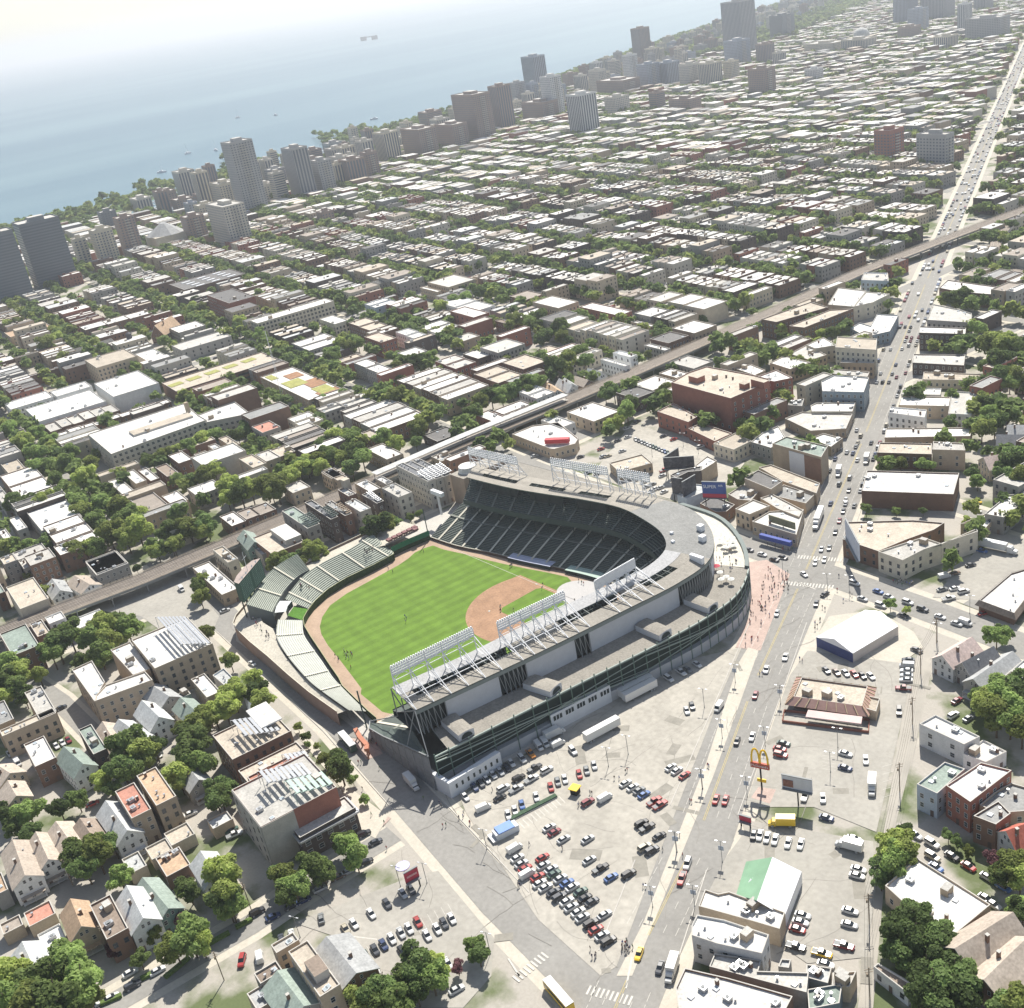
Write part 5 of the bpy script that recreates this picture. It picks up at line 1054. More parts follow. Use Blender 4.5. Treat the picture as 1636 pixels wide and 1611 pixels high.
GH(S1,(105,525),(165,590),8,10,7,'green','green','',label='grey green gabled house behind the scoreboard')
FL(E4,(1200,190),(1490,315),6,'tan','white','',label='low cafe with green awning behind the scoreboard',clut=8); FL(S1,(-70,640),(75,690),10,'cream','tan','',label='cream three storey corner building with arched windows behind the scoreboard',clut=6)
# gables
cl='gables beside the courtyard flats'
for A,B,w,hr,he,r_,wl in [((885,1012),(988,1112),9,11,7,'mush','white'),((740,1130),(900,1245),9,10,6.5,'mush','blue'),((640,1145),(725,1290),8,9,6,'shtan','beige'),((398,1300),(515,1405),8.5,11,7.5,'green','white'),((1125,995),(1225,1085),8.5,9.5,6.5,'green','beige'),((930,905),(1050,985),9,10,7,'shingle','grey')]: GH(E4,A,B,w,hr,he,r_,wl,cl)
GH(E4,(325,255),(375,325),9,9,6,'shingle','white','grey gables just beyond the tracks'); GH(E4,(465,235),(560,290),10,8,5.5,'shtan','white','grey gables just beyond the tracks')
cl='gabled houses in the lower left'
for A,B,w,hr,he,r_,wl in [((80,480),(155,695),9,10,7,'shtan','white'),((225,430),(300,595),7.5,9.5,6.5,'shtan','white'),((350,365),(440,490),9,9.5,6.5,'shtan','beige'),((500,345),(585,470),8.5,9.5,6.5,'brown','beige'),((660,235),(790,415),8.5,11,7.5,'mush','white'),((1250,550),(1340,690),8.5,9,6,'mush','white'),((890,715),(1045,900),8,9,6,'green','green'),((790,765),(890,960),8.5,11.5,8,'mush','white'),((440,848),(505,1010),8,10.5,7,'orange','beige'),((140,1115),(215,1280),9,9,6,'mush','grey'),((1165,20),(1235,100),8,9,6,'shingle','grey'),((50,110),(100,200),9,9.5,6.5,'shtan','beige'),((-20,10),(60,60),10,9,6,'shtan','beige')]: GH(E5,A,B,w,hr,he,r_,wl,cl)
cl='flat roofs in the lower left'
for a,b_,h,w,r_ in [((718,182),(945,290),12,'tan','terra'),((852,85),(1100,210),12,'tan','orange'),((560,890),(802,1032),9,'brick','brown'),((970,600),(1190,635),5,'brick','orange')]: FL(E5,a,b_,h,w,r_,cl,clut=5)
cl='low garages in the lower left'
for a,b_,h,w,r_ in [((1022,445),(1217,445),4,'cream','tan'),((905,535),(1080,540),4,'cream','tan'),((0,1010),(150,1010),4,'tan','deck'),((150,940),(350,940),4,'tan','terra'),((235,1075),(440,1150),4,'white','white'),((760,605),(918,642),4,'beige','mush'),((1290,362),(1452,352),4,'tan','mush'),((0,690),(55,790),6,'grey','orange')]: FL(E5,a,b_,h,w,r_,cl,clut=1,win=False,cat='garage',kind='garage')
# bottom centre group
GH(E7,(478,772),(655,990),12,12,9,'shingle','brick','',label='red brick gabled house with grey roof beside the corner lot')
o=FL(E7,(238,868),(562,1072),12,'tan','tan','',label='tan house with rooftop terrace and brown roof cabin',clut=4)[0]; on(o,E7,(350,915),(485,965),12,2.6,'rooftop_cabin',[CONC,R_['brown']])
FL(E7,(165,878),(300,788),8,'tan','pale','',label='low tan annex left of the rooftop terrace house',clut=2); GH(E7,(170,985),(330,1195),11,10,7,'green','grey','',label='grey house with dark green gable at the bottom edge')
FL(E7,(25,1005),(205,985),7,'grey','brown','',label='low house with flat brown roof left of the green gable'); FL(E7,(-20,1130),(150,1170),6,'tan','shingle','',label='grey brown roof cut by the bottom edge')
# ================================================================== RAILWAY VIADUCT
LT=LTR; DK=mat('track bed timber and ballast',(.25,.215,.18),.95,var=.25,scale=.3,fine=.15,fscale=2); RAIL=mat('steel rail',(.38,.34,.3),.4,.6,var=.1)
o=emp('elevated_railway',(LT[7][0],LT[7][1],0)); tag(o,'elevated railway viaduct running behind the ballpark from left edge to upper right','railway'); OL=Matrix.Translation(-Vector(o.location))
def rpart(m,n,mt): q=m.build(n,mt); q.parent=o; q.matrix_parent_inverse=OL; return q
m=MB(); a=off(LT,6.3); b_=off(LT,-6.3); m.strip(z_(a,6),z_(b_,6),0); m.strip(z_(a,4.7),z_(a,6),1); m.strip(z_(b_,6),z_(b_,4.7),1); m.strip(z_(b_,4.7),z_(a,4.7),1); rpart(m,'deck',[DK,GSTEEL])
for d in (-5.2,-3.8,-2.2,-.8,.8,2.2,3.8,5.2):
    m=MB(); q=off(LT,d)
    for i in range(len(q)-1): m.bar((*q[i],6.15),(*q[i+1],6.15),.12)
    rpart(m,'rail',RAIL)
for d in (-6.2,6.2):
    m=MB(); q=off(LT,d); 
    for i in range(len(q)-1): m.bar((*q[i],7),(*q[i+1],7),.08); m.bar((*q[i],6.4),(*q[i+1],6.4),.16)
    rpart(m,'walkway_rail',mat('pale walkway timber',(.42,.36,.28),.9,var=.15))
col=simple('column',lambda m:(m.bar((0,-6,0),(0,-6,4.8),.3),m.bar((0,6,0),(0,6,4.8),.3),m.bar((0,-7,4.5),(0,7,4.5),.35)),[GSTEEL])
for a,b_ in zip(LT,LT[1:]):
    l=math.hypot(b_[0]-a[0],b_[1]-a[1]); n=int(l/14)
    for k in range(n):
        t=k/n; q=inst('column',col,None,(a[0]+(b_[0]-a[0])*t,a[1]+(b_[1]-a[1])*t,0),math.atan2(b_[1]-a[1],b_[0]-a[0])); q.parent=o; q.matrix_parent_inverse=OL
blk([*off(LT,10),*off(LT,-10)[::-1]])
PLT=[g(x,y,6) for x,y in [(600,768),(660,742),(740,707),(800,682),(905,640)]]
cp=off(PLT,3.0); cn=off(PLT,-3.0); m=MB(); m.strip(z_(cp,10.2),z_(cn,10.2),0); m.strip(z_(cp,9.8),z_(cp,10.2),0); m.strip(z_(cn,10.2),z_(cn,9.8),0); rpart(m,'platform_canopy',roof('pale canopy roof',(.5,.5,.48)))
m=MB()
for p in PLT: m.bar((*p,6),(*p,10),.2)
m.strip(z_(off(PLT,2.2),6.9),z_(off(PLT,-2.2),6.9),0); rpart(m,'platform',CONC)
# second curved railway at the far right
L2=[g(x,y,6) for x,y in [(1520,378),(1560,368),(1590,385),(1593,405),(1612,425),(1660,445)]]
L2=[g(x,y,6) for x,y in [(1700,300),(1636,345),(1604,368),(1590,392),(1598,415),(1625,433),(1680,450)]]
L2=cr_(L2,4); o=emp('curved_railway',(*L2[10],0)); tag(o,'curved second railway viaduct looping at the right edge','railway'); OL=Matrix.Translation(-Vector(o.location))
m=MB(); a=off(L2,4.2); b_=off(L2,-4.2); m.strip(z_(a,6),z_(b_,6),0); m.strip(z_(a,4.4),z_(a,6.9),1); m.strip(z_(b_,6.9),z_(b_,4.4),1); rpart(m,'deck',[DK,CONC])
for d in (-2.8,-1.4,1.4,2.8):
    m=MB(); q=off(L2,d)
    for i in range(len(q)-1): m.bar((*q[i],6.15),(*q[i+1],6.15),.1)
    rpart(m,'rail',RAIL)
# ================================================================== FAR BUILDINGS
NB=len(BLK)
GRID={}
def bl_add(bb):
    for i in range(int(bb[0]//40),int(bb[2]//40)+1):
        for j in range(int(bb[1]//40),int(bb[3]//40)+1): GRID.setdefault((i,j),[]).append(bb)
def bl_index():
    GRID.clear()
    for bb in BLK:
        for i in range(int(bb[0]//40),int(bb[2]//40)+1):
            for j in range(int(bb[1]//40),int(bb[3]//40)+1): GRID.setdefault((i,j),[]).append(bb)
def hit(x,y):
    for a,b,c,d,P in GRID.get((int(x//40),int(y//40)),()):
        if a<x<c and b<y<d and inpoly(x,y,P): return True
    return False
TW=[]
STY=[('brown brick tower',(.3,.23,.2)),('pale concrete tower',(.52,.49,.43)),('grey tower',(.36,.36,.36)),('dark tower',(.17,.19,.21)),('cream tower',(.55,.5,.4)),('blue grey tower',(.32,.36,.42)),('red brick tower',(.34,.17,.14)),('white tower',(.58,.58,.57))]
def tower(cx,by,ty,w,ci,sty,look,ratio=1.0,pent=1,rot=GA):
    x,y=g(cx,by); d=math.hypot(x-CX,y-CY); e=pj(x+math.cos(rot)*10,y-math.sin(rot)*10); n=pj(x+math.sin(rot)*10,y+math.cos(rot)*10); c0=pj(x,y)
    ex=abs(e[0]-c0[0])/10; nx=abs(n[0]-c0[0])/10; a=w/(ex+nx*ratio); b=a*ratio
    sx,sy=(x-CX)/d,(y-CY)/d; x+=sx*(a+b)*.22; y+=sy*(a+b)*.22
    h=10
    for _ in range(30):
        p=pj(x,y,h); h+=(p[1]-ty)*d/FPX*1.05
        if abs(p[1]-ty)<.3: break
    h=max(12,min(h,190))
    o=emp('tower_block',(x,y,0),-rot); wm=W_.get(STY[ci][0]) or mat(STY[ci][0],STY[ci][1],.85,var=.08,scale=.05)
    m=MB(); X,Y=a/2,b/2; m.box(-X,-Y,0,X,Y,h,0,2); fl=3.1; nf=int(h/fl)
    # camera sees the west (-x) and north (+y) faces; all four get their openings
    for (ux,uy,L_,ox,oy) in ((1,0,a,-X,Y+.06),(0,1,b,-X-.06,-Y),(1,0,a,-X,-Y-.06),(0,1,b,X+.06,-Y)):
        Q=lambda s,z:(ox+ux*s,oy+uy*s,z)
        inv_=(ux==1)==(oy>0)
        def q4(s0,s1,z0,z1,mi=1):
            P=[Q(s0,z0),Q(s1,z0),Q(s1,z1),Q(s0,z1)]; m.poly(P[::-1] if (ux==1 and oy>0) or (uy==1 and ox<0) else P,mi)
        if sty=='bands':
            for f in range(1,nf): q4(.6,L_-.6,f*fl+.9,f*fl+2.4)
        elif sty=='vert':
            nb=max(2,int(L_/4.2))
            for k in range(nb): q4(L_*(k+.22)/nb,L_*(k+.78)/nb,3,h-1.5)
        else:
            nb=max(2,int(L_/3.7))
            for f in range(nf):
                for k in range(nb): q4(L_*(k+.25)/nb,L_*(k+.75)/nb,f*fl+1.0,f*fl+2.5)
    m.build('body',[wm,mat('tower glazing',(.1,.12,.15),.3,var=0,spec=.5),R_['pale']],o)
    m=MB(); m.box(-X,-Y,h,X,-Y+.4,h+1.1); m.box(-X,Y-.4,h,X,Y,h+1.1); m.box(-X,-Y+.4,h,-X+.4,Y-.4,h+1.1); m.box(X-.4,-Y+.4,h,X,Y-.4,h+1.1); m.build('parapet',wm,o)
    if pent: m=MB(); m.box(-X*.4,-Y*.4,h,X*.35,Y*.35,h+4.5,0,1); m.build('penthouse',[wm,R_['pale']],o)
    if sty=='grid' and h>30:
        m=MB()
        for f in range(2,nf): m.box(-X-1.3,-Y*.35,f*fl,-X-.1,Y*.25,f*fl+.9)
        m.build('balcony_stack',CONC,o)
    c,s=math.cos(-rot),math.sin(-rot); blk([(x+i*c-j*s,y+i*s+j*c) for i,j in ((-X-4,-Y-4),(X+4,-Y-4),(X+4,Y+4),(-X-4,Y+4))])
    seq(o,look,'tower','lakefront towers' if ci!=9 else '',group='tower blocks toward the lake'); return o
TT=[(28,483,372,62,3,'bands','dark steel tower',1.2),(92,458,352,74,3,'bands','tall dark steel tower',1.3),(140,430,381,24,4,'grid','slim cream tower',1),(178,425,366,38,4,'grid','cream tower with balconies',1),(180,372,338,30,3,'grid','low black topped tower',1),(216,410,347,34,0,'grid','dark brown tower',1),
(335,340,275,27,4,'vert','thin tower with raised rooftop box',1),(318,388,345,38,0,'grid','dark brick mid-rise',1),(376,392,326,62,1,'grid','pale slab with blank side wall',.45),(408,346,226,50,2,'grid','tallest rounded grey tower',1),(452,325,276,26,1,'bands','short pale tower',1),(489,320,236,42,2,'vert','dark striped tower with white side wall',.6),(523,312,256,36,2,'grid','gridded grey tower',.7),(546,302,262,20,4,'vert','narrow cream tower',1),(570,299,254,42,0,'vert','brown tower',1),(597,288,243,28,0,'grid','brown narrow tower',1),(625,262,211,40,4,'vert','cream stepped tower',.7),(676,253,205,56,0,'grid','long brown block',.5),(727,240,198,52,0,'grid','wide brown block',.5),(692,210,178,38,0,'bands','dark block behind the long brown block',1),(764,228,150,62,0,'grid','huge brown slab',.5),(808,210,137,36,0,'vert','brown tall slab',1),
(831,175,132,28,2,'grid','grey mid-rise',1),(860,155,90,38,5,'vert','dark blue tower with pale side',.7),(888,190,122,34,7,'grid','white side brown tower',.8),(914,145,118,26,0,'grid','low brown block',1),(936,217,150,48,7,'vert','white and blue striped tower',.9),(866,195,162,58,0,'grid','wide brick block',.5),(955,128,100,22,7,'vert','small white tower',1),(988,183,154,40,1,'grid','pale mid-rise',1),(990,155,127,70,0,'grid','wide brown mid-rise',.5),(1011,140,88,24,7,'grid','white tall block',1),(1028,103,45,30,0,'vert','tall dark brown tower',1),(1039,145,102,36,5,'grid','purple brown block',1),(1070,140,99,38,5,'vert','blue brown block',1),(1104,140,102,34,1,'grid','beige block',1),(1137,140,100,38,4,'vert','cream ribbed block',1),(1170,132,98,26,4,'grid','cream small block',1),(1180,108,64,42,5,'grid','grey violet block',1),(1184,90,2,54,2,'vert','very tall pale ribbed tower',.8),(1224,105,70,30,0,'vert','brown block with rounded shoulder',1),(1251,65,24,40,3,'grid','dark pointed tower',1),(1246,108,84,22,1,'vert','small pale block',1),(1219,156,109,44,0,'grid','brown tower with white stripe',.8),(1301,133,110,30,7,'grid','pale blue white block',.7),(1052,180,147,26,0,'bands','brown box block',1),(1096,183,157,52,0,'grid','low wide brown block',.5),(1421,260,207,48,6,'grid','red brick block above the avenue',1.1),(1494,276,214,60,2,'grid','grey concrete slab above the avenue',.4),(1447,40,-8,40,5,'vert','hazy dark blue tower',1),(1498,35,-12,56,2,'vert','hazy pale wide tower',.7),(1541,55,6,24,7,'vert','hazy white slim tower',1),(1577,66,28,72,2,'grid','hazy broad slab',.4),(1571,20,-12,32,2,'vert','hazy grey tower at the top',1),(1453,65,42,38,0,'grid','hazy brown block',1),(1467,52,14,34,5,'grid','hazy purple block',1),(1511,80,57,40,4,'vert','hazy cream stepped block',1),(1320,88,68,70,4,'grid','long pale mid-rise',.5),(1372,85,62,56,4,'vert','cream blocks by the dome',.6),(524,362,338,28,0,'grid','small brown block among trees',1),(1051,640,-99,0,0,'','',1)]
for a in TT:
    if a[3]: tower(*a[:7],ratio=a[7])
tr3=random.Random(77); bl_index()
for k in range(560):
    yy=-420-(k/560)**1.15*3400; xx=coast_x(yy)-tr3.uniform(160,400); pc=pj(xx,yy)
    if not vis(xx,yy,10,0): continue
    P=[(xx+i,yy+j) for i in (-15,0,15) for j in (-15,0,15)]
    if any(hit(*p) and any(a<p[0]<c and b<p[1]<d and inpoly(p[0],p[1],Q) for a,b,c,d,Q in BLK[NBR:]) for p in P): continue
    ci=tr3.choice([0,0,1,4,2,5,4,1]); hpx=tr3.uniform(32,88)*1000/max(900,math.hypot(xx-CX,yy-CY))*FPX/1811*1.1
    tower(pc[0],pc[1],pc[1]-hpx,tr3.uniform(24,56)*1300/max(900,math.hypot(xx-CX,yy-CY)),ci,tr3.choice(['grid','grid','bands','vert']),'',ratio=tr3.uniform(.5,1.2)); bl_add(BLK[-1]); o_=LAB.pop()[0]; LAB.append((o_,STY[ci][0].replace('tower','mid-rise'),f"{['nearest','second','third','fourth','fifth','farthest'][min(5,k//94)]} group of lakefront blocks"))
x,y=g(1376,85); o=emp('domed_church',(x+60,y-90,0)); m=MB(); m.box(-25,-20,0,25,20,24); m.build('body',W_['cream'],o); m=MB()
for k in range(6): m.cyl((0,0),18*math.cos(k*.25),24+18*math.sin(k*.25),24+18*math.sin((k+1)*.25),20,0,18*math.cos((k+1)*.25))
m.build('dome',roof('pale dome',(.5,.5,.47)),o); tag(o,'cream church with pale dome far away near the park','church')
x,y=g(270,392); o=emp('auditorium',(x,y,0),-GA); m=MB(); m.prism([(-22,-20),(22,-20),(22,20),(-22,20)],0,15); m.build('body',W_['cream'],o); m=MB(); [m.cyl((0,0),24-k*5,15+k*3.2,18.2+k*3.2,10,0,19-k*5) for k in range(4)]; m.build('roof',R_['shingle'],o); tag(o,'cream auditorium with grey many-sided roof left of the brick mid-rise','church'); blk([(x-30,y-30),(x+30,y-30),(x+30,y+30),(x-30,y+30)])
for (a,b_,h,w,r_,lb) in [((655,372),(716,352),9,'tan','white','big square white roof among the far houses'),((270,455),(392,438),10,'brick','dark','large dark roof with white skylight strips')]:
    P=rp(lambda x,y:(x,y),a,b_,h); o=bldg('flat_roofed_building',P,h,w,r_,label=lb,clut=0 if r_=='white' else 0,win=False)
    if r_=='dark':
        l=o.location; x0,x1=min(p[0] for p in P)-l.x,max(p[0] for p in P)-l.x; y0,y1=min(p[1] for p in P)-l.y,max(p[1] for p in P)-l.y
        for i in range(4):
            for j in range(3): m=MB(); X_=x0+(x1-x0)*(i+.7)/5; Y_=y0+(y1-y0)*(j+.7)/4; m.box(X_,Y_,h,X_+2.5,Y_+9,h+.6); m.build('skylight',WSTEEL,o)
def far_name(): pass
bl_index()
RFM=[R_['white'],R_['white'],R_['pale'],R_['white'],R_['tan'],R_['grey'],R_['dark'],R_['pale'],R_['mush'],R_['deck']]
WLM=[W_['brick'],W_['tan'],W_['grey'],W_['red'],W_['cream'],W_['stone'],W_['dark'],W_['beige'],W_['brick'],W_['grey']]
WK=['brick','tan','grey','red','cream','stone','dark','beige','brick','grey']; RK=['white','white','pale','white','tan','grey','dark','pale','pale','deck']
CAND=[]; TREES=[]
rr=random.Random(5)
EVX=[480,385,290,192,96,0]+EV
EUX=[13]+EU
def far_ok(x,y):
    if x<215 and y>-20: return False
    if -30<x-clark_x(y)<22: return False
    if x-clark_x(y)<0 and y>-60: return False
    if not vis(x,y,6,60): return False
    if y<-1200: 
        if x<clark_x(y)+22 and x>clark_x(y)-22: return False
    if x>coast_x(y)-(150 if y>-1500 else min(520,150+(-1500-y)*.5)): return False
    return True
for bi in range(len(EVX)-1):
    vt,vb=EVX[bi]-9,EVX[bi+1]+9
    if EVX[bi] in EV and EVX[bi]==0: vt-=3
    for ui in range(-6,len(EUX)):
        if ui<0: u0,u1=13+ui*190+8,13+(ui+1)*190-8
        else: u0=EUX[ui]+10; u1=(EUX[ui+1] if ui+1<len(EUX) else EUX[ui]+170)-10
        dep=(vt-vb); rowd=min(26,dep*.40)
        for side in (0,1):
            u=u0; v=vt-rowd/2-2 if side==0 else vb+rowd/2+2; run=0; WC=rr.randrange(10); kk=0
            while u<u1-7:
                big=rr.random()<.10; w=rr.uniform(12,22) if big else rr.choice([7.2,7.6,8.2,7.4])+ (rr.random()<.2)*3
                if run<=0: run=rr.randint(3,9); WC=rr.randrange(10); HH=rr.uniform(8.5,13); DD=rr.uniform(.82,1.05); sh=rr.random()<.25
                run-=1
                if u+w>u1: break
                if rr.random()<.09:
                    u+=w*.8; tx,ty=GR(u,v)
                    if far_ok(tx,ty) and not hit(tx,ty): TREES.append((tx,ty,rr.uniform(4.5,6.5)))
                    continue
                cu=u+w/2; dd=rowd*DD*(1.1 if big else 1); x,y=GR(cu,v)
                if far_ok(x,y):
                    pts=[GR(cu+i*(w/2-.3),v+j*dd/2) for i,j in ((-1,-1),(1,-1),(1,1),(-1,1))]
                    if not any(hit(*p) for p in pts+[(x,y)]):
                        h=HH+rr.uniform(-.5,.5)+(rr.uniform(1,5) if big else 0)
                        CAND.append((math.hypot(x-CX,y-CY),pts,h,(WC+(rr.random()<.3))%10,rr.randrange(10),cu,v,bi,ui,side))
                u+=w+(.15 if sh else .7)
        # alley garages and yard trees
        for k in range(int((u1-u0)/9)):
            cu=u0+k*9+rr.uniform(0,6); x,y=GR(cu,(vt+vb)/2+rr.uniform(-3,3))
            if far_ok(x,y) and not hit(x,y):
                if rr.random()<.75: TREES.append((x,y,rr.uniform(4,6.3)))
        for side in (vt+3.4,vb-3.4):
            k=u0
            while k<u1:
                x,y=GR(k,side)
                if rr.random()<(.8 if y>-1500 else .6) and not(x<215 and y>-20) and not(x<150 and y>-108) and abs(x-clark_x(y))>15 and abs(x-l_x(y))>11 and not(x<clark_x(y) and y>-60) and vis(x,y,6,60) and x<coast_x(y)-120 and not any(a<x<c and b<y<d and inpoly(x,y,P) for a,b,c,d,P in BLK[NBR:] if 1): TREES.append((x,y,rr.uniform(4.4,7.2)))
                k+=rr.uniform(7.5,12)
CAND.sort(key=lambda c:c[0])
NIND=110; nrow={}
bnames={}
for c in CAND[:NIND]:
    _,pts,h,wi,ri,cu,v,bi,ui,side=c; key=(bi,side,ui)
    if key not in bnames: bnames[key]=len(bnames)
    o=bldg('rowhouse',pts,h,WK[wi],RK[ri],"rowhouse","row",clut=1,sp=3.4,wmax=14,cat='house',group='rowhouses on the street grid'); LAB.pop(); ROWH.append((o,f"{RK[ri].replace('deck','brown')}-roofed {WK[wi]} rowhouse",key))
m=MB(); nm=len(RFM)
for c in CAND[NIND:]:
    dist,P,h,wi,ri,cu,v,bi,ui,side=c
    n=len(m.v); pp0=.5
    m.v+=[(x,y,0) for x,y in P]+[(x,y,h) for x,y in P]
    for i in range(4): j=(i+1)%4; m.f.append((n+i,n+j,n+4+j,n+4+i)); m.m.append(10+wi)
    m.f.append((n+4,n+5,n+6,n+7)); m.m.append(ri)
    if dist<1500:
        # parapet lip and a stair box
        (x0,y0),(x1,y1),(x2,y2),(x3,y3)=P
        cx,cy=(x0+x2)/2,(y0+y2)/2; m.obox((cx+rr.uniform(-1,1),cy+rr.uniform(-5,5)),.8,rr.uniform(.8,1.6),h,h+rr.uniform(.8,2.2),-GA,10+wi,2)
        if rr.random()<.5: m.obox((cx+rr.uniform(-2,2),cy+rr.uniform(-8,8)),.35,.35,h,h+1.3,-GA,10)
        for (a,b_) in ((P[2],P[3]),(P[3],P[0]),(P[0],P[1])):
            L_=math.hypot(b_[0]-a[0],b_[1]-a[1]); dx,dy=(b_[0]-a[0])/L_,(b_[1]-a[1])/L_; nx,ny=dy*.06,-dx*.06
            for (q0,q1,z0_,z1_) in ((0,1,h,h+.5),): m.poly([(a[0],a[1],h),(b_[0],b_[1],h),(b_[0],b_[1],h+.5),(a[0],a[1],h+.5)],10+wi)
            if (a is P[0]): continue
            k=max(2,int(L_/3.4))
            for f in range(int(h/3.2)):
                for q in range(k):
                    if rr.random()<.2: continue
                    s=L_*(q+.5)/k; px,py=a[0]+dx*s+nx,a[1]+dy*s+ny; z=f*3.2+1
                    m.poly([(px-dx*.55,py-dy*.55,z),(px+dx*.55,py+dy*.55,z),(px+dx*.55,py+dy*.55,z+1.5),(px-dx*.55,py-dy*.55,z+1.5)],20)
o=m.build('distant_houses',RFM+WLM+[GLASS]); stuff(o,'dense pale-roofed rowhouses filling the far street grid','house')
ABC={}
for i,(key) in enumerate(sorted(set(k for _,_,k in ROWH),key=lambda k:min(math.hypot(o.location.x-CX,o.location.y-CY) for o,_,kk in ROWH if kk==k))): ABC[key]=i
for o,look,key in ROWH: seq(o,look,'house',f"{['nearest','second','third','fourth','fifth','sixth','seventh','eighth','ninth','tenth','11th','12th','13th','14th','15th','16th','17th','18th','19th','20th'][min(ABC[key],19)]} row of plain houses",group='rowhouses on the street grid')
print('houses',len(CAND),'trees',len(TREES),'rows',len(ABC))
# ================================================================== TREES
def folm(name,col):
    m=mat(name,col,.75,var=.35,scale=.35,rnd=.38,fine=.25,fscale=1.5,spec=.15); t=m.node_tree; b=t.nodes['Principled BSDF']; tl=t.nodes.new('ShaderNodeBsdfTranslucent'); mx=t.nodes.new('ShaderNodeMixShader'); mx.inputs[0].default_value=.5
    t.links.new(b.inputs['Base Color'].links[0].from_socket,tl.inputs[0]); t.links.new(b.outputs[0],mx.inputs[1]); t.links.new(tl.outputs[0],mx.inputs[2]); t.links.new(mx.outputs[0],t.nodes['Material Output'].inputs[0]); return m
FOL=[folm('foliage',(.25,.335,.11)),folm('yellow green foliage',(.34,.4,.12)),folm('deep foliage',(.17,.24,.085))]; BARK=mat('bark',(.12,.09,.06),.9,var=.2,scale=2); PURP=folm('purple foliage',(.2,.1,.11))
def crown_mb(seed,nl,ls,nb=9,tall=1.0):
    r=np.random.RandomState(seed); m=[]
    bl=[]
    for k in range(nb):
        th=r.rand()*6.28; rad=r.uniform(.3,.78); z=r.uniform(-.4,.6)*tall; bl.append((math.cos(th)*rad,math.sin(th)*rad,z,r.uniform(.2,.42)))
    bl.append((0,0,.35*tall,.5)); bl.append((0,0,-.1,.55))
    B=np.array(bl); ch=r.choice(len(B),nl,p=B[:,3]**2/(B[:,3]**2).sum()); d=r.normal(size=(nl,3)); d/=np.linalg.norm(d,axis=1)[:,None]; d[:,2]=np.abs(d[:,2])*np.where(r.rand(nl)<.75,1,-1)
    c=B[ch,:3]+d*(B[ch,3]*r.uniform(.72,1.08,nl))[:,None]; c[:,2]=c[:,2]*.85
    nrm=d+r.normal(size=(nl,3))*.55; nrm/=np.linalg.norm(nrm,axis=1)[:,None]
    t=np.cross(nrm,r.normal(size=(nl,3))); t/=np.linalg.norm(t,axis=1)[:,None]; u=np.cross(nrm,t); s=ls*r.uniform(.6,1.3,nl)[:,None]
    V=np.stack([c-t*s-u*s*.7,c+t*s-u*s*.7,c+t*s*.7+u*s,c-t*s*.7+u*s*.9],1)
    return V.reshape(-1,3)
def quadmesh(name,V,mats,mi=None):
    n=len(V)//4; me=bpy.data.meshes.new(name); me.vertices.add(len(V)); me.vertices.foreach_set('co',V.astype(np.float32).ravel()); me.loops.add(n*4); me.loops.foreach_set('vertex_index',np.arange(n*4,dtype=np.int32)); me.polygons.add(n); me.polygons.foreach_set('loop_start',np.arange(0,n*4,4,dtype=np.int32)); me.polygons.foreach_set('loop_total',np.full(n,4,dtype=np.int32))
    for q in mats: me.materials.append(q)
    if mi is not None: me.polygons.foreach_set('material_index',mi.astype(np.int32))
    me.update(calc_edges=True); return me
CR=[quadmesh('crown',crown_mb(k,3600,.066,12+k%4,1+.12*(k%3)),[FOL[[0,0,1,2,0,1][k]]]) for k in range(6)]
CRP=quadmesh('crown',crown_mb(9,1800,.075),[PURP]); CRC=quadmesh('crown',crown_mb(12,2600,.075,9,1.5),[FOL[1]])
def trunkmesh(seed):
    r=random.Random(seed); m=MB(); m.cyl((0,0),.055,0,.95,7,0,.035)
    for k in range(5):
        a=k*1.26+r.random(); m.bar((0,0,.62+.07*k),(math.cos(a)*.45,math.sin(a)*.45,1.15+.12*k),.022,0,5)
    return mesh_of(m,'trunk',[BARK])
TK=[trunkmesh(k) for k in range(3)]
tr=random.Random(3); NT=0
def tree(x,y,r,look,cl,k=None,me=None):
    global NT
    NT+=1; r*=.88; o=emp('tree',(x,y,0),tr.uniform(0,6.28)); k=tr.randrange(6) if k is None else k
    hz=r*1.05+min(2.2,r*.35)
    inst('crown',me or CR[k],o,(0,0,hz),0,(r,r,r*tr.uniform(.85,1.1))); inst('trunk',TK[k%3],o,(0,0,0),0,(r,r,hz/1.05))
    ad={0:'green',1:'green',2:'bright green',3:'dark green',4:'green',5:'yellow-green'}[k] if not me else 'purple'
    sz='small ' if r<4 else 'big ' if r>8 else ''
    seq(o,look or f"{sz}{ad} tree",'tree',cl,'street and garden trees'); return o
def TR(f,L_,cl,**kw):
    for x,y,r in L_:
        p=f(x,y); hz=r*1.15; a=g(p[0],p[1],hz); tree(a[0],a[1],r,None,cl,**kw)
TR(E5,[(180,310,6.5),(370,280,5),(480,230,4.6),(90,400,4.5),(190,430,5),(30,330,5),(640,110,5),(700,160,4),(800,60,6),(470,580,7),(600,560,7.5),(700,500,5.5),(530,650,6)],'trees round the upper lower-left houses' if 0 else 'trees among the lower left houses')
TR(E5,[(740,700,5),(1370,200,6),(1380,680,7),(1400,830,7),(1440,900,5),(1170,790,5)],'trees beside the small garages')
TR(E5,[(1180,1080,7),(1090,1160,5.5),(1250,1120,5),(870,1220,3.5),(950,1060,3.5),(560,1460,5)],'trees along the lower left street'); TR(E5,[(700,1170,3),(1130,970,3.2)],'purple trees in the lower left',me=CRP)
TR(E5,[(80,1320,7),(200,1420,8),(330,1310,8),(450,1250,8),(500,1400,8),(350,1490,9),(40,1480,8),(180,1520,8)],'big trees in the bottom left corner')
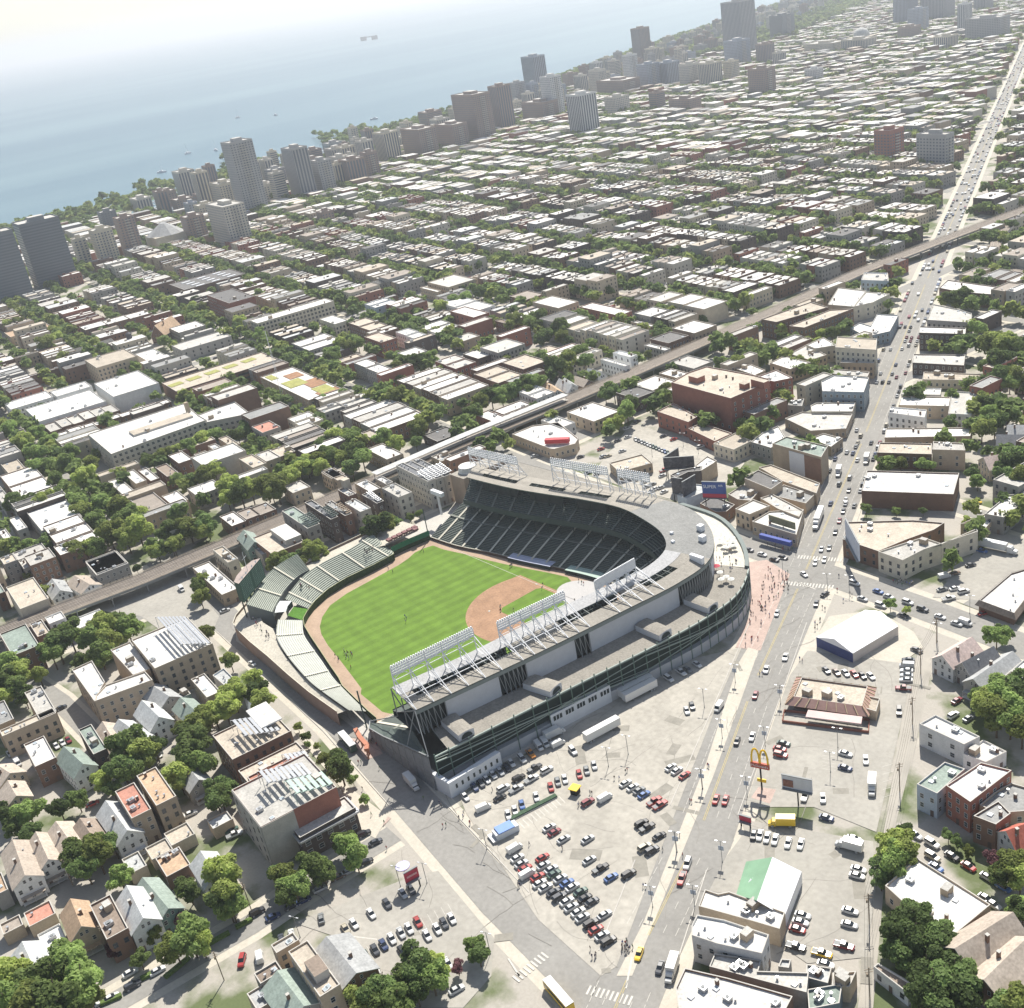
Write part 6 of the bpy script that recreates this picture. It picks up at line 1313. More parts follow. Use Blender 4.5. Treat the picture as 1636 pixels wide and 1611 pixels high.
TR(E4,[(800,1290,8),(900,1340,7.5),(760,1430,7),(960,1300,6)],'trees below the white gables'); TR(E4,[(1210,1250,8),(1170,1340,8),(1250,1160,7),(1110,1480,7),(1240,1410,7),(1400,1060,8),(1450,980,7),(1330,1090,6.5),(1130,1190,4.5)],'gap left of the rooftop seats')
TR(E4,[(1590,960,6),(1640,1010,6),(1570,880,5),(1430,760,5),(1290,590,4.5)],'trees along the bleacher street'); TR(E4,[(350,660,9),(430,600,8),(320,720,7),(570,620,8),(640,570,8),(680,650,7.5),(790,560,8),(730,530,7),(620,720,7),(500,760,4.5)],'trees above the courtyard flats')
TR(E4,[(60,780,8),(20,900,8),(110,840,7.5),(100,930,7),(20,1000,6),(240,850,5),(150,990,5)],'trees at the left edge'); TR(E4,[(1230,310,5),(1245,370,5),(1265,265,4)],'trees beside the scoreboard cafe'); TR(E4,[(980,90,5),(1070,50,5.5),(600,60,7),(500,90,6),(850,190,3),(180,230,3),(90,40,6),(280,30,6)],'trees just above the left tracks')
TR(E6,[(790,490,7)],'round tree by the crossing'); TR(E6,[(870,570,2.2),(530,240,2.4),(580,300,2.3),(940,690,2.2),(650,360,1.6),(690,440,3.5),(590,350,1.6)],'shrubs along the club sidewalk'); TR(E6,[(860,1000,6),(890,1070,4.5),(820,960,4.5)],'right tree in front of the dark hall'); TR(E6,[(610,1110,5.5),(690,1160,4.5),(660,1100,4)],'middle tree in front of the dark hall'); TR(E6,[(440,1170,5.5),(510,1240,5.5),(450,1280,5),(380,1150,3.5)],'left tree in front of the dark hall'); TR(E6,[(60,620,6),(20,690,6),(80,1190,6.5),(60,1300,6.5),(100,1370,5)],'trees behind the green rooftop bleachers' if 0 else 'trees left of the green rooftop seats')
TR(E7,[(1060,950,7),(1130,1030,5.5),(970,1010,5),(1030,1110,5),(1150,960,4.5)],'big tree on the corner lot'); TR(E7,[(800,1110,6.5),(880,1180,6),(720,1180,6)],'bottom tree beside the corner lot'); TR(E7,[(1420,880,4),(1400,820,3.4)],'conifer at the lot corner'); TR(E7,[(1290,960,2.6)],'purple shrub at the lot corner',me=CRP)
cl='trees in the leafy left part'
TR(A3,[(40,720,8),(110,790,9),(170,830,9),(240,780,7),(180,900,8),(260,960,8),(310,880,9),(330,820,7),(390,950,9),(425,880,7),(300,1010,8),(360,1060,8),(390,1110,7),(440,1150,7),(180,740,7),(60,1060,8),(120,1070,8),(200,1060,8)],cl)
TR(A3,[(510,1210,9),(480,1060,8),(500,1010,7),(560,1080,9),(600,1140,9),(640,1180,10),(660,1120,7),(790,1190,8),(830,1110,7),(880,1180,8),(960,1160,8),(950,1200,6),(810,1260,6),(735,1290,5),(140,1260,5),(230,1250,5),(350,1280,7),(440,1270,7),(590,1230,8)],'trees above the left tracks')
TR(A3,[(940,770,8),(890,800,8),(990,750,7),(840,820,7),(760,850,7),(1020,745,6),(690,870,7),(1150,720,7),(1110,750,6),(1150,820,7)],'trees in front of the school'); TR(A3,[(1000,910,8),(950,940,8),(900,960,7),(1070,1000,9),(1120,1010,9),(1170,1000,8),(1060,1040,7),(1240,980,9),(1290,990,9),(1350,950,8),(1400,910,7),(1430,890,7),(1480,870,7),(1270,1020,7)],'trees behind the rooftop clubs')
TR(A3,[(1020,560,8),(1060,540,8),(980,580,7),(1000,600,6),(1510,580,6),(1600,560,6),(1170,580,4),(1250,600,4),(1330,640,4),(1270,630,3.5),(1190,520,3.5),(1210,560,3.5)],'trees round the parking building'); TR(A3,[(1120,220,8),(1110,250,7),(1210,270,7),(1330,245,6),(1410,260,4.5),(920,120,8),(900,150,7),(950,150,6),(220,320,10),(265,300,8),(40,230,7),(90,220,7),(640,40,8),(600,30,7),(1170,60,8),(1210,90,8),(1300,40,8),(1370,60,8)],'trees near the cream school')
TR(B3,[(480,320,8),(520,340,7),(560,320,7),(440,370,8),(420,390,7),(720,380,5),(750,430,7),(800,410,8),(860,400,8),(900,390,7),(770,470,5),(730,570,9),(700,560,7)],'trees left of the long house row'); TR(B3,[(1130,590,8),(1180,560,8),(1230,560,8),(1280,540,8),(1100,640,7),(1340,500,7),(1390,500,8),(1480,420,9),(1540,390,9),(1590,360,8),(1620,400,8),(1360,540,6)],'trees right of the long house row')
TR(B3,[(680,750,8),(740,790,7),(840,720,8),(830,780,5),(400,790,8),(460,760,9),(520,760,8),(430,840,8),(540,830,9),(580,850,8),(500,860,7),(530,900,7),(390,900,7),(330,880,7),(290,910,7)],'trees behind the park club row'); TR(S1,[(850,500,9),(910,480,7),(960,480,5),(500,650,7),(560,660,4.5),(390,700,6),(290,710,6.5),(340,720,6),(430,720,5),(1050,450,3),(1100,430,2.5)],'trees along the right field street')
TR(B3,[(950,150,8),(1010,120,8),(1060,110,8),(1130,80,8),(1300,210,8),(1360,220,8),(1410,190,8),(1420,300,8),(1500,240,9),(1520,290,7),(1390,240,7),(1290,40,7),(470,100,8),(520,90,8),(760,215,7),(820,220,6)],'trees farther up the tree street')
TR(C3,[(880,630,8),(900,600,7),(800,700,5),(840,690,5),(1040,570,6),(1060,540,6),(820,540,7),(780,560,6),(1390,415,8),(1330,420,7),(980,370,4)],'trees around the south tracks')
TR(D3,[(1310,110,8),(1360,90,7),(1420,250,7),(1470,320,9),(1540,330,10),(1600,340,9),(1500,400,10),(1550,400,8),(1520,470,8),(1600,480,8),(1570,500,7),(1460,600,6),(1470,640,6),(1500,690,7),(1440,720,7),(1560,650,7),(1600,850,8),(1560,880,7),(1560,950,7),(1620,960,8),(1400,930,5),(1420,960,4.5)],'trees at the upper right edge')
TR(D3,[(1000,880,4.5),(1060,880,4.5),(1160,880,4),(1190,890,4),(900,1090,3.3),(1040,1100,2.4),(1165,1100,2.4),(1370,1150,3)],'trees round the dark brick hall'); TR(D3,[(690,110,5),(790,200,5),(740,270,6),(690,280,5),(500,250,6),(510,290,4.5),(470,220,5),(650,165,4),(1000,140,5)],'trees round the courtyard flats on the avenue' if 0 else 'trees by the courtyard flats')
TR(MM,[(1480,850,5.5),(1530,830,4)],'tree beside the slate gable'); TR(MM,[(870,665,2.8),(960,700,2)],'saplings by the white tent')
TR(R3,[(1300,700,7),(1400,600,8),(1500,560,8),(1290,650,6),(1380,760,8),(1550,640,8),(1500,800,7),(1600,760,8),(1240,600,4.5),(1600,880,7)],'big trees at the right edge')
TR(R4,[(500,280,6),(430,350,6),(540,360,6),(390,480,5),(470,430,6),(360,570,4),(540,210,4)],'tall tree at the alley corner'); TR(R4,[(540,920,6),(620,860,5),(480,980,5.5),(560,1050,6.5),(700,960,5.5),(800,1040,6),(860,1100,5),(760,1120,5.5),(640,1150,5.5),(480,1150,5.5),(560,1240,4.5)],'upper dark trees by the garages',k=3); TR(R4,[(700,1340,6),(820,1260,5.5),(930,1290,6.5),(1000,1400,6.5),(860,1440,7),(720,1500,6.5),(980,1520,6.5),(1060,1470,5),(760,1590,6)],'lower dark trees by the garages',k=3)
TR(R4,[(1400,490,6),(1480,560,5.5),(1330,530,4.5),(1490,440,4.5),(1460,800,4),(1500,850,4.5),(1350,1590,6),(1450,1600,6)],'trees at the lower right edge'); TR(R4,[(1260,430,3.4)],'purple tree by the red roof',me=CRP); TR(R4,[(900,230,2.4),(970,280,2.4),(1060,360,2)],'bushes in front of the brick flats')
print('near trees',NT)
# distant trees as one mass of leaf clumps
PRO=[crown_mb(20+k,150,.2,6) for k in range(4)]; r=np.random.RandomState(4); VV=[];MI=[]
FT=[t for t in TREES]
y=850
while y>-5200:
    for a in (12,24,38,55,75,92):
        for b_ in (0,1): 
            yy=y+r.uniform(-12,12); xx=coast_x(yy)-a+r.uniform(-7,7)
            if r.rand()<.62 and vis(xx,yy,5,40) and not hit(xx,yy): FT.append((xx,yy,r.uniform(5,9)))
    y-=16
for k in range(2600):   # big park at the far end, and trees on the harbour spits
    yy=-1900-r.rand()*3000; xx=coast_x(yy)-30-r.rand()*min(520,(-1500-yy)*.5+120)
    if vis(xx,yy,5,20): FT.append((xx,yy,r.uniform(7,12)))
for (cx,cy,n,sx,sy) in [(540,222,40,38,7),(580,214,30,22,5),(400,300,40,20,16),(250,303,30,30,8),(180,328,20,22,8),(150,345,16,20,8),(430,350,22,20,7),(500,335,26,40,6),(560,325,20,40,8),(690,455,10,30,8),(470,470,0,1,1),(370,265,16,18,14),(130,355,20,18,8),(270,300,18,16,5),(1300,40,60,60,12),(1340,30,50,60,10),(1250,48,20,30,8),(620,330,20,30,8),(300,380,14,16,8)]:
    for k in range(n): x,y_=g(cx+r.uniform(-sx,sx),cy+r.uniform(-sy,sy)); FT.append((x,y_,r.uniform(5,8)))
for (x,y,rad) in FT:
    P=PRO[r.randint(4)]; a=r.rand()*6.28; c,s=math.cos(a),math.sin(a); Q=np.empty_like(P); Q[:,0]=(P[:,0]*c-P[:,1]*s)*rad+x; Q[:,1]=(P[:,0]*s+P[:,1]*c)*rad+y; Q[:,2]=P[:,2]*rad*r.uniform(.8,1.1)+rad*1.1+1; VV.append(Q); MI.append(np.full(len(P)//4,[0,0,1,2][r.randint(4)]))
me=quadmesh('distant_trees',np.concatenate(VV),FOL,np.concatenate(MI)); o=bpy.data.objects.new('distant_trees',me); COL.objects.link(o); stuff(o,'mass of green street trees and lakeside woods in the distance','trees'); print('far trees',len(FT))
# ================================================================== VEHICLES
CC={'white':(.62,.62,.6),'silver':(.45,.46,.46),'grey':(.2,.21,.21),'dark':(.05,.055,.065),'black':(.018,.018,.02),'navy':(.03,.05,.12),'blue':(.06,.13,.32),'red':(.33,.04,.035),'maroon':(.2,.03,.04),'green':(.05,.1,.08),'tan':(.4,.36,.27),'yellow':(.75,.5,.04),'orange':(.6,.25,.06),'brown':(.16,.11,.08)}
PM={k:mat('car paint '+k,c,.28,var=0,spec=.6) for k,c in CC.items()}
CGL=mat('car glass',(.02,.025,.03),.12,var=0,spec=.7); LTM=mat('head lamp',(.7,.7,.65),.2,var=0)
VM={}
def shell(secs,mats_top=None):
    # secs: list of (x, half width bottom, half width top, z0, z1)
    m=MB(); R_2=[]
    for x,wb,wt,z0,z1 in secs: R_2.append([(x,-wb,z0),(x,-wb*1.0,(z0+z1)/2),(x,-wt,z1),(x,wt,z1),(x,wb,(z0+z1)/2),(x,wb,z0)])
    for a,b in zip(R_2,R_2[1:]):
        for i in range(6): j=(i+1)%6; m.poly([a[i],b[i],b[j],a[j]][::-1])
    m.poly(R_2[0]); m.poly(R_2[-1][::-1]); return m
def vparts(kind):
    if kind in VM: return VM[kind]
    P={}
    if kind=='sedan':
        P['body']=shell([(-2.3,.72,.62,.35,.72),(-2.15,.86,.78,.25,.93),(-1.2,.9,.82,.22,.98),(.9,.9,.82,.22,.95),(1.9,.86,.74,.25,.82),(2.3,.7,.58,.35,.62)]); P['cabin']=shell([(-1.75,.74,.66,.93,.99),(-1.05,.76,.6,.93,1.42),(.25,.76,.6,.93,1.44),(1.1,.74,.66,.9,.96)]); P['roof']=MB(); P['roof'].box(-1.05,-.58,1.42,.25,.58,1.47); L,H=2.3,.34; ax=(-1.4,1.4)
    elif kind=='suv':
        P['body']=shell([(-2.35,.86,.8,.4,1.0),(-2.2,.93,.86,.3,1.1),(.9,.93,.86,.3,1.08),(2.1,.9,.78,.32,.98),(2.4,.78,.66,.42,.78)]); P['cabin']=shell([(-2.2,.82,.7,1.05,1.5),(-1.95,.82,.68,1.05,1.72),(.35,.82,.68,1.05,1.74),(1.15,.8,.7,1.02,1.08)]); P['roof']=MB(); P['roof'].box(-2.0,-.66,1.72,.3,.66,1.8); ax=(-1.45,1.45)
    elif kind=='pickup':
        P['body']=shell([(-2.75,.9,.86,.45,1.0),(-2.6,.93,.9,.4,1.02),(-.7,.93,.9,.38,1.02),(.9,.93,.88,.38,1.05),(2.4,.9,.78,.42,.98),(2.75,.8,.66,.5,.8)]); P['cabin']=shell([(-.95,.82,.72,1.0,1.6),(-.8,.82,.68,1.0,1.78),(.45,.82,.68,1.0,1.78),(1.15,.8,.7,1.0,1.06)]); P['roof']=MB(); P['roof'].box(-.8,-.66,1.76,.4,.66,1.84); P['cargo_bed']=MB(); P['cargo_bed'].box(-2.62,-.74,1.03,-1.05,.74,1.06); ax=(-1.7,1.7)
    elif kind=='van':
        P['body']=shell([(-2.6,.95,.88,.35,2.0),(-2.5,.97,.9,.3,2.1),(1.3,.97,.88,.3,2.1),(1.9,.95,.8,.32,1.25),(2.6,.85,.7,.4,.95)]); P['cabin']=shell([(1.25,.9,.8,1.3,2.0),(1.4,.9,.8,1.25,1.95),(2.0,.85,.74,1.15,1.25)]); P['roof']=MB(); P['roof'].box(-2.45,-.86,2.08,1.25,.86,2.14); ax=(-1.7,1.7)
    elif kind=='box_truck':
        P['body']=MB(); P['body'].box(-4.2,-1.2,.9,1.6,1.2,3.6); P['cab']=shell([(1.7,1.05,1,.5,2.4),(2.6,1.05,.9,.45,2.35),(3.1,1.0,.85,.45,1.5),(3.9,.95,.8,.5,1.3)]); P['cabin']=shell([(2.55,.98,.88,1.5,2.3),(3.15,.95,.82,1.4,1.5)]); P['chassis']=MB(); P['chassis'].box(-4.1,-.5,.5,3.6,.5,.9); ax=(-2.6,2.7)
    elif kind=='semi_trailer':
        P['body']=MB(); P['body'].box(-7.2,-1.3,1.15,7.2,1.3,4.1); P['chassis']=MB(); P['chassis'].box(-7,-.6,.8,6.8,.6,1.14); P['landing_gear']=MB(); P['landing_gear'].box(3.6,-.9,0,3.8,.9,.8); ax=(-5.6,-4.4)
    elif kind=='semi_truck':
        P['body']=MB(); P['body'].box(-9,-1.3,1.15,4,1.3,4.1); P['chassis']=MB(); P['chassis'].box(-8.8,-.6,.8,7.4,.6,1.14); P['cab']=shell([(4.5,1.2,1.1,.7,3.3),(6.2,1.2,1.05,.6,3.3),(6.9,1.15,1,.6,2.1),(8.4,1.05,.9,.6,1.8)]); P['cabin']=shell([(6.1,1.1,.98,2.1,3.1),(7.0,1.05,.95,2.0,2.1)]); ax=(-7.4,-6.2,5,7.6)
    elif kind=='bus':
        P['body']=shell([(-5.8,1.2,1.15,.4,2.9),(-5.6,1.28,1.2,.35,3.0),(5.5,1.28,1.2,.35,3.0),(5.8,1.2,1.1,.4,2.8)]); P['cabin']=MB(); P['cabin'].box(-5.4,-1.3,1.4,5.4,1.3,2.4); P['roof']=MB(); P['roof'].box(-5.7,-1.22,3.0,5.6,1.22,3.14); ax=(-3.6,3.9)
    w=MB(); k=10; rad=.34 if kind in('sedan','suv','pickup','van') else .48
    for s in (-1,1):
        V0=[(rad*math.cos(t*6.283/k),.11*s,rad+rad*math.sin(t*6.283/k)) for t in range(k)]; V1=[(a,-.11*s,c) for a,b,c in V0]
        if s==1:
            for t in range(k): w.poly([V0[t],V0[(t+1)%k],V1[(t+1)%k],V1[t]][::-1],0)
        w.poly(V0 if s<0 else V0[::-1],1 if s else 0)
    P['wheel']=w; P['_ax']=ax; VM[kind]=P; return P
MC={}
def vehicle(kind,col,x,y,rz,look,cl,parts=True,roofc=None,grp=None,label=None):
    P=vparts(kind); o=emp({'sedan':'parked_car','suv':'sport_utility_car','pickup':'pickup_truck','van':'van'}.get(kind,kind),(x,y,.15),rz)
    hw={'sedan':.82,'suv':.86,'pickup':.86,'van':.9,'box_truck':1.05,'semi_trailer':1.1,'semi_truck':1.1,'bus':1.12}[kind]
    for n,mb in P.items():
        if n=='_ax': continue
        mt=PM[col] if n in('body','cab') else CGL if n=='cabin' else PM[roofc or col] if n=='roof' else GSTEEL
        if kind in('semi_trailer','box_truck','semi_truck') and n=='body': mt=PM[roofc or col]
        nm={'cabin':'window_glass'}.get(n,n)
        if n=='wheel':
            key=(kind,'wheel')
            if key not in MC: MC[key]=mesh_of(mb,'wheel',[BLACK,METAL])
            for ax_ in P['_ax']:
                for s in (-1,1): inst('wheel',MC[key],o,(ax_,s*hw,0))
            continue
        key=(kind,n,mt.name)
        if key not in MC: MC[key]=mesh_of(mb,nm,[mt])
        inst(nm,MC[key],o)
    if label: tag(o,label,'car' if kind in('sedan','suv') else kind.replace('_',' '),grp)
    else: seq(o,look,{'sedan':'car','suv':'car','pickup':'pickup truck','van':'van'}.get(kind,'truck'),cl,grp or 'cars and vans in streets and lots')
    return o
CN={'dark':'dark grey','tan':'tan','silver':'silver','maroon':'dark red','navy':'navy blue'}
KN={'sedan':'car','suv':'tall car','pickup':'pickup truck','van':'van','box_truck':'box truck'}
def CARS(f,L_,d,cl,kind='sedan'):
    for t in L_:
        x,y,c=t[:3]; k=t[3] if len(t)>3 and t[3] else kind; dd=t[4] if len(t)>4 else d
        p=f(x,y); a=g(p[0],p[1],.7); vehicle(k,c,a[0],a[1],hdg(p[0],p[1],*dd),f"{CN.get(c,c)} {KN.get(k,k.replace('_',' '))}",cl)
CARS(J,[(12,440,'white'),(70,380,'navy'),(110,358,'dark'),(145,332,'white'),(185,303,'white'),(230,283,'silver'),(270,258,'dark'),(300,230,'white'),(367,205,'white','suv'),(420,172,'orange','pickup'),(470,128,'white','van'),(508,108,'white','van'),(683,155,'white','suv')],(40,50),'row along the white ballpark wall')
CARS(J,[(590,112,'white','van',(50,-25)),(572,55,'white','box_truck',(50,-25))],(50,-25),'pair parked nose out by the wall')
CARS(J,[(345,325,'black','suv'),(445,262,'dark','pickup'),(250,388,'white','suv'),(330,392,'silver','pickup'),(425,330,'white','pickup'),(520,275,'white','suv'),(228,447,'black')],(45,-25),'middle row of the ballpark lot')
CARS(J,[(545,380,'red'),(588,347,'grey'),(632,330,'white'),(722,300,'red'),(768,277,'grey'),(815,245,'silver'),(455,440,'white'),(365,490,'blue'),(322,525,'white'),(280,552,'white')],(12,45),'row beside the green planted strip'); CARS(J,[(125,512,'white','van')],(50,-22),'white van alone by the lot fence' if 0 else 'alone by the left lot fence')
CARS(J,[(535,632,'white'),(567,662,'maroon'),(625,705,'silver'),(775,705,'silver'),(775,475,'maroon','suv'),(882,450,'white','van'),(785,835,'silver'),(855,888,'black','pickup'),(920,943,'blue'),(1030,922,'black','suv')],(45,-27),'cars scattered over the main lot')
CARS(J,[(492,820,'red'),(500,868,'silver'),(548,892,'silver'),(565,922,'green'),(605,950,'silver'),(645,978,'blue'),(680,1003,'white'),(730,1032,'green'),(757,1072,'black'),(800,1095,'dark')],(45,-27),'inner row of the tight double line')
CARS(J,[(320,765,'white','van'),(337,822,'white'),(362,858,'silver'),(385,888,'red'),(398,925,'white','van'),(462,940,'red'),(475,980,'white'),(512,1005,'white'),(562,1035,'dark'),(600,1065,'dark','suv'),(645,1092,'white'),(672,1128,'silver')],(45,-27),'outer row of the tight double line')
CARS(J,[(715,1158,'white'),(742,1192,'silver'),(795,1230,'black','suv'),(825,1268,'red'),(865,1305,'silver'),(905,1340,'black','suv'),(880,1175,'silver')],(45,-27),'lower end of the double line')
CARS(J,[(1010,357,'white'),(1055,382,'white'),(1095,402,'grey'),(1125,428,'blue'),(1190,468,'red','pickup'),(1225,492,'red','pickup')],(42,-26),'line in the upper main lot'); CARS(J,[(1110,607,'black','suv'),(1145,632,'black','pickup'),(1220,685,'black'),(1130,755,'tan','suv'),(1175,775,'dark','suv')],(45,-26),'black group near the avenue'); CARS(J,[(1292,257,'white'),(1330,278,'white'),(1378,307,'red')],(45,-32),'trio near the avenue sidewalk')
CARS(J,[(1573,457,'red'),(1632,462,'red'),(1395,858,'white','suv'),(1360,950,'red','pickup'),(1095,1418,'yellow'),(1225,1503,'dark')],(-18,50),'traffic on the lower avenue')
CARS(BB,[(795,40,'white'),(670,120,'white'),(600,290,'maroon'),(580,560,'white'),(480,590,'black')],(-10,30),'traffic beside the fast-food lot')
CARS(BB,[(35,182,'white','suv'),(115,140,'white','pickup'),(158,122,'grey'),(220,88,'white')],(45,30),'cars against the curved ballpark wall'); CARS(BB,[(152,390,'silver'),(187,360,'dark')],(12,35),'pair on the open upper lot'); 
CARS(BB,[(1065,128,'dark'),(1130,140,'brown'),(1190,145,'silver'),(1247,152,'red'),(1300,162,'black'),(1355,165,'white')],(35,38),'row behind the fast-food restaurant')
CARS(BB,[(785,605,'green'),(760,640,'red'),(765,680,'red','suv')],(48,10),'three parked below the restaurant'); CARS(BB,[(1190,672,'white'),(1187,764,'navy'),(1042,962,'silver',None,(3,45)),(925,947,'white','pickup',(-15,45)),(1540,395,'black','suv',(0,40)),(1322,712,'white','sedan',(3,40)),(1065,1090,'navy')],(45,12),'cars in the fast-food lot')
CARS(BB,[(1600,58,'dark'),(1590,98,'silver','van'),(1588,128,'white'),(1588,160,'silver'),(1585,190,'white'),(1568,245,'maroon','pickup')],(-45,-2),'stack parked along the alley')
CARS(JJ,[(590,180,'black'),(630,182,'white'),(677,197,'white'),(730,210,'white'),(815,232,'white'),(897,240,'white')],(-12,42),'white row on the back lot'); CARS(JJ,[(1245,205,'white'),(1275,405,'white'),(1265,447,'white'),(1220,677,'white'),(1215,767,'silver'),(1180,905,'maroon','pickup'),(910,705,'silver'),(895,750,'white'),(875,797,'red'),(865,912,'black','pickup'),(1035,955,'yellow','pickup'),(1060,1025,'white')],(48,13),'cars round the back lot edges')
CARS(R3,[(690,207,'dark')],(40,15),'alone beyond the white tent'); CARS(R3,[(1035,640,'maroon'),(1005,767,'white','suv'),(1135,792,'grey')],(45,-28),'yard under the right trees')
CARS(R4,[(635,222,'silver'),(768,290,'white','suv'),(772,395,'tan','suv'),(928,390,'black'),(1060,472,'red'),(1215,560,'silver'),(1340,640,'blue'),(800,480,'blue'),(1200,730,'dark'),(1260,780,'silver')],(50,30),'cars on the right side street')
CARS(E7,[(720,887,'green'),(775,847,'dark'),(828,815,'navy'),(880,777,'white'),(938,742,'silver'),(988,714,'white'),(1042,674,'red'),(1100,757,'white'),(1163,717,'white'),(1205,682,'dark'),(1253,652,'white')],(25,45),'main row of the corner lot'); CARS(E7,[(945,855,'black'),(1000,822,'black'),(775,967,'white'),(1228,932,'white'),(850,560,'dark'),(752,622,'white'),(645,685,'white'),(592,717,'tan'),(950,497,'silver'),(1000,472,'dark')],(28,42),'other cars of the corner lot')
CARS(E7,[(440,652,'grey'),(192,782,'dark'),(255,752,'white'),(57,892,'white','van')],(-8,-45),'cars on the lower street'); CARS(E7,[(1283,1095,'silver','sedan')],(45,-25),'alone at the bottom right corner of the lot' if 0 else 'alone below the corner lot')
CARS(E7,[(705,127,'black','suv'),(778,177,'dark'),(720,300,'black'),(550,393,'brown'),(435,468,'silver'),(140,642,'navy'),(40,607,'black'),(255,575,'dark'),(330,540,'navy'),(610,360,'silver')],(42,-20),'cars under the street trees')
CARS(E5,[(1505,1227,'red','suv',(-12,45)),(1612,1207,'white',None,(-5,40)),(1600,925,'black','suv'),(825,1382,'dark','suv'),(810,1302,'white'),(980,1290,'white'),(690,1457,'white'),(570,1512,'white'),(560,1462,'dark')],(45,-25),'cars on the lower left street'); CARS(E5,[(1185,312,'white'),(575,250,'red'),(1460,442,'white','pickup'),(1440,412,'green')],(35,-15),'cars between the lower left houses')
CARS(E4,[(1130,318,'white','van',(20,25)),(1570,780,'white',None,(30,20)),(1400,450,'silver',None,(30,-12)),(380,1055,'dark')],(25,-12),'cars left of the scoreboard corner'); CARS(E4,[(350,1292,'white'),(388,1272,'white'),(425,1255,'maroon'),(110,1400,'white','van'),(60,1340,'silver')],(15,22),'cars below the red stair flats')
CARS(MM,[(60,354,'dark'),(135,380,'white'),(205,410,'black'),(255,397,'black')],(35,9),'cars queued beside the home plate corner'); CARS(MM,[(475,350,'silver'),(520,342,'grey'),(440,427,'white'),(492,410,'white'),(375,494,'white',None,(25,20)),(555,252,'black'),(578,187,'maroon'),(600,132,'dark'),(615,67,'white'),(632,12,'black')],(-9,30),'cars by the upper crosswalk')
CARS(MM,[(495,607,'black',None,(30,-20)),(445,662,'dark'),(220,717,'silver'),(270,968,'white'),(160,1040,'white')],(-10,34),'cars below the lower crosswalk'); CARS(MM,[(665,545,'white','suv'),(800,592,'blue'),(860,622,'silver'),(970,655,'white','suv'),(710,634,'silver'),(815,672,'white','suv'),(1055,694,'dark','suv'),(945,730,'dark'),(1155,737,'white'),(1250,777,'silver'),(1300,772,'white','van')],(42,14),'street right of the tent')
CARS(MM,[(1180,507,'white','van'),(1240,487,'brown'),(1330,440,'dark'),(1205,632,'white','pickup'),(1240,575,'white'),(1290,592,'white','suv'),(1168,580,'grey')],(42,-10),'cars in the truck yard'); CARS(MM,[(1365,77,'yellow'),(1365,130,'white'),(1395,360,'blue'),(1405,717,'red',None,(32,-10))],(35,7),'cars by the right buildings')
for i in range(12): CARS(C3,[(922+i*13.6,766+i*5.6,['white','dark','silver','grey','silver','white','green','green','grey','silver','blue','green'][i])],(12,15),'even row in the south lot')
CARS(C3,[(760,810,'red'),(770,845,'silver'),(792,843,'tan'),(665,846,'dark'),(860,820,'silver'),(838,772,'dark'),(885,755,'silver'),(450,843,'silver'),(1052,750,'dark'),(1100,765,'red'),(880,715,'white'),(930,680,'dark'),(1225,800,'white','suv')],(25,-8),'cars near the south lot entrance'); CARS(C3,[(1055,910,'red','pickup'),(1047,935,'silver'),(950,925,'silver'),(935,950,'silver'),(960,965,'white'),(975,985,'silver'),(1000,975,'grey'),(1015,995,'white'),(1040,990,'silver'),(1055,1010,'white'),(1000,1005,'silver'),(745,925,'dark','suv'),(700,920,'navy')],(20,-8),'cars behind the curved stand')
def BIG(kind,f,a,b,c,rc,lb):
    p,q=f(*a),f(*b); A,B=g(*p,1.5),g(*q,1.5); vehicle(kind,c,(A[0]+B[0])/2,(A[1]+B[1])/2,math.atan2(B[1]-A[1],B[0]-A[0]),None,None,roofc=rc,label=lb)
F0_=lambda x,y:(x,y)
BIG('semi_trailer',F0_,(930,1186),(993,1152),'white','white','long white semi-trailer parked alone in the ballpark lot'); BIG('semi_trailer',F0_,(1045,1085),(985,1115),'white','white','white semi-trailer backed against the ballpark wall'); BIG('semi_trailer',F0_,(1052,1091),(992,1122),'silver','white','second white trailer on the outer side by the ballpark wall')
BIG('bus',F0_,(545,1174),(566,1198),'green','white','green city bus with white roof beside the bleacher corner'); BIG('box_truck',F0_,(648,1240),(668,1262),'white','white','white service truck under the left field corner frame')
BIG('bus',F0_,(880,1576),(906,1606),'yellow','white','yellow school bus with white roof at the bottom of the photo'); BIG('box_truck',BB,(820,1120),(720,1118),'yellow','yellow','yellow box truck on the side street below the big board'); BIG('box_truck',BB,(1365,830),(1360,935),'white','white','white delivery truck in the fast-food lot'); BIG('van',BB,(390,315),(330,400),'white','white','white round-ended tank van on the avenue sidewalk')
BIG('semi_truck',MM,(478,120),(432,245),'white','white','white semi truck parked at the kerb before the crossing'); BIG('semi_truck',MM,(1375,318),(1590,365),'white','white','white semi truck in the yard behind the cream arcades'); BIG('box_truck',D3,(912,820),(888,900),'white','white','white box truck on the right side of the upper avenue'); BIG('box_truck',D3,(778,890),(762,945),'white','white','white box truck on the left side of the upper avenue')
BIG('box_truck',JJ,(75,990),(30,1130),'white','white','white box truck at the bottom of the avenue'); BIG('semi_trailer',E4,(560,400),(748,350),'white','white','white trailer parked beside the railway at the left'); BIG('box_truck',JJ,(1290,270),(1130,225),'silver','white','white stage trailer in the back parking lot')
